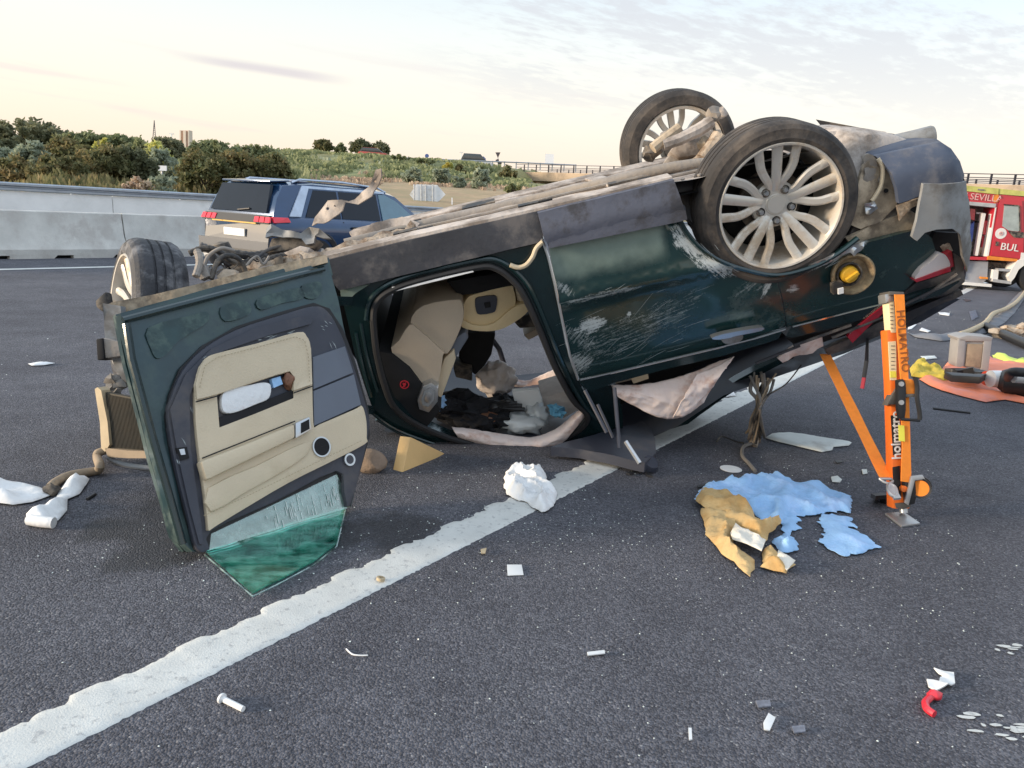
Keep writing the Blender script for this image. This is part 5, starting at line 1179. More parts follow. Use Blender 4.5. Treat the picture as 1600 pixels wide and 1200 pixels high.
panel('armrest', [(314, 721), (390, 692), (461, 662), (462, 684), (420, 704), (370, 728), (323, 751)], dsf(.085), MATS['beige_leather'], dr, th=.05, bevel=.012)
panel('lower_pad', [(326, 762), (400, 728), (456, 700), (486, 690), (478, 712), (440, 738), (380, 772), (330, 800)], dsf(.062), MATS['beige_leather'], dr, th=.02, sm=2, bevel=.006)
panel('insert', [(489, 558), (539, 541), (552, 582), (490, 608)], dsf(.048), MATS['door_insert'], dr, th=.02, bevel=.004)
panel('insert', [(490, 611), (553, 585), (564, 632), (491, 665)], dsf(.048), MATS['door_insert'], dr, th=.02, bevel=.004)
hd = panel('door_handle', [(462, 661), (484, 651), (487, 671), (462, 685)], dsf(.078), MATS['silver'], dr, th=.03, bevel=.003)
panel('handle_cup', [(471, 661), (483, 655), (484, 670), (471, 677)], dsf(.081), MATS['interior_black'], hd, th=.03)
def door_disc(name, x, y, r, off, mat, parent, th=.01, hole=0):
    p = dsf(off); c = p.to3(p.to2(x, y)); mb = MB()
    mb.lathe(([(hole, 0), (r, 0), (r, th), (hole, th), (hole, 0)] if hole else [(.0005, 0), (r, 0), (r, th), (.0005, th)]), c, p.n, 28); return mb.build(name, mat, parent)
sp = door_disc('speaker', 503, 698, .036, .056, MATS['interior_black'], dr); door_disc('speaker_ring', 503, 698, .041, .059, MATS['silver'], sp, hole=.035)
sp = door_disc('tweeter', 547, 718, .017, .040, MATS['plastic_charcoal'], dr); door_disc('tweeter_ring', 547, 718, .026, .042, MATS['silver'], sp, hole=.018)
mb = MB(); q = dsf(.064)
for a, b in (((306, 628), (339, 619)), ((459, 614), (489, 603)), ((316, 716), (461, 658))): mb.tube([q.to3(q.to2(*a)), q.to3(q.to2(*b))], .0025, 5)
mb.build('seam', MATS['interior_black'], dr)
panel('window_pane', [(328, 826), (430, 778), (523, 733), (536, 762), (542, 794), (430, 828), (326, 860)], dsf(.008), MATS['glass_pale'], dr, th=.006, grid=.05)
mb = MB(); lo = [(320, 866), (395, 932), (440, 910), (490, 883), (526, 854), (540, 796), (430, 830)]
sheet(mb, [tuple(gnd(x, y).to_2d()) for x, y in lo], GrS(.016, lambda p: .006 * noise.noise(V((p[0] * 8, p[1] * 8, 1)))), .005, .03); mb.build('broken_pane', MATS['glass_green'], dr)
mb = MB(); q = [gnd(x, y, .017) for x, y in ((320, 867), (395, 932), (440, 910), (490, 883), (526, 854), (540, 796))]; mb.tube(q, .0028, 5); mb.build('glass_edge', MATS['glass_pale'], dr)
mb = MB(); rnd = random.Random(3); q = dsf(.012)
for i in range(40):
    x = rnd.choice([rnd.gauss(505, 12), rnd.gauss(450, 16)]); y = 742 + (520 - x) * .35 + rnd.uniform(6, 44); l = rnd.uniform(4, 18); w = rnd.uniform(.4, 1.2)
    mb.add([q.to3(q.to2(*p)) for p in ((x, y), (x + w, y), (x + w * 2 + l * .2, y + l), (x + l * .2, y + l))], [(0, 1, 2, 3)])
M('crumb', (.66, .72, .70), .25, var=.3, sc=4); o = mb.build('cracks', MATS['crumb'], dr, smooth_=False); o['kind'] = 'stuff'
mb = MB(); rnd = random.Random(31); q = dsf(.0455)
for (x, y, l, a) in ((425, 528, 16, -12), (452, 520, 10, -10), (512, 505, 8, 40), (505, 512, 6, 20), (285, 690, 12, 70), (300, 640, 10, 80), (322, 560, 9, -35), (520, 540, 12, 60), (410, 533, 7, -12), (278, 720, 9, 75)):
    for k in range(3):
        x2, y2 = x + rnd.uniform(-5, 5), y + rnd.uniform(-3, 3); aa = radians(a + rnd.uniform(-12, 12)); mb.add([q.to3(q.to2(x2 + cos(aa) * l * f - sin(aa) * w * .35, y2 + sin(aa) * l * f + cos(aa) * w * .35)) for f, w in ((-.5, 0), (0, 1), (.5, 0), (0, -1))], [(0, 1, 2, 3)])
o = mb.build('scuffs', MATS['scratch'], dr, smooth_=False); o['kind'] = 'stuff'
panel('latch', [(276, 700), (292, 698), (296, 716), (282, 720)], dsf(.048), MATS['interior_black'], dr, th=.02)
panel('latch_plate', [(280, 702), (288, 701), (290, 710), (283, 711)], dsf(.051), MATS['silver'], dr, th=.02)
mb = MB(); q = dsf(.069)
for path in ([(312, 606), (320, 572), (340, 558), (400, 543), (462, 526), (476, 532), (482, 556), (484, 598)], [(318, 806), (380, 778), (450, 744), (520, 710), (566, 688)]):
    for (a, b) in zip(path, path[1:]):
        n = max(2, int(math.hypot(b[0] - a[0], b[1] - a[1]) / 5))
        for k in range(n):
            f, g_ = (k + .15) / n, (k + .7) / n; mb.tube([q.to3(q.to2(a[0] + (b[0] - a[0]) * t, a[1] + (b[1] - a[1]) * t)) for t in (f, g_)], .0014, 4)
o = mb.build('stitching', MATS['gasket_thread'], dr); o['kind'] = 'stuff'
for (p, q_) in (((548, 470), (520, 470)), ((582, 640), (566, 640))):
    mb = MB(); c5 = CarS(.05); mb.bar(c5.to3(c5.to2(*p)), dsf(-.02).to3(dsf(-.02).to2(*q_)), .03, .04); mb.build('hinge', MATS['car_paint_clean'], car)
# ================================================================ passing blue SUV
M('suv_blue', (.014, .048, .125), .22, metal=.3, coat=1, var=.08)
M('suv_grey', (.06, .066, .082), .45, metal=.0, coat=.6, var=.08)
M('suv_glass', (.010, .013, .022), .12, spec=.35, coat=.0, var=.1)
M('suv_side_glass', (.10, .20, .26), .06, spec=.9, coat=.5, var=.1)
M('suv_trim', (.02, .021, .025), .5)
M('suv_rail', (.50, .56, .66), .3, metal=.5)
M('suv_lamp', (.85, .03, .06), .2, coat=.6); M('coupling_red', (.75, .10, .05), .2)  # last one: plain orange-red for the rescue tool's coupling
M('plate', (.72, .72, .70), .5)
SX, SY = RU, RV                                       # forward, left
sx_off = gnd(398, 428)
ss, stt = st_(at(398, 400, 12.3)); ss -= .55
SO = rd(ss, 8.45, 0)
SK = .965
def sv(x, y, z): return SO + RU * (x * SK) + RV * (y * SK) + V((0, 0, z * .915))
suv = thing('passing_suv', 'blue SUV with grey tailgate and red tail lamps passing behind the wreck', 'suv', mat=(lambda m: (setattr(m, 'translation', SO), m)[1])(Matrix((RU, RV, V((0, 0, 1)))).transposed().to_4x4()))
def ring(x, w, zb, zt_, wt=None, n=5):
    wt = wt or w; q = zt_ - zb; zs = [zb, zb + .05, zb + q * .28, zb + q * .55, zb + q * .72, zb + q * .88, zt_ - .015, zt_]; ws = [w * .88, w * .965, w * .99, w * 1.0, w * 1.02, w * 1.0, w * .96, wt]
    return [sv(x, -a, z) for a, z in zip(ws, zs)] + [sv(x, a, z) for a, z in reversed(list(zip(ws, zs)))]
mb = MB(); mb.loft([ring(-.02, .80, .42, .98, .78), ring(.06, .90, .32, 1.02, .86), ring(.5, .93, .26, 1.04, .88), ring(1.6, .94, .24, 1.03, .89), ring(3.0, .94, .24, 1.01, .88), ring(3.7, .93, .24, 1.00, .84), ring(4.3, .90, .26, .94, .76), ring(4.55, .80, .32, .84, .66), ring(4.62, .66, .36, .70, .5)])
body = mb.build('body', MATS['suv_blue'], suv, ang=50)
def gring(x, w0, w1, z0, z1): return [sv(x, -w0, z0), sv(x, -w1, z1 - .045), sv(x, -w1 + .13, z1), sv(x, w1 - .13, z1), sv(x, w1, z1 - .045), sv(x, w0, z0)]
mb = MB(); mb.loft([gring(.04, .85, .82, 1.0, 1.10), gring(.16, .865, .76, 1.0, 1.38), gring(.30, .87, .71, 1.0, 1.575), gring(.48, .875, .70, 1.0, 1.60), gring(.9, .88, .72, 1.0, 1.625), gring(2.2, .88, .72, 1.0, 1.62), gring(2.75, .88, .70, 1.0, 1.53), gring(3.55, .84, .78, .98, 1.03)])
mb.build('greenhouse', MATS['suv_blue'], suv, ang=40)
def sidepoly(pts, mat, name, off=.008, th=.02, side=-1, parent=suv):
    # quads on the slanted side of the greenhouse; pts (x, z)
    P = []
    for x, z in pts:
        f = (z - 1.0) / .58; w = .885 - .175 * f + off
        P.append(sv(x, side * w, z))
    mb = MB(); mb.prism(P, RV * (-side) * th); return mb.build(name, mat, parent, smooth_=False)
for sd in (-1, 1):
    sidepoly([(.62, 1.06), (1.34, 1.05), (1.34, 1.50), (.86, 1.50)], MATS['suv_glass'], 'window', side=sd)
    sidepoly([(1.38, 1.05), (2.24, 1.04), (2.24, 1.50), (1.38, 1.50)], MATS['suv_glass'], 'window', side=sd)
    sidepoly([(2.30, 1.04), (3.30, 1.03), (3.05, 1.16), (2.72, 1.40), (2.46, 1.50), (2.30, 1.50)], MATS['suv_side_glass'], 'window', side=sd)
    sidepoly([(.30, 1.06), (.52, 1.06), (.78, 1.52), (2.45, 1.52), (2.45, 1.56), (.66, 1.56)], MATS['suv_rail'], 'window_trim', off=.012, side=sd)
    mb = MB(); mb.tube([sv(.55, sd * .62, 1.60), sv(.7, sd * .62, 1.655), (sv(1.6, sd * .62, 1.665)), sv(2.4, sd * .62, 1.62), sv(2.6, sd * .62, 1.55)], .016, 7); mb.build('roof_rail', MATS['suv_rail'], suv)
    mb = MB(); mb.rock(sv(3.15, sd * 1.02, 1.10), (.09, .12, .08), 2, 2, .1, m=Matrix.Rotation(-YAW + pi / 2, 3, 'Z')); mb.build('mirror', MATS['suv_trim'], suv)
    for x in (.80, 3.62):
        w_ = sub('wheel', suv); mb = MB(); mb.lathe([(.22, .0), (.30, .0), (.345, .03), (.35, .10), (.345, .19), (.22, .2)], sv(x, sd * .955, .34), RV * (-sd), 28); mb.build('tyre', MATS['tyre_far'], w_)
        mb = MB(); mb.disc(sv(x, sd * .955, .34) + RV * (-sd) * .03, RV * (-sd), .225, .03, 20)
        for k in range(5): mb.bar(sv(x, sd * .952, .34), sv(x, sd * .952, .34) + (RU * cos(k * 1.2566) + V((0, 0, 1)) * sin(k * 1.2566)) * .21, .05, .05, RV)
        mb.build('rim', MATS['silver'], w_)
        mb = MB(); mb.lathe([(.36, .0), (.43, -.015), (.45, .0), (.45, .05), (.36, .05)], sv(x, sd * .945, .36), RV * (-sd), 30); mb.build('arch_trim', MATS['suv_trim'], suv)
    for x in (1.5, 2.35): mb = MB(); mb.bar(sv(x, sd * .965, .90), sv(x + .22, sd * .965, .90), .03, .035); mb.build('handle', MATS['suv_trim'], suv, bevel=.008)
    mb = MB(); mb.bar(sv(1.0, sd * .945, .33), sv(3.25, sd * .945, .33), .03, .11); mb.build('side_trim', MATS['suv_trim'], suv)
    for x in (1.36, 2.28, 3.32): mb = MB(); mb.bar(sv(x, sd * .953, .40), sv(x, sd * .915, 1.0), .006, .012, RU); mb.build('door_gap', MATS['suv_trim'], suv)
# rear face
def rp(y, z): # point on the rear face
    x = -.03 if z < .95 else (.0 + (z - 1.0) * .36)
    return sv(x - .012, y, z)
def rear(name, pts, mat, th=.03, parent=suv, off=0.): 
    mb = MB(); mb.prism([rp(y, z) - RU * off for y, z in pts], RU * th); return mb.build(name, mat, parent, smooth_=False)
rear('tailgate', [(-.80, .62), (.80, .62), (.82, .98), (.78, 1.06), (-.78, 1.06), (-.82, .98)], MATS['suv_grey'], .04)
rear('rear_window', [(-.70, 1.10), (.70, 1.10), (.60, 1.54), (-.60, 1.54)], MATS['suv_glass'], .05, off=.015)
rear('lamp_band', [(-.84, .93), (.84, .93), (.80, 1.05), (-.80, 1.05)], MATS['suv_trim'], .04, off=.02)
for sd in (-1, 1):
    for k in range(3): rear('tail_lamp', [(sd * (.86 - k * .13), .95), (sd * (.75 - k * .13), .95), (sd * (.74 - k * .13), 1.035), (sd * (.84 - k * .13), 1.035)], MATS['suv_lamp'], .03, off=.035)
    mb = MB(); mb.prism([sv(.0, sd * .90, .95), sv(.28, sd * .935, .97), sv(.24, sd * .92, 1.04), sv(.0, sd * .86, 1.04)], RV * (-sd) * .03); mb.build('tail_lamp', MATS['suv_lamp'], suv, smooth_=False)
rear('chrome_strip', [(-.55, .915), (.55, .915), (.55, .935), (-.55, .935)], MATS['cap_yellow'], .02, off=.03)
rear('rear_bumper', [(-.86, .40), (.86, .40), (.88, .64), (-.88, .64)], MATS['suv_grey'], .10, off=.06)
rear('bumper_insert', [(-.78, .36), (.78, .36), (.72, .50), (-.72, .50)], MATS['suv_trim'], .05, off=.075)
rear('skid_plate', [(-.70, .30), (.70, .30), (.74, .36), (-.74, .36)], MATS['silver'], .06, off=.075)
rear('number_plate', [(-.26, .70), (.26, .70), (.26, .82), (-.26, .82)], MATS['plate'], .02, off=.022)
mb = MB(); mb.prism([sv(.16, -.60, 1.575), sv(.16, .60, 1.575), sv(.50, .62, 1.605), sv(.50, -.62, 1.605)], V((0, 0, .025))); mb.build('roof_spoiler', MATS['suv_blue'], suv, bevel=.01)
mb = MB(); mb.tube([rp(-.02, 1.12) - RU * .03, rp(-.30, 1.15) - RU * .03], .014, 6); mb.build('rear_wiper', MATS['suv_trim'], suv)
mb = MB(); mb.loft([[sv(.6, -.6, 1.612), sv(.6, .6, 1.612), sv(.6, .6, 1.632), sv(.6, -.6, 1.632)], [sv(2.3, -.6, 1.61), sv(2.3, .6, 1.61), sv(2.3, .6, 1.626), sv(2.3, -.6, 1.626)]]); mb.build('roof_panel', MATS['suv_blue'], suv)

# ================================================================ fire engine
M('truck_red', (.50, .025, .045), .3, coat=.8, var=.06); M('truck_yellow', (.52, .51, .15), .5); M('truck_orange', (.72, .24, .03), .5)
M('truck_white', (.72, .71, .69), .5, var=.04); M('truck_grey', (.30, .31, .34), .5, var=.1); M('alu_shutter', (.55, .56, .58), .35, metal=.6); M('truck_glass', (.30, .36, .36), .08, spec=.8, coat=.4)
M('gear_grey', (.22, .21, .20), .7, var=.3, sc=8); M('hose_blue', (.10, .16, .50), .6)
TD = 18.6; g0 = gnd(1600, 457)
tyaw = radians(-8); TX = V((cos(tyaw), sin(tyaw), 0)); TX = (TX + V((0, 0, -.045))).normalized(); TY = V((-TX.y, TX.x, 0)).normalized(); TZ = TX.cross(TY)
# front wheel's near side stands at g0; truck axes: x forward (to the right), y away from the camera, z up
TM = Matrix((TX, TY, TZ)).transposed().to_4x4(); TM.translation = g0
trk = thing('fire_engine', 'red fire engine with yellow roof stripe and open equipment locker behind the wreck', 'fire engine', mat=TM)
def tv(x, y, z): return TM @ V((x, y, z))
pxm = 1200 / 18.9   # about 63 px per metre of the photograph
def tpx(px, py, y=0.): # photo point -> point on the truck's near side
    return pln(px, py, TM @ V((0, y, 0)), TY)
def tp(name, pts, mat, off=0., th=.05, parent=trk, bevel=0): # plate on the side
    mb = MB(); mb.prism([tpx(x, y, off) for x, y in pts], TY * th); return mb.build(name, mat, parent, smooth_=False, bevel=bevel)
K = 120 / 655  # crop scale: photo px per crop px
def cx(pts): return [(1480 + x * K, 260 + y * K) for x, y in pts]
# body block with a real locker cavity: frame of plates around the opening
tbl = tp('body', cx([(-260, 150), (440, 190), (430, 240), (-260, 205)]), MATS['truck_red'], .0, 2.2)
tp('body', cx([(-260, 205), (190, 225), (150, 770), (-300, 735)]), MATS['truck_red'], .0, 2.2)
tp('body', cx([(408, 330), (440, 240), (370, 800), (338, 770)]), MATS['truck_red'], .0, 2.2)
tp('body', cx([(190, 225), (432, 240), (415, 330), (190, 305)]), MATS['truck_red'], .0, 2.2)
tp('body', cx([(120, 765), (350, 775), (345, 800), (180, 795), (135, 900), (115, 800)]), MATS['truck_red'], .0, 2.2)
tp('body', cx([(-300, 760), (120, 765), (150, 960), (-300, 900)]), MATS['truck_grey'], .05, 2.0)
tp('locker_back', cx([(180, 290), (420, 310), (350, 790), (140, 780)]), MATS['gear_grey'], .62, .05)
tp('roof_stripe', cx([(-260, 135), (180, 165), (440, 188), (435, 240), (178, 212), (-260, 190)]), MATS['truck_yellow'], -.03, .06)
tp('roof_hatch', cx([(262, 190), (318, 196), (316, 208), (262, 202)]), MATS['gear_grey'], -.05, .1)
tp('letter_band', cx([(185, 238), (385, 252), (383, 290), (186, 282)]), MATS['truck_red'], -.01, .03)
M('pale_red', (.72, .42, .40), .5)
mA = frame(tpx(1480 + 272 * K, 260 + 264 * K, -.02), tpx(1480 + 390 * K, 260 + 276 * K, 0) - tpx(1480 + 190 * K, 260 + 258 * K, 0), TZ)
text('lettering', 'DE SEVILLA', MATS['pale_red'], trk, mA, .22, .004)
tp('corner_stripe', cx([(388, 250), (440, 238), (436, 300), (405, 310), (388, 292)]), MATS['truck_orange'], -.02, .04)
tp('shutter_box', cx([(190, 300), (418, 318), (412, 352), (192, 330)]), MATS['alu_shutter'], -.02, .5)
tp('locker_post', cx([(412, 345), (420, 350), (352, 770), (335, 768)]), MATS['truck_white'], -.015, .5)
for pts, m_, o_ in (([(300, 400), (330, 402), (262, 762), (240, 760)], 'truck_white', .1), ([(375, 405), (392, 410), (338, 765), (318, 760)], 'truck_white', .12), ([(318, 460), (352, 466), (340, 590), (305, 580)], 'truck_red', .25), ([(300, 590), (330, 595), (318, 690), (290, 690)], 'truck_red', .3),
                    ([(196, 360), (240, 365), (232, 460), (196, 450)], 'truck_red', .2), ([(250, 390), (320, 396), (318, 412), (250, 405)], 'truck_white', .3), ([(255, 465), (285, 468), (283, 482), (254, 480)], 'interior_black', .2), ([(172, 520), (232, 470), (215, 640), (165, 660)], 'hose_blue', .3),
                    ([(215, 620), (262, 630), (250, 750), (200, 745)], 'engine_black', .3), ([(270, 690), (318, 690), (308, 760), (262, 758)], 'rust_clay', .3), ([(160, 690), (210, 690), (205, 755), (150, 752)], 'rust_clay', .35)):
    tp('stowed_gear', cx(pts), MATS[m_], o_, .15)
# cab
cab = tp('cab', cx([(440, 238), (900, 285), (920, 820), (600, 800), (345, 770), (370, 650)]), MATS['truck_red'], .01, 2.2, bevel=.0)
tp('roof_stripe', cx([(440, 190), (900, 235), (900, 275), (438, 236)]), MATS['truck_yellow'], -.01, 2.1)
dd = tp('door', cx([(452, 275), (640, 292), (650, 560), (648, 790), (372, 760), (410, 520)]), MATS['truck_red'], -.025, .04)
tp('window', cx([(488, 330), (610, 342), (618, 550), (600, 556), (520, 545), (470, 510)]), MATS['truck_glass'], -.04, .03)
tp('window_frame', cx([(484, 320), (612, 330), (616, 342), (488, 333)]), MATS['engine_black'], -.05, .03)
tp('window_frame', cx([(520, 548), (600, 558), (655, 562), (655, 610), (570, 605), (540, 575)]), MATS['engine_black'], -.05, .04)
tp('window_frame', cx([(610, 335), (620, 340), (626, 556), (616, 556)]), MATS['engine_black'], -.05, .03)
mb = MB(); c_ = tpx(1480 + 458 * K, 260 + 572 * K, -.03); mb.disc(c_, TY, 46 * K / pxm, .02, 24); o = mb.build('crest', MATS['truck_white'], dd)
mb = MB(); mb.lathe([(.02, 0), (.05, 0), (.05, .02), (.02, .02)], c_ - TY * .015, TY, 16); mb.build('crest_mark', MATS['pale_red'], o)
tp('handle', cx([(418, 640), (440, 642), (436, 678), (414, 676)]), MATS['engine_black'], -.05, .04)
mA = frame(tpx(1480 + 533 * K, 260 + 692 * K, -.035), tpx(1480 + 590 * K, 260 + 698 * K, 0) - tpx(1480 + 480 * K, 260 + 686 * K, 0), TZ)
text('lettering', 'BUL', MATS['truck_white'], trk, mA, .25, .006)
tp('white_patch', cx([(630, 735), (760, 745), (760, 860), (618, 845)]), MATS['truck_white'], -.03, .04)
tp('orange_strip', cx([(345, 762), (600, 790), (598, 812), (345, 796)]), MATS['truck_orange'], -.03, .05)
tp('side_tank', cx([(178, 805), (350, 812), (340, 960), (300, 1000), (150, 985)]), MATS['truck_grey'], .10, .8)
tp('step', cx([(440, 870), (580, 880), (575, 900), (440, 892)]), MATS['alu_shutter'], -.02, .3)
tp('step', cx([(395, 960), (550, 980), (545, 1005), (390, 985)]), MATS['alu_shutter'], -.02, .3)
tp('battery_box', cx([(395, 880), (440, 884), (430, 980), (380, 975)]), MATS['truck_white'], .02, .4)
tp('chassis', cx([(345, 815), (600, 830), (560, 1010), (300, 985)]), MATS['engine_black'], .35, 1.4)
tp('side_step', cx([(140, 985), (380, 1005), (378, 1030), (140, 1010)]), MATS['truck_white'], -.02, .25)
tp('mudguard', cx([(600, 800), (660, 790), (760, 800), (655, 845), (610, 880), (575, 950), (545, 985), (520, 940), (560, 860)]), MATS['truck_white'], -.04, .5)
tp('marker_lamp', cx([(290, 942), (348, 946), (346, 962), (290, 958)]), MATS['truck_orange'], .0, .1)
R_ = .50
for x_, y_ in ((.28, .0), (.28, 1.9), (-3.6, .0), (-3.6, 1.9)):
    w_ = sub('wheel', trk); c_ = TM @ V((x_, y_, R_)); mb = MB(); mb.lathe([(R_ * .58, .03), (R_ * .62, 0), (R_ * .95, .0), (R_, .05), (R_, .24), (R_ * .95, .3), (R_ * .58, .3)], c_, TY, 40); mb.build('tyre', MATS['tyre_far'], w_, ang=30)
    mb = MB(); mb.lathe([(.001, .0), (.09, .0), (.12, .05), (R_ * .45, .07), (R_ * .58, .02), (R_ * .60, .10), (.001, .12)], c_, TY, 30)
    for k in range(8): mb.disc(c_ + TX * (cos(k * .785) * .17) + TZ * (sin(k * .785) * .17) + TY * .04, TY, .02, .03, 8)
    mb.build('rim', MATS['suv_grey'], w_)
# ================================================================ stabilising strut with its strap
M('strut_orange', (.78, .16, .02), .45, var=.06, sc=5, dirt=(.55, .13, .03), damt=.2)
M('strap_orange', (.92, .27, .03), .8, var=.06, sc=40, bump=.3, bsc=300); M('strap_print', (.30, .09, .02), .8)
M('scale_cream', (.78, .66, .42), .6, var=.08); M('print_black', (.012, .012, .014), .5); M('label_yellow', (.80, .72, .08), .5); M('zinc', (.46, .46, .46), .4, metal=.7, var=.1); M('strut_grey', (.12, .11, .10), .5, metal=.3)
fb_ = gnd(1411, 808)                                   # foot plate centre
DF = (fb_ - EYE).dot(FW)
top_ = at(1398, 458, DF - .03)
SD = PlS(at(1405, 650, DF - .01), (top_ - fb_).normalized().cross(RC).normalized())
strut = thing('rescue_strut', 'orange rescue strut with printed webbing propping up the rear of the wreck', 'strut', fb_)
def sp_(x, y, off=0.): 
    p = PlS(SD.P - SD.n * off, SD.n); return p.to3(p.to2(x, y))
def splate(name, pts, mat, off, th, parent=strut, bevel=0):
    mb = MB(); mb.prism([sp_(x, y, off) for x, y in pts], SD.n * th); return mb.build(name, MATS[mat], parent, bevel=bevel, ang=40)
splate('inner_tube', [(1388, 470), (1397, 470), (1401, 520), (1392, 520)], 'scale_cream', .03, .06, bevel=.004)
splate('outer_tube', [(1386, 516), (1402, 514), (1414, 640), (1418, 760), (1422, 795), (1396, 795), (1394, 700), (1391, 600)], 'strut_orange', .028, .065, bevel=.006)
splate('head', [(1383, 460), (1396, 457), (1397, 470), (1388, 472), (1384, 474)], 'zinc', .035, .07, bevel=.004)
splate('head_plate', [(1390, 455), (1413, 456), (1413, 462), (1391, 461)], 'strut_grey', .05, .10, bevel=.003)
splate('scale_label', [(1388, 534), (1400, 533), (1401, 594), (1391, 594)], 'scale_cream', .031, .004)
mb = MB()
for i in range(9): y = 540 + i * 6; mb.prism([sp_(1392.5, y, .0335), sp_(1398, y, .0335), sp_(1398, y + 1, .0335), sp_(1392.5, y + 1, .0335)], SD.n * .002)
for i in range(7): y = 476 + i * 6; mb.prism([sp_(1391, y, .0335), sp_(1395.5, y, .0335), sp_(1395.8, y + 1, .0335), sp_(1391.2, y + 1, .0335)], SD.n * .002)
mb.build('scale_marks', MATS['strut_grey'], strut, smooth_=False)
splate('label', [(1391, 580), (1400, 580), (1401, 590), (1391.5, 590)], 'label_yellow', .034, .003)
splate('collar', [(1386, 634), (1394, 618), (1402, 606), (1406, 624), (1406, 632), (1388, 632)], 'strut_grey', .045, .05, bevel=.004)
nb_ = splate('name_plate', [(1392, 649), (1404.5, 649), (1408, 711), (1396, 711)], 'print_black', .032, .004)
vdir = (sp_(1399, 650, 0) - sp_(1401, 710, 0))
text('lettering', 'holmatro', MATS['truck_white'], strut, frame(sp_(1400.2, 680, .0345), vdir, vdir.cross(SD.n)), .058, .0015, bold=.0010)
splate('black_band', [(1395, 730), (1406, 728), (1408, 776), (1397, 777)], 'print_black', .032, .004)
# webbing that runs down the face
wb = splate('webbing', [(1398, 460), (1413, 460), (1420, 600), (1424, 740), (1422, 754), (1408, 752), (1410, 700), (1408, 600), (1402, 520)], 'strap_orange', .060, .006)
vd2 = (sp_(1418, 600, 0) - sp_(1406, 470, 0))
text('print', 'HOLMATRO', MATS['strap_print'], strut, frame(sp_(1410.5, 533, .0615), vd2, vd2.cross(SD.n)), .0505, .001, bold=.0006)
splate('warning_label', [(1404, 664), (1413, 665), (1414, 690), (1405, 689)], 'label_yellow', .066, .003)
splate('ratchet', [(1403, 594), (1412, 592), (1416, 600), (1416, 640), (1414, 654), (1407, 655), (1404, 640)], 'print_black', .085, .03, bevel=.005)
for y in (600, 629): mb = MB(); mb.disc(sp_(1409, y, .094), SD.n, .011, .008, 14); mb.build('bolt', MATS['zinc'], strut)
splate('spool', [(1414, 592), (1428, 592), (1432, 604), (1430, 618), (1416, 618)], 'strap_orange', .075, .05, bevel=.012)
splate('ratchet_bar', [(1415, 616), (1434, 615), (1434, 620), (1415, 621)], 'strut_grey', .08, .02, bevel=.003)
mb = MB(); mb.tube(catmull([sp_(*q, .085) for q in ((1430, 590), (1433, 604), (1433, 622), (1437, 646), (1437, 656))], 4, False), .010, 8); mb.tube([sp_(1408, 655, .085), sp_(1437, 657, .085)], .007, 8); mb.build('crank_handle', MATS['print_black'], strut)
# lower winch, wheel with orange strap, arm
mb = MB(); ax_ = (SD.n + RC * .55).normalized(); c_ = sp_(1438, 762, .05); mb.lathe([(.001, -.02), (.036, -.02), (.036, .03), (.001, .03)], c_, ax_, 26); mb.build('strap_roll', MATS['strap_orange'], strut)
mb = MB(); mb.lathe([(.036, -.022), (.045, -.024), (.045, -.010), (.036, -.010), (.036, -.022)], c_, ax_, 26); mb.lathe([(.036, .03), (.046, .03), (.046, .044), (.001, .044)], c_, ax_, 26); mb.build('winch_rim', MATS['print_black'], strut)
splate('winch', [(1414, 752), (1430, 748), (1434, 770), (1430, 788), (1418, 790)], 'print_black', .06, .06, bevel=.008)
splate('winch_arm', [(1424, 744), (1442, 742), (1446, 749), (1430, 751), (1420, 790), (1414, 786)], 'zinc', .075, .012, bevel=.003)
mb = MB(); mb.disc(sp_(1413, 764, .06), SD.n, .014, .02, 14); mb.build('bolt', MATS['strut_orange'], strut)
splate('foot_socket', [(1398, 786), (1422, 784), (1424, 792), (1412, 796), (1400, 794)], 'strut_grey', .03, .06, bevel=.004)
mb = MB(); mb.tube([sp_(1411, 790, 0), fb_ + V((0, .0, .02))], .018, 12); mb.build('foot_neck', MATS['zinc'], strut)
mb = MB(); fp = [gnd(x, y, .012) for x, y in ((1383, 801), (1412, 799), (1438, 817), (1409, 821))]; mb.prism(fp, V((0, 0, -.011))); mb.build('foot_plate', MATS['zinc'], strut, bevel=.003)
# strap from the car to the foot
hk = at(1385, 748, DF - .02); tp_ = W(*(lambda q: (q[0], .30, q[1]))(car2(1289, 553, .30)))
mb = MB(); d_ = (hk - tp_).normalized(); sd_ = d_.cross(FW).normalized(); n = 16; rows = []
for i in range(n + 1):
    p = tp_.lerp(hk, i / n); w_ = .028 + .001 * sin(i); rows.append([p - sd_ * w_, p + sd_ * w_, p + sd_ * w_ + FW * .004, p - sd_ * w_ + FW * .004])
mb.loft(rows); mb.build('tension_strap', MATS['strap_orange'], strut)
mb = MB(); mb.tube([hk - sd_ * .032, hk + sd_ * .032], .007, 8); mb.tube([hk - sd_ * .032, hk - sd_ * .02 + d_ * .02, hk + d_ * .03], .006, 8); mb.tube([hk + sd_ * .032, hk + sd_ * .02 + d_ * .02, hk + d_ * .03], .006, 8)
mb.build('strap_ring', MATS['zinc'], strut)
mb = MB(); mb.tube(catmull([hk + d_ * .03, hk + d_ * .05 + sd_ * .018, hk + d_ * .085 + sd_ * .014, hk + d_ * .105, hk + d_ * .09 - sd_ * .015, hk + d_ * .06 - sd_ * .014, hk + d_ * .035], 4, False), .009, 8); mb.bar(hk + d_ * .04, hk + d_ * .12 + sd_ * .005, .03, .012, FW); mb.build('snap_hook', MATS['zinc'], strut)

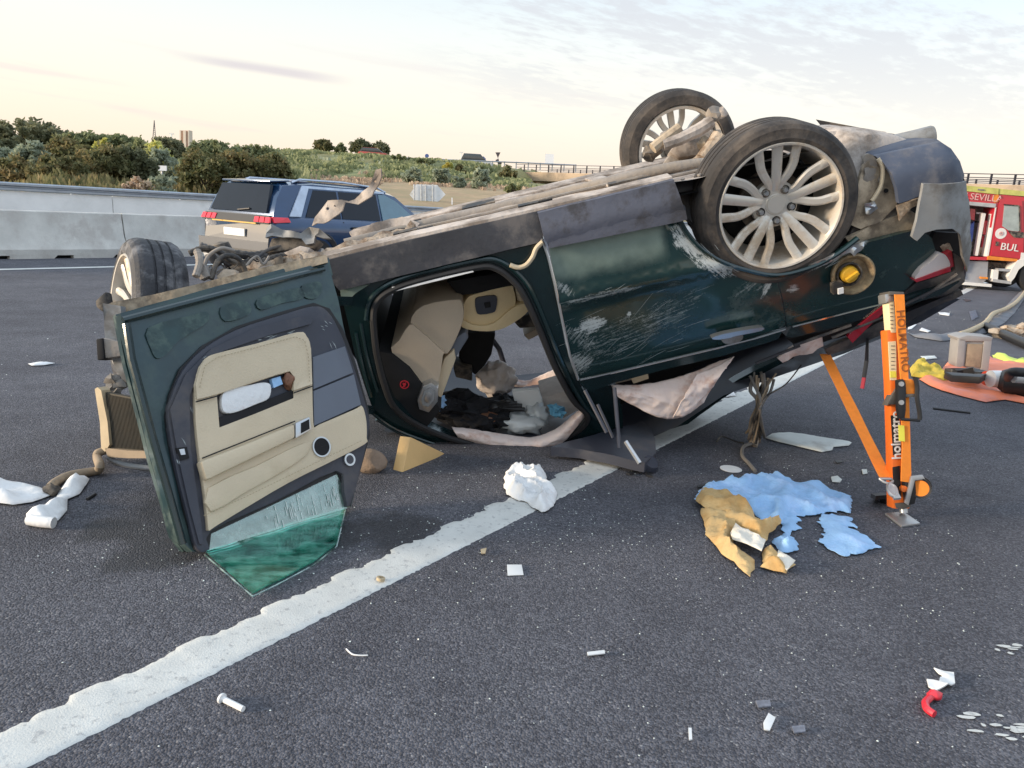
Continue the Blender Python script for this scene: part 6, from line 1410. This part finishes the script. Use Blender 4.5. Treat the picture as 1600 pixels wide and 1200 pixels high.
# ================================================================ things lying on the road
def gp(pts): return [tuple(gnd(x, y).to_2d()) for x, y in pts]
def cloth(name, px, mat, label, cat, amp=.02, sc=6, th=.002, grid=.022, jag=None, z=.006, seed=0, sm=0, group=None, up=0.0, fall=.03, layers=()):
    if sm: px = catmull(px, sm)
    poly = gp(px)
    if jag: poly = jagged(poly, *jag)
    def h(q):
        e = min(1, edist(q, poly) / fall)
        k1 = noise.noise(V((q[0] * sc, q[1] * sc * .7, seed))); k2 = noise.noise(V((q[0] * sc * 2.6, q[1] * sc * 2.1, seed + 4)))
        k3 = noise.noise(V((q[0] * sc * 5.3 + q[1] * sc * 2, q[1] * sc * 4.1, seed + 9)))
        w = amp * (max(0, 1 - abs(k1) * 3.2) + .35 * max(0, 1 - abs(k2) * 3) + .22 * max(0, 1 - abs(k3) * 4) + .3 * abs(k2))
        return w * (.12 + .88 * e) + up * sqrt(e)
    mb = MB(); sheet(mb, poly, GrS(z, h), -th, grid)
    for lp, lz in layers:
        poly = gp(lp); poly = jagged(poly, *jag) if jag else poly; seed += 3; sheet(mb, poly, GrS(lz, h), -th, grid)
    return tag(mb.build(name, MATS[mat], None, ang=75), label, cat, group)
M('tissue', (.80, .80, .80), .9, var=.04, sc=8, bump=.3, bsc=50); M('cloth_blue', (.33, .55, .84), .9, var=.12, sc=9, bump=.4, bsc=90, dirt=(.42, .62, .92), damt=.3, dsc=6)
M('cloth_tan', (.60, .42, .20), .9, var=.15, sc=8, bump=.5, bsc=60, dirt=(.50, .30, .11), damt=.4, dsc=5); M('gauze', (.82, .76, .66), .9, var=.06, sc=12, bump=.4, bsc=120)
M('board', (.66, .69, .66), .6, var=.06, sc=4, dirt=(.5, .5, .47), damt=.25); M('wood', (.70, .46, .20), .6, var=.12, sc=3, bump=.2, bsc=40); M('stone', (.27, .20, .15), .9, var=.25, sc=9, bump=.5)
M('tarp_orange', (.86, .24, .12), .55, var=.08, sc=4, dirt=(.70, .26, .20), damt=.3); M('rag_yellow', (.50, .38, .05), .8, var=.2, sc=14, bump=.4); M('tool_black', (.018, .018, .020), .45, var=.2); M('tool_grey', (.33, .31, .295), .5, metal=.2, var=.1)
M('hi_vis', (.62, .72, .12), .6); M('plastic_red', (.72, .03, .05), .35, coat=.4); M('plastic_white', (.78, .78, .77), .45, var=.03); M('bag_clear', (.60, .62, .62), .3, var=.12, sc=9, bump=.6, bsc=20, coat=.4)
M('hose_brown', (.33, .25, .17), .7, var=.15, sc=8, dirt=(.18, .14, .10), damt=.4); M('gasket', (.50, .40, .26), .7, var=.15, sc=9); M('fins', (.075, .068, .055), .7, metal=.3, var=.15, sc=4, dirt=(.12, .10, .075), damt=.4); M('wire_grey', (.17, .155, .14), .6, var=.3, sc=12); M('blanket_grey', (.16, .165, .185), .75, var=.15, sc=4, bump=.3)
M('cotton_blue', (.16, .42, .60), .9, var=.2); M('skin_brown', (.20, .09, .05), .6, var=.3)
M('flake', (.20, .21, .25), .25, var=.3, sc=60)
cloth('paper_towel', [(-60, 752), (0, 753), (30, 756), (62, 764), (84, 775), (50, 787), (20, 792), (-20, 788), (-70, 790)], 'tissue', 'white paper towel lying flat at the left edge of the road', 'paper', .035, 5, seed=1)
cloth('paper_towel', [(41, 808), (50, 800), (62, 802), (88, 780), (103, 757), (122, 752), (126, 745), (130, 751), (140, 752), (132, 765), (124, 775), (106, 783), (105, 800), (92, 815), (82, 821), (60, 820), (42, 814)], 'tissue', 'white twisted paper towel with a rolled end beside the brown hose', 'paper', .035, 8, seed=3)
mb = MB(); mb.tube([gnd(46, 812, .022), gnd(64, 815, .024), gnd(84, 817, .022)], .021, 14); tag(mb.build('paper_roll', MATS['tissue'], None), 'small rolled white paper end lying on the twisted paper towel', 'paper')
cloth('white_bag', [(790, 741), (812, 737), (826, 741), (833, 738), (848, 738), (855, 752), (858, 764), (868, 772), (870, 785), (858, 800), (846, 803), (834, 796), (824, 788), (812, 784), (792, 776), (789, 760)], 'tissue', 'crumpled white plastic bag lying on the white edge line', 'bag', .034, 12, seed=5, sm=2, up=.016, grid=.010, fall=.035, jag=(.02, .006, 2))
cloth('blue_cloth', [(1083.6, 783.1), (1092.0, 773.0), (1103.8, 759.6), (1127.3, 757.2), (1147.4, 751.2), (1214.6, 747.8), (1224.7, 752.9), (1258.3, 757.9), (1298.6, 768.0), (1328.9, 778.1), (1330.6, 788.2), (1328.2, 805.0), (1312.1, 801.6), (1285.2, 805.0), (1265.0, 808.3), (1244.9, 808.3), (1251.6, 815.0), (1243.2, 821.8), (1253.3, 828.5), (1238.2, 831.8), (1233.1, 838.6), (1244.9, 848.6), (1246.6, 862.1), (1234.8, 867.1), (1218.0, 865.4), (1206.2, 848.6), (1224.7, 835.2), (1218.0, 818.4), (1197.8, 821.8), (1171.0, 801.6), (1137.4, 783.1), (1103.8, 778.1), (1090.3, 788.2)], 'cloth_blue', 'large torn light blue cloth spread on the road beside the strut', 'cloth', .035, 6, jag=(.013, .009, 1), seed=7, grid=.015)
cloth('blue_cloth', [(1281.8, 806.6), (1298.6, 805.6), (1328.9, 811.7), (1332.2, 821.8), (1339.0, 828.5), (1325.5, 825.1), (1352.4, 840.2), (1375.9, 857.0), (1362.5, 860.4), (1345.7, 868.8), (1335.6, 868.8), (1318.8, 872.2), (1298.6, 862.1), (1278.5, 848.6), (1290.2, 835.2), (1278.5, 821.8)], 'cloth_blue', 'smaller torn scrap of light blue cloth, separate and nearer the strut foot', 'cloth', .012, 7, jag=(.013, .009, 5), seed=9)
cloth('tan_cloth', [(1093.7, 798.2), (1097.0, 818.4), (1103.8, 838.6), (1127.3, 868.8), (1144.1, 882.2), (1169.3, 904.1), (1176.0, 892.3), (1177.7, 878.9), (1160.9, 865.4), (1144.1, 852.0), (1150.8, 835.2), (1177.7, 831.8), (1164.2, 818.4), (1117.2, 808.3)], 'cloth_tan', 'crumpled tan garment lying half under the light blue cloth', 'cloth', .030, 8, jag=(.03, .006, 3), seed=12, z=.008, up=.006, grid=.013, layers=[([(1083.6, 791.5), (1100.4, 771.4), (1137.4, 783.1), (1171.0, 801.6), (1179.4, 818.4), (1197.8, 828.5), (1216.3, 815.0), (1219.7, 825.1), (1204.6, 841.9), (1194.5, 858.7), (1164.2, 841.9), (1150.8, 828.5), (1117.2, 811.7), (1097.0, 801.6)], .030), ([(1189.4, 890.6), (1191.1, 865.4), (1197.8, 857.0), (1214.6, 868.8), (1241.5, 885.6), (1228.1, 900.7)], .007)])
cloth('gauze_strip', [(1139.0, 848.6), (1147.4, 831.8), (1157.5, 840.2), (1194.5, 858.7), (1187.8, 877.2), (1164.2, 865.4), (1142.4, 858.7)], 'gauze', 'white gauze strip lying on the tan garment', 'cloth', .02, 12, seed=14, z=.040, grid=.015)
cloth('gauze_strip', [(1214.6, 868.8), (1241.5, 885.6), (1228.1, 900.7), (1211.3, 882.2)], 'gauze', 'white gauze end at the tip of the tan garment', 'cloth', .02, 14, seed=15, z=.022, grid=.015)
cloth('white_board', [(1196, 686), (1206, 680), (1230, 678), (1262, 682), (1330, 694), (1326, 698), (1302, 700), (1300, 705), (1284, 708), (1250, 700), (1216, 692)], 'board', 'bent white trim board lying on the road behind the blue cloth', 'board', .006, 3, th=.005, seed=17, up=.008)
mb = MB(); mb.disc(gnd(1142, 733, .004), V((0, 0, 1)), .056, .003, 28); mb.disc(gnd(1151, 733, .0075), V((0, 0, 1)), .016, .001, 14); tag(mb.build('white_disc', MATS['plastic_white'], None), 'round white plastic disc on the road left of the blue cloth', 'disc')
cloth('paper_square', [(792, 884), (815, 884), (818, 900), (793, 901)], 'plastic_white', 'small square white paper on the road below the white bag', 'paper', .002, 4, th=.0015, grid=.02, z=.003, seed=20)
cloth('paper_scrap', [(1125, 614), (1140, 606), (1150, 620), (1135, 622)], 'tissue', 'small white paper scrap on the edge line under the hanging airbag', 'paper', .01, 9, seed=21, z=.008)
cloth('paper_scrap', [(44, 570), (66, 567), (86, 569), (70, 572), (50, 573)], 'tissue', 'flat white scrap on the far lane at the left', 'paper', .01, 6, seed=22)
def bar_thing(name, a, b, r, mat, label, cat, flat=1.0, z=None):
    z = r if z is None else z; mb = MB(); mb.tube([gnd(*a, z), gnd(*b, z)], r, 10, flat=flat); return tag(mb.build(name, MATS[mat], None), label, cat)
wt = thing('white_tube', 'white plastic tube with a flanged end lying on the near road below the edge line', 'tube', gnd(360, 1100))
mb = MB(); mb.tube([gnd(348, 1092, .0075), gnd(380, 1108, .0075)], .0075, 14); mb.build('barrel', MATS['plastic_white'], wt); mb = MB(); d_ = (gnd(380, 1108) - gnd(348, 1092)).normalized(); mb.disc(gnd(348, 1092, .009) - d_ * .006, d_, .013, .006, 16); mb.build('flange', MATS['plastic_white'], wt)
cloth('white_chip', [(1192, 1134), (1200, 1119), (1211, 1126), (1202, 1146), (1193, 1144)], 'plastic_white', 'short white plastic piece near the bottom right of the road', 'plastic piece', .006, 8, grid=.01, seed=30, th=.003)
cloth('white_chip', [(1075, 1142), (1080, 1142), (1081, 1160), (1076, 1161)], 'plastic_white', 'thin white plastic splinter at the bottom of the road', 'plastic piece', .004, 8, grid=.01, seed=31, th=.003)
cloth('white_chip', [(917, 1023), (944, 1020), (945, 1025), (918, 1028)], 'plastic_white', 'slim white splinter lying alone in the middle of the near road', 'plastic piece', .003, 8, grid=.01, seed=32, th=.003)
mb = MB(); mb.tube(catmull([gnd(541, 1014, .003), gnd(550, 1022, .003), (gnd(562, 1024, .003)), gnd(575, 1024, .003)], 5, False), .0022, 6); tag(mb.build('string', MATS['tissue'], None), 'short curled white string on the road below the edge line', 'string')
mb = MB(); c_ = gnd(595, 904, .012); mb.lathe([(.008, -.005), (.014, -.006), (.015, .004), (.009, .005), (.008, -.005)], c_, V((.2, .1, 1)), 18); tag(mb.build('brass_ring', MATS['gasket'], None), 'small brown ring lying on the white edge line', 'ring')
rt = thing('red_white_clip', 'broken red and white plastic clip on the road at bottom right', 'clip', gnd(1465, 1085))
mb = MB(); sheet(mb, gp([(1458, 1049), (1474, 1054), (1489, 1058), (1491, 1074), (1474, 1080), (1462, 1083), (1450, 1078), (1447, 1066), (1466, 1071), (1468, 1062), (1474, 1062)]), GrS(.010), -.004, .015, dent=ndent(.012, 20)); mb.build('tab', MATS['plastic_white'], rt)
mb = MB(); mb.rock(gnd(1460, 1086, .014), (.020, .018, .014), 3, 2, .3); mb.build('knob', MATS['plastic_red'], rt)
mb = MB(); mb.tube(catmull([gnd(1453, 1090, .012), gnd(1446, 1098, .01), gnd(1449, 1108, .01), gnd(1460, 1116, .01)], 5, False), .010, 9); mb.build('hook', MATS['plastic_red'], rt)
# wood wedge, stone
wd_ = [(628, 682), (640, 681), (682, 716), (628, 737), (614, 734)]
mb = MB(); b1, b2, b3 = gnd(614, 734), gnd(629, 738), gnd(682, 716); hz = .165
dpt = (b1 - EYE).dot(FW); t1, t2 = at(625, 681, dpt + .03), at(642, 683, dpt + .05)
bk = V((.06, .14, 0)); mb.add([b1, b2, b3, t1, t2, b1 + bk, b3 + bk * .6], [(0, 1, 4, 3), (1, 2, 4), (2, 6, 4), (6, 5, 3, 4), (5, 0, 3), (0, 5, 6, 2, 1)])
tag(mb.build('wood_wedge', MATS['wood'], None, bevel=.003), 'pale wooden wedge block standing under the front of the wreck', 'wedge')
mb = MB(); mb.rock(gnd(575, 742) + V((0, .05, .05)), (.075, .05, .062), 4, 3, .35); tag(mb.build('brown_stone', MATS['stone'], None), 'brown stone beside the tip of the torn door', 'stone')
# radiator with its hose
rad = thing('radiator', 'dirty brown radiator core leaning on the road behind the torn door', 'radiator', gnd(200, 735))
rdp = (gnd(165, 722) - EYE).dot(FW); RP = PlS(at(165, 710, rdp), (FW + V((.35, 0, .1))).normalized())
def rpnl(name, pts, mat, off=0, th=.03, bevel=.003): return panel(name, pts, PlS(RP.P - RP.n * off, RP.n), MATS[mat], rad, th=th, grid=.08, bevel=0)
rpnl('core', [(158, 612), (200, 620), (260, 634), (262, 708), (222, 706), (170, 700)], 'fins')
mb = MB(); q = PlS(RP.P - RP.n * .004, RP.n)
for i in range(44): 
    f = i / 43; mb.tube([q.to3(q.to2(161 + 95 * f, 615 + 18 * f)), q.to3(q.to2(171 + 88 * f, 699 + 7 * f))], .0022, 4, caps=False)
o = mb.build('fin_rows', MATS['fins'], rad); o['kind'] = 'stuff'
rpnl('side_tank', [(148, 608), (152, 605), (158, 610), (168, 660), (171, 695), (164, 706), (158, 700), (156, 660)], 'gasket', .02, .05)
rpnl('bottom_bar', [(164, 700), (200, 704), (262, 706), (262, 716), (200, 716), (168, 714)], 'hose_brown', .02, .05)
mb = MB(); mb.tube(catmull([q.to3(q.to2(x, y)) for x, y in ((170, 714), (178, 720), (200, 727), (240, 732))], 4, False), .012, 8); mb.build('lower_bar', MATS['plastic_grey'], rad)
mb = MB(); rnd = random.Random(8)
for i in range(14): mb.rock(at(rnd.uniform(172, 200), rnd.uniform(588, 612), rdp + .05), (.03, .02, .022), i, 1, .9)
mb.build('broken_fitting', MATS['wire_grey'], rad)
mb = MB(); hp = [at(164, 704, rdp), at(153, 708, rdp - .02), at(152, 716, rdp - .04), gnd(156, 728, .05), gnd(152, 735, .02), gnd(135, 738, .02), gnd(108, 743, .02), gnd(88, 753, .02), gnd(78, 762, .02)]
mb.tube(catmull(hp, 5, False), .019, 10); mb.build('hose', MATS['hose_brown'], rad)
mb = MB(); mb.rock(gnd(80, 765, .025), (.035, .025, .024), 6, 2, .7); mb.build('hose_end', MATS['engine_black'], rad)
bar_thing('black_stick', (136, 780), (149, 772), .006, 'tool_black', 'short black plastic stick beside the twisted paper towel', 'stick')
# things inside and hanging out of the car
def in_car(x, y, b): a, c = car2(x, y, b); return W(a, b, c)
def rest(x, y, b, z): p = in_car(x, y, b); p.z = max(p.z, z); return p
mb = MB()
for (x, y, b, s) in ((705, 640, .55, .10), (735, 648, .50, .12), (765, 640, .55, .11), (720, 625, .65, .10), (690, 632, .48, .07), (790, 630, .60, .08), (745, 660, .42, .09), (780, 655, .45, .08)):
    mb.rock(in_car(x, y, b), (s * 1.2, s, s * .62), x, 3, .7, sc=2.6)
tag(mb.build('black_garment', MATS['black_cloth'], None), 'heap of black clothes inside the wreck by the front door opening', 'clothes')
mb = MB()
for k, (x, y) in enumerate(((798, 626), (808, 630), (816, 634), (820, 640))): mb.tube(catmull([in_car(775, 634, .5), in_car(790, 628 + k * 3, .47), in_car(x, y, .46)], 4, False), [.02] * 4 + [.018] * 3 + [.013] * 2, 8)
mb.rock(in_car(776, 636, .5), (.05, .04, .04), 5, 2, .4); tag(mb.build('black_glove', MATS['tool_black'], None), 'black glove on top of the clear plastic bag in the wreck', 'glove')
mb = MB(); mb.rock(in_car(815, 662, .42), (.11, .07, .055), 9, 3, .7, sc=2.8); mb.rock(in_car(838, 650, .5), (.07, .06, .07), 4, 3, .7, sc=2.8); tag(mb.build('plastic_bag', MATS['bag_clear'], None, ang=180), 'crumpled clear plastic bag inside the wreck, right of the black clothes', 'bag')
mb = MB(); mb.rock(in_car(871, 642, .42), (.045, .04, .03), 13, 3, .8, sc=3); tag(mb.build('blue_tissue', MATS['cotton_blue'], None), 'crumpled blue tissue in the rear corner of the front door opening', 'tissue')
mb = MB(); mb.rock(in_car(686, 628, .40), (.035, .03, .04), 2, 3, .8, sc=3); tag(mb.build('blue_scrap', MATS['cloth_blue'], None), 'pale blue crumpled scrap below the silver air vent', 'scrap')
mb = MB(); mb.prism([in_car(x, y, .52) for x, y in ((800, 612), (842, 610), (848, 628), (830, 640), (806, 636))], CB * .02 + V((0, 0, .01))); tag(mb.build('white_box', MATS['plastic_white'], None, bevel=.004), 'white card lying behind the black glove in the wreck', 'card')
mb = MB(); mb.rock(in_car(765, 652, .44), (.06, .045, .035), 21, 3, .5); tag(mb.build('brown_bag', MATS['skin_brown'], None), 'dark brown pouch in the black clothes inside the wreck', 'pouch')
mb = MB(); mb.prism([in_car(x, y, .6) for x, y in ((846, 622), (900, 606), (906, 640), (880, 655), (852, 650))], CB * .25); tag(mb.build('storage_tray', MATS['airbag_grey'], None, bevel=.01), 'grey tray behind the blue tissue in the wreck', 'tray')
M('packet', (.78, .79, .80), .4, var=.05, sc=25, bump=.5, bsc=45, dirt=(.72, .60, .62), damt=.15, dsc=16); pk = dsf(.055); mb = MB()
ring_ = [(347, 618), (360, 607), (390, 601), (413, 597), (424, 602), (421, 622), (400, 632), (366, 645), (349, 642)]
mb.prism([pk.to3(pk.to2(x, y)) for x, y in catmull(ring_, 4)], DN.n * .03); tag(mb.build('wet_wipes', MATS['packet'], None, bevel=.008), 'white packet tucked into the map pocket of the torn door', 'packet')
mb = MB(); mb.prism([dsf(.05).to3(dsf(.05).to2(x, y)) for x, y in ((424, 592), (438, 588), (442, 600), (428, 606))], DN.n * .02); tag(mb.build('pale_card', MATS['cloth_blue'], None), 'small pale blue card beside the white packet in the door pocket', 'card')
mb = MB(); p_ = dsf(.045); mb.rock(p_.to3(p_.to2(450, 596)), (.022, .02, .03), 3, 3, .45); tag(mb.build('brown_pouch', MATS['skin_brown'], None), 'small brown bundle at the end of the door pocket', 'pouch')
# torn wiring that hangs to the road under the rear door
wr = thing('torn_wiring', 'bundle of torn grey wiring hanging from the wreck down to the road', 'wiring', gnd(1185, 690))
rnd = random.Random(12); T0 = in_car(1200, 590, .30); T1 = gnd(1178, 692, .02)
for i in range(13):
    a = in_car(1172 + i * 3.4, 588 + rnd.uniform(-8, 8), .30 + rnd.uniform(0, .06)); m = at(1186 + rnd.uniform(-7, 7), 628 + rnd.uniform(-3, 6), (T0 - EYE).dot(FW) + rnd.uniform(-.06, .06)); e = T1 + V((rnd.uniform(-.05, .05), rnd.uniform(-.05, .05), rnd.uniform(0, .05)))
    m2 = m.lerp(e, .5) + V((rnd.uniform(-.03, .03), rnd.uniform(-.03, .03), 0)); mb = MB(); mb.tube(catmull([a, a.lerp(m, .5) + V((rnd.uniform(-.03, .03), 0, 0)), m, m2, e], 4, False), rnd.uniform(.004, .012), 6, flat=.6); mb.build('wire', MATS[rnd.choice(['wire_grey', 'wire_grey', 'engine_black', 'hose_brown'])], wr)
mb = MB(); mb.rock(T1 + V((0, 0, .02)), (.035, .03, .05), 6, 2, .7); mb.build('connector', MATS['rust_clay'], wr)
mb = MB(); mb.tube(catmull([T1, gnd(1162, 698, .02), gnd(1160, 712, .012), gnd(1170, 724, .01), gnd(1180, 736, .01)], 5, False), .010, 7); mb.build('wire', MATS['wire_grey'], wr)
mb = MB(); mb.tube(catmull([in_car(1252, 570, .3), at(1228, 600, 4.2), at(1200, 618, 4.2), gnd(1186, 640, .4)], 5, False), .004, 5); mb.build('wire', MATS['engine_black'], wr)
mb = MB(); mb.tube(catmull([gnd(1120, 690, .01), gnd(1128, 682, .02), (gnd(1150, 690, .015)), gnd(1162, 692, .02)], 4, False), .005, 6); mb.build('wire', MATS['engine_black'], wr)
M('strap_red', (.35, .03, .05), .8)
stp = thing('hanging_strap', 'dark strap with a red end hanging from the wreck beside the orange strut', 'strap', at(1350, 600, 3.75))
mb = MB(); mb.tube([in_car(1356, 520, .35), at(1354, 565, 3.72), at(1350, 590, 3.72)], [.006, .010, .010], 7, flat=.5); mb.build('webbing', MATS['tool_black'], stp); mb = MB(); mb.tube([at(1350, 590, 3.72), at(1347, 607, 3.72)], .010, 7, flat=.5); mb.build('end_tab', MATS['strap_red'], stp)
mb = MB()
for i in range(26): mb.tube([gnd(1368 + i * .95, 777, .05), gnd(1366 + i * 1.0 + rnd.uniform(-2, 2), 783 + rnd.uniform(-3, 4), .002)], .003, 4)
mb.bar(gnd(1364, 776, .055), gnd(1396, 774, .055), .03, .02); tag(mb.build('black_brush', MATS['tool_black'], None), 'small black brush lying on the road beside the strut foot', 'brush')
# orange sheet with rescue gear
cloth('orange_tarp', [(1436, 594), (1470, 580), (1490, 556), (1500, 552), (1540, 560), (1600, 572), (1690, 590), (1690, 640), (1600, 632), (1570, 626), (1540, 630), (1500, 620), (1472, 612), (1452, 604)], 'tarp_orange', 'orange tarpaulin spread on the road at the right edge with rescue gear', 'tarpaulin', .03, 3, seed=40, grid=.05)
cloth('yellow_rag', [(1421, 578), (1434, 572), (1446, 574), (1456, 580), (1470, 584), (1484, 588), (1488, 596), (1474, 598), (1456, 594), (1440, 592), (1424, 590)], 'rag_yellow', 'yellow gloves bunched on the left corner of the orange tarpaulin', 'gloves', .05, 7, seed=42, grid=.025, up=.03)
cs = thing('equipment_case', 'grey-brown upright equipment case on the orange tarpaulin', 'case', gnd(1520, 575))
cd = (gnd(1515, 580) - EYE).dot(FW)
def cpl(name, pts, mat, off=0, th=.2, bev=.01): 
    mb = MB(); mb.prism([at(x, y, cd - off) for x, y in pts], V((.06, .9, 0)).normalized() * th); return mb.build(name, MATS[mat], cs, bevel=bev)
cpl('shell', [(1500, 530), (1548, 532), (1543, 580), (1496, 574)], 'tool_grey')
for pts in ([(1498, 530), (1509, 530), (1505, 576), (1494, 574)], [(1538, 532), (1550, 533), (1544, 581), (1533, 579)]): cpl('corner_post', pts, 'tool_grey', .02, .03, .004)
cpl('lid', [(1498, 528), (1512, 524), (1552, 527), (1549, 534), (1500, 533)], 'tool_grey', .02, .24, .006); cpl('panel', [(1512, 537), (1536, 538), (1532, 574), (1508, 572)], 'hose_brown', .012, .02, .002)
tl_ = thing('rescue_spreader', 'black hydraulic rescue tool lying on the orange tarpaulin', 'rescue tool', gnd(1570, 600)); zt_ = .14
def tg(x, y, z): return gnd(x, y + 12, z)
mb = MB(); mb.tube([tg(1545, 576, .12), tg(1562, 580, .12), tg(1575, 584, .13), tg(1640, 590, .14)], [.05, .07, .11, .12], 16); mb.build('cylinder', MATS['tool_black'], tl_)
mb = MB(); mb.tube(catmull([tg(1575, 578, .2), tg(1580, 570, .3), tg(1600, 570, .32), tg(1640, 574, .3)], 4, False), .035, 10); mb.build('handle', MATS['tool_black'], tl_)
mb = MB(); mb.tube([tg(1584, 576, .24), tg(1640, 580, .24)], .05, 12); mb.build('sleeve', MATS['plastic_white'], tl_)
mb = MB(); mb.lathe([(.001, -.05), (.06, -.05), (.065, .03), (.001, .04)], tg(1548, 579, .12), V((1, .1, .02)), 16); mb.build('coupling', MATS['coupling_red'], tl_); mb = MB(); mb.lathe([(.001, -.05), (.07, -.05), (.072, .04), (.001, .05)], tg(1556, 580, .13), V((1, .1, .02)), 16); mb.build('collar', MATS['plastic_white'], tl_)
for s_ in (-1, 1): mb = MB(); mb.prism([tg(1540, 580 + s_ * 2, .1), tg(1520, 578 + s_ * 5, .1), tg(1474, 576 + s_ * 3, .06), tg(1486, 580 + s_ * 5, .06), tg(1530, 584 + s_ * 4, .1)], V((0, 0, .06))); mb.build('jaw', MATS['tool_black'], tl_, bevel=.006)
cb = thing('cutter_handle', 'dark scissor-shaped cutter lying on the tarpaulin against the case', 'cutter', gnd(1520, 590))
mb = MB(); mb.bar(tg(1490, 572, .1), tg(1522, 566, .16), .05, .05); mb.bar(tg(1492, 570, .12), tg(1530, 575, .1), .05, .05); mb.build('arm', MATS['tool_black'], cb); mb = MB(); mb.rock(tg(1518, 578, .06), (.16, .08, .05), 4, 2, .4); mb.build('head', MATS['tool_black'], cb)
cloth('hi_vis_vest', [(1550, 556), (1570, 556), (1600, 566), (1640, 576), (1640, 584), (1600, 574), (1570, 566), (1552, 562)], 'hi_vis', 'yellow-green vest lying behind the grey case', 'vest', .05, 4, seed=44, grid=.06)
cloth('grey_blanket', [(1560, 492), (1580, 470), (1600, 450), (1680, 440), (1680, 480), (1600, 468), (1585, 490), (1570, 505), (1540, 522), (1500, 532), (1470, 534), (1430, 528), (1420, 522), (1450, 526), (1490, 524), (1525, 512), (1545, 500)], 'blanket_grey', 'long crumpled grey blanket dragged across the road behind the case', 'blanket', .05, 2, seed=46, grid=.1, fall=.1)
bl = [gnd(1500, 522, .06), gnd(1520, 515, .08), gnd(1540, 504, .08), gnd(1552, 490, .08), gnd(1572, 482, .08), gnd(1590, 470, .09), gnd(1604, 452, .1)]
mb = MB(); mb.tube(catmull(bl, 4, False), .035, 8); tag(mb.build('pale_hose', MATS['gasket'], None), 'pale hose running along the edge of the grey blanket', 'hose')
bar_thing('black_hose', (1540, 510), (1610, 540), .06, 'tool_black', 'thick black hose lying behind the case at the right edge', 'hose')
mb = MB(); mb.rock(gnd(1590, 522, .06), (.30, .16, .10), 8, 3, .8, sc=3); mb.rock(gnd(1604, 520, .08), (.18, .16, .12), 5, 3, .7, sc=3); tag(mb.build('brown_rubble', MATS['rust_clay'], None), 'heap of brown soil and broken parts at the right edge', 'rubble')
bar_thing('black_cable', (1458, 638), (1516, 645), .008, 'tool_black', 'straight dark cable lying on the road below the orange tarpaulin', 'cable')
for i, (pts, m_, lab) in enumerate((([(1466, 489), (1484, 490), (1483, 494), (1468, 492)], 'plastic_white', 'flat white fragment on the far road right of the strut head'), ([(1436, 517), (1440, 513), (1454, 518), (1450, 520)], 'plastic_white', 'narrow white fragment nearest the blanket end'),
      ([(1420, 508), (1432, 508), (1424, 515), (1418, 516)], 'tissue', 'pale fragment right beside the strut webbing'), ([(1438, 558), (1460, 557), (1464, 561), (1446, 563)], 'board', 'flat pale fragment above the yellow gloves'), ([(1514, 488), (1524, 485), (1528, 496), (1518, 502)], 'plastic_blue', 'dark blue fragment standing by the grey blanket'),
      ([(1505, 468), (1518, 470), (1510, 472)], 'tool_black', 'black fragment lying on the far end of the edge line'), ([(1298, 748), (1308, 746), (1315, 752), (1312, 756), (1300, 755)], 'board', 'grey-white chip between the blue cloth and the hook'), ([(1304, 722), (1312, 722), (1318, 724), (1308, 726)], 'tool_black', 'small black shard under the orange strap'),
      ([(1346, 736), (1354, 736), (1355, 742), (1348, 743)], 'board', 'tiny pale chip left of the strap hook'), ([(978, 742), (996, 736), (1000, 739), (984, 744)], 'tool_black', 'black sliver in front of the crushed roof edge'), ([(1008, 742), (1018, 740), (1020, 748), (1012, 746)], 'tool_black', 'bent black clip below the crushed roof edge'),
      ([(1088, 762), (1104, 759), (1106, 762), (1090, 765)], 'tool_black', 'black strip at the upper left corner of the blue cloth'), ([(751, 862), (760, 860), (758, 868), (752, 868)], 'gasket', 'brown flake on the road left of the paper square'), ([(1180, 1100), (1202, 1099), (1204, 1108), (1184, 1110)], 'flake', 'clear plastic flake above the short white piece'), ([(1236, 1140), (1256, 1138), (1258, 1148), (1240, 1150)], 'flake', 'clear plastic flake right of the short white piece'))):
    cloth('fragment', pts, m_, lab, 'fragment', .008, 6, seed=60 + i, grid=.02, th=.004)
# crumbs of safety glass: nobody could count them
mb = MB(); rnd = random.Random(2)
spots = [((830, 830), .30, 220), ((700, 760), .45, 160), ((420, 870), .35, 120), ((1000, 820), .7, 150), ((1200, 720), .6, 160), ((1400, 900), .6, 200), ((600, 880), .4, 60), ((1100, 1000), .8, 120), ((700, 1050), .7, 80), ((1450, 1100), .5, 60), ((1480, 500), 2.0, 200), ((100, 560), 1.5, 120), ((250, 880), .25, 60)]
for (q, r_, n_) in spots:
    c_ = gnd(*q)
    for i in range(int(n_ * .8)):
        p = c_ + V((rnd.gauss(0, r_), rnd.gauss(0, r_ * .6), 0)); s_ = rnd.uniform(.001, .0034) * (1 + .14 * max(0, (p - EYE).length - 2)); a = rnd.uniform(0, 6.28)
        vs_ = [p + V((cos(a + k * 1.57) * s_ * rnd.uniform(.6, 1.3), sin(a + k * 1.57) * s_ * rnd.uniform(.6, 1.3), .001)) for k in range(4)]
        mb.add(vs_ + [p + V((rnd.uniform(-.3, .3) * s_, rnd.uniform(-.3, .3) * s_, s_ * 1.1))], [(0, 1, 4), (1, 2, 4), (2, 3, 4), (3, 0, 4)])
tag(mb.build('glass_crumbs', MATS['crumb'], None, smooth_=False, loc=(0, 0, 0)), kind='stuff')
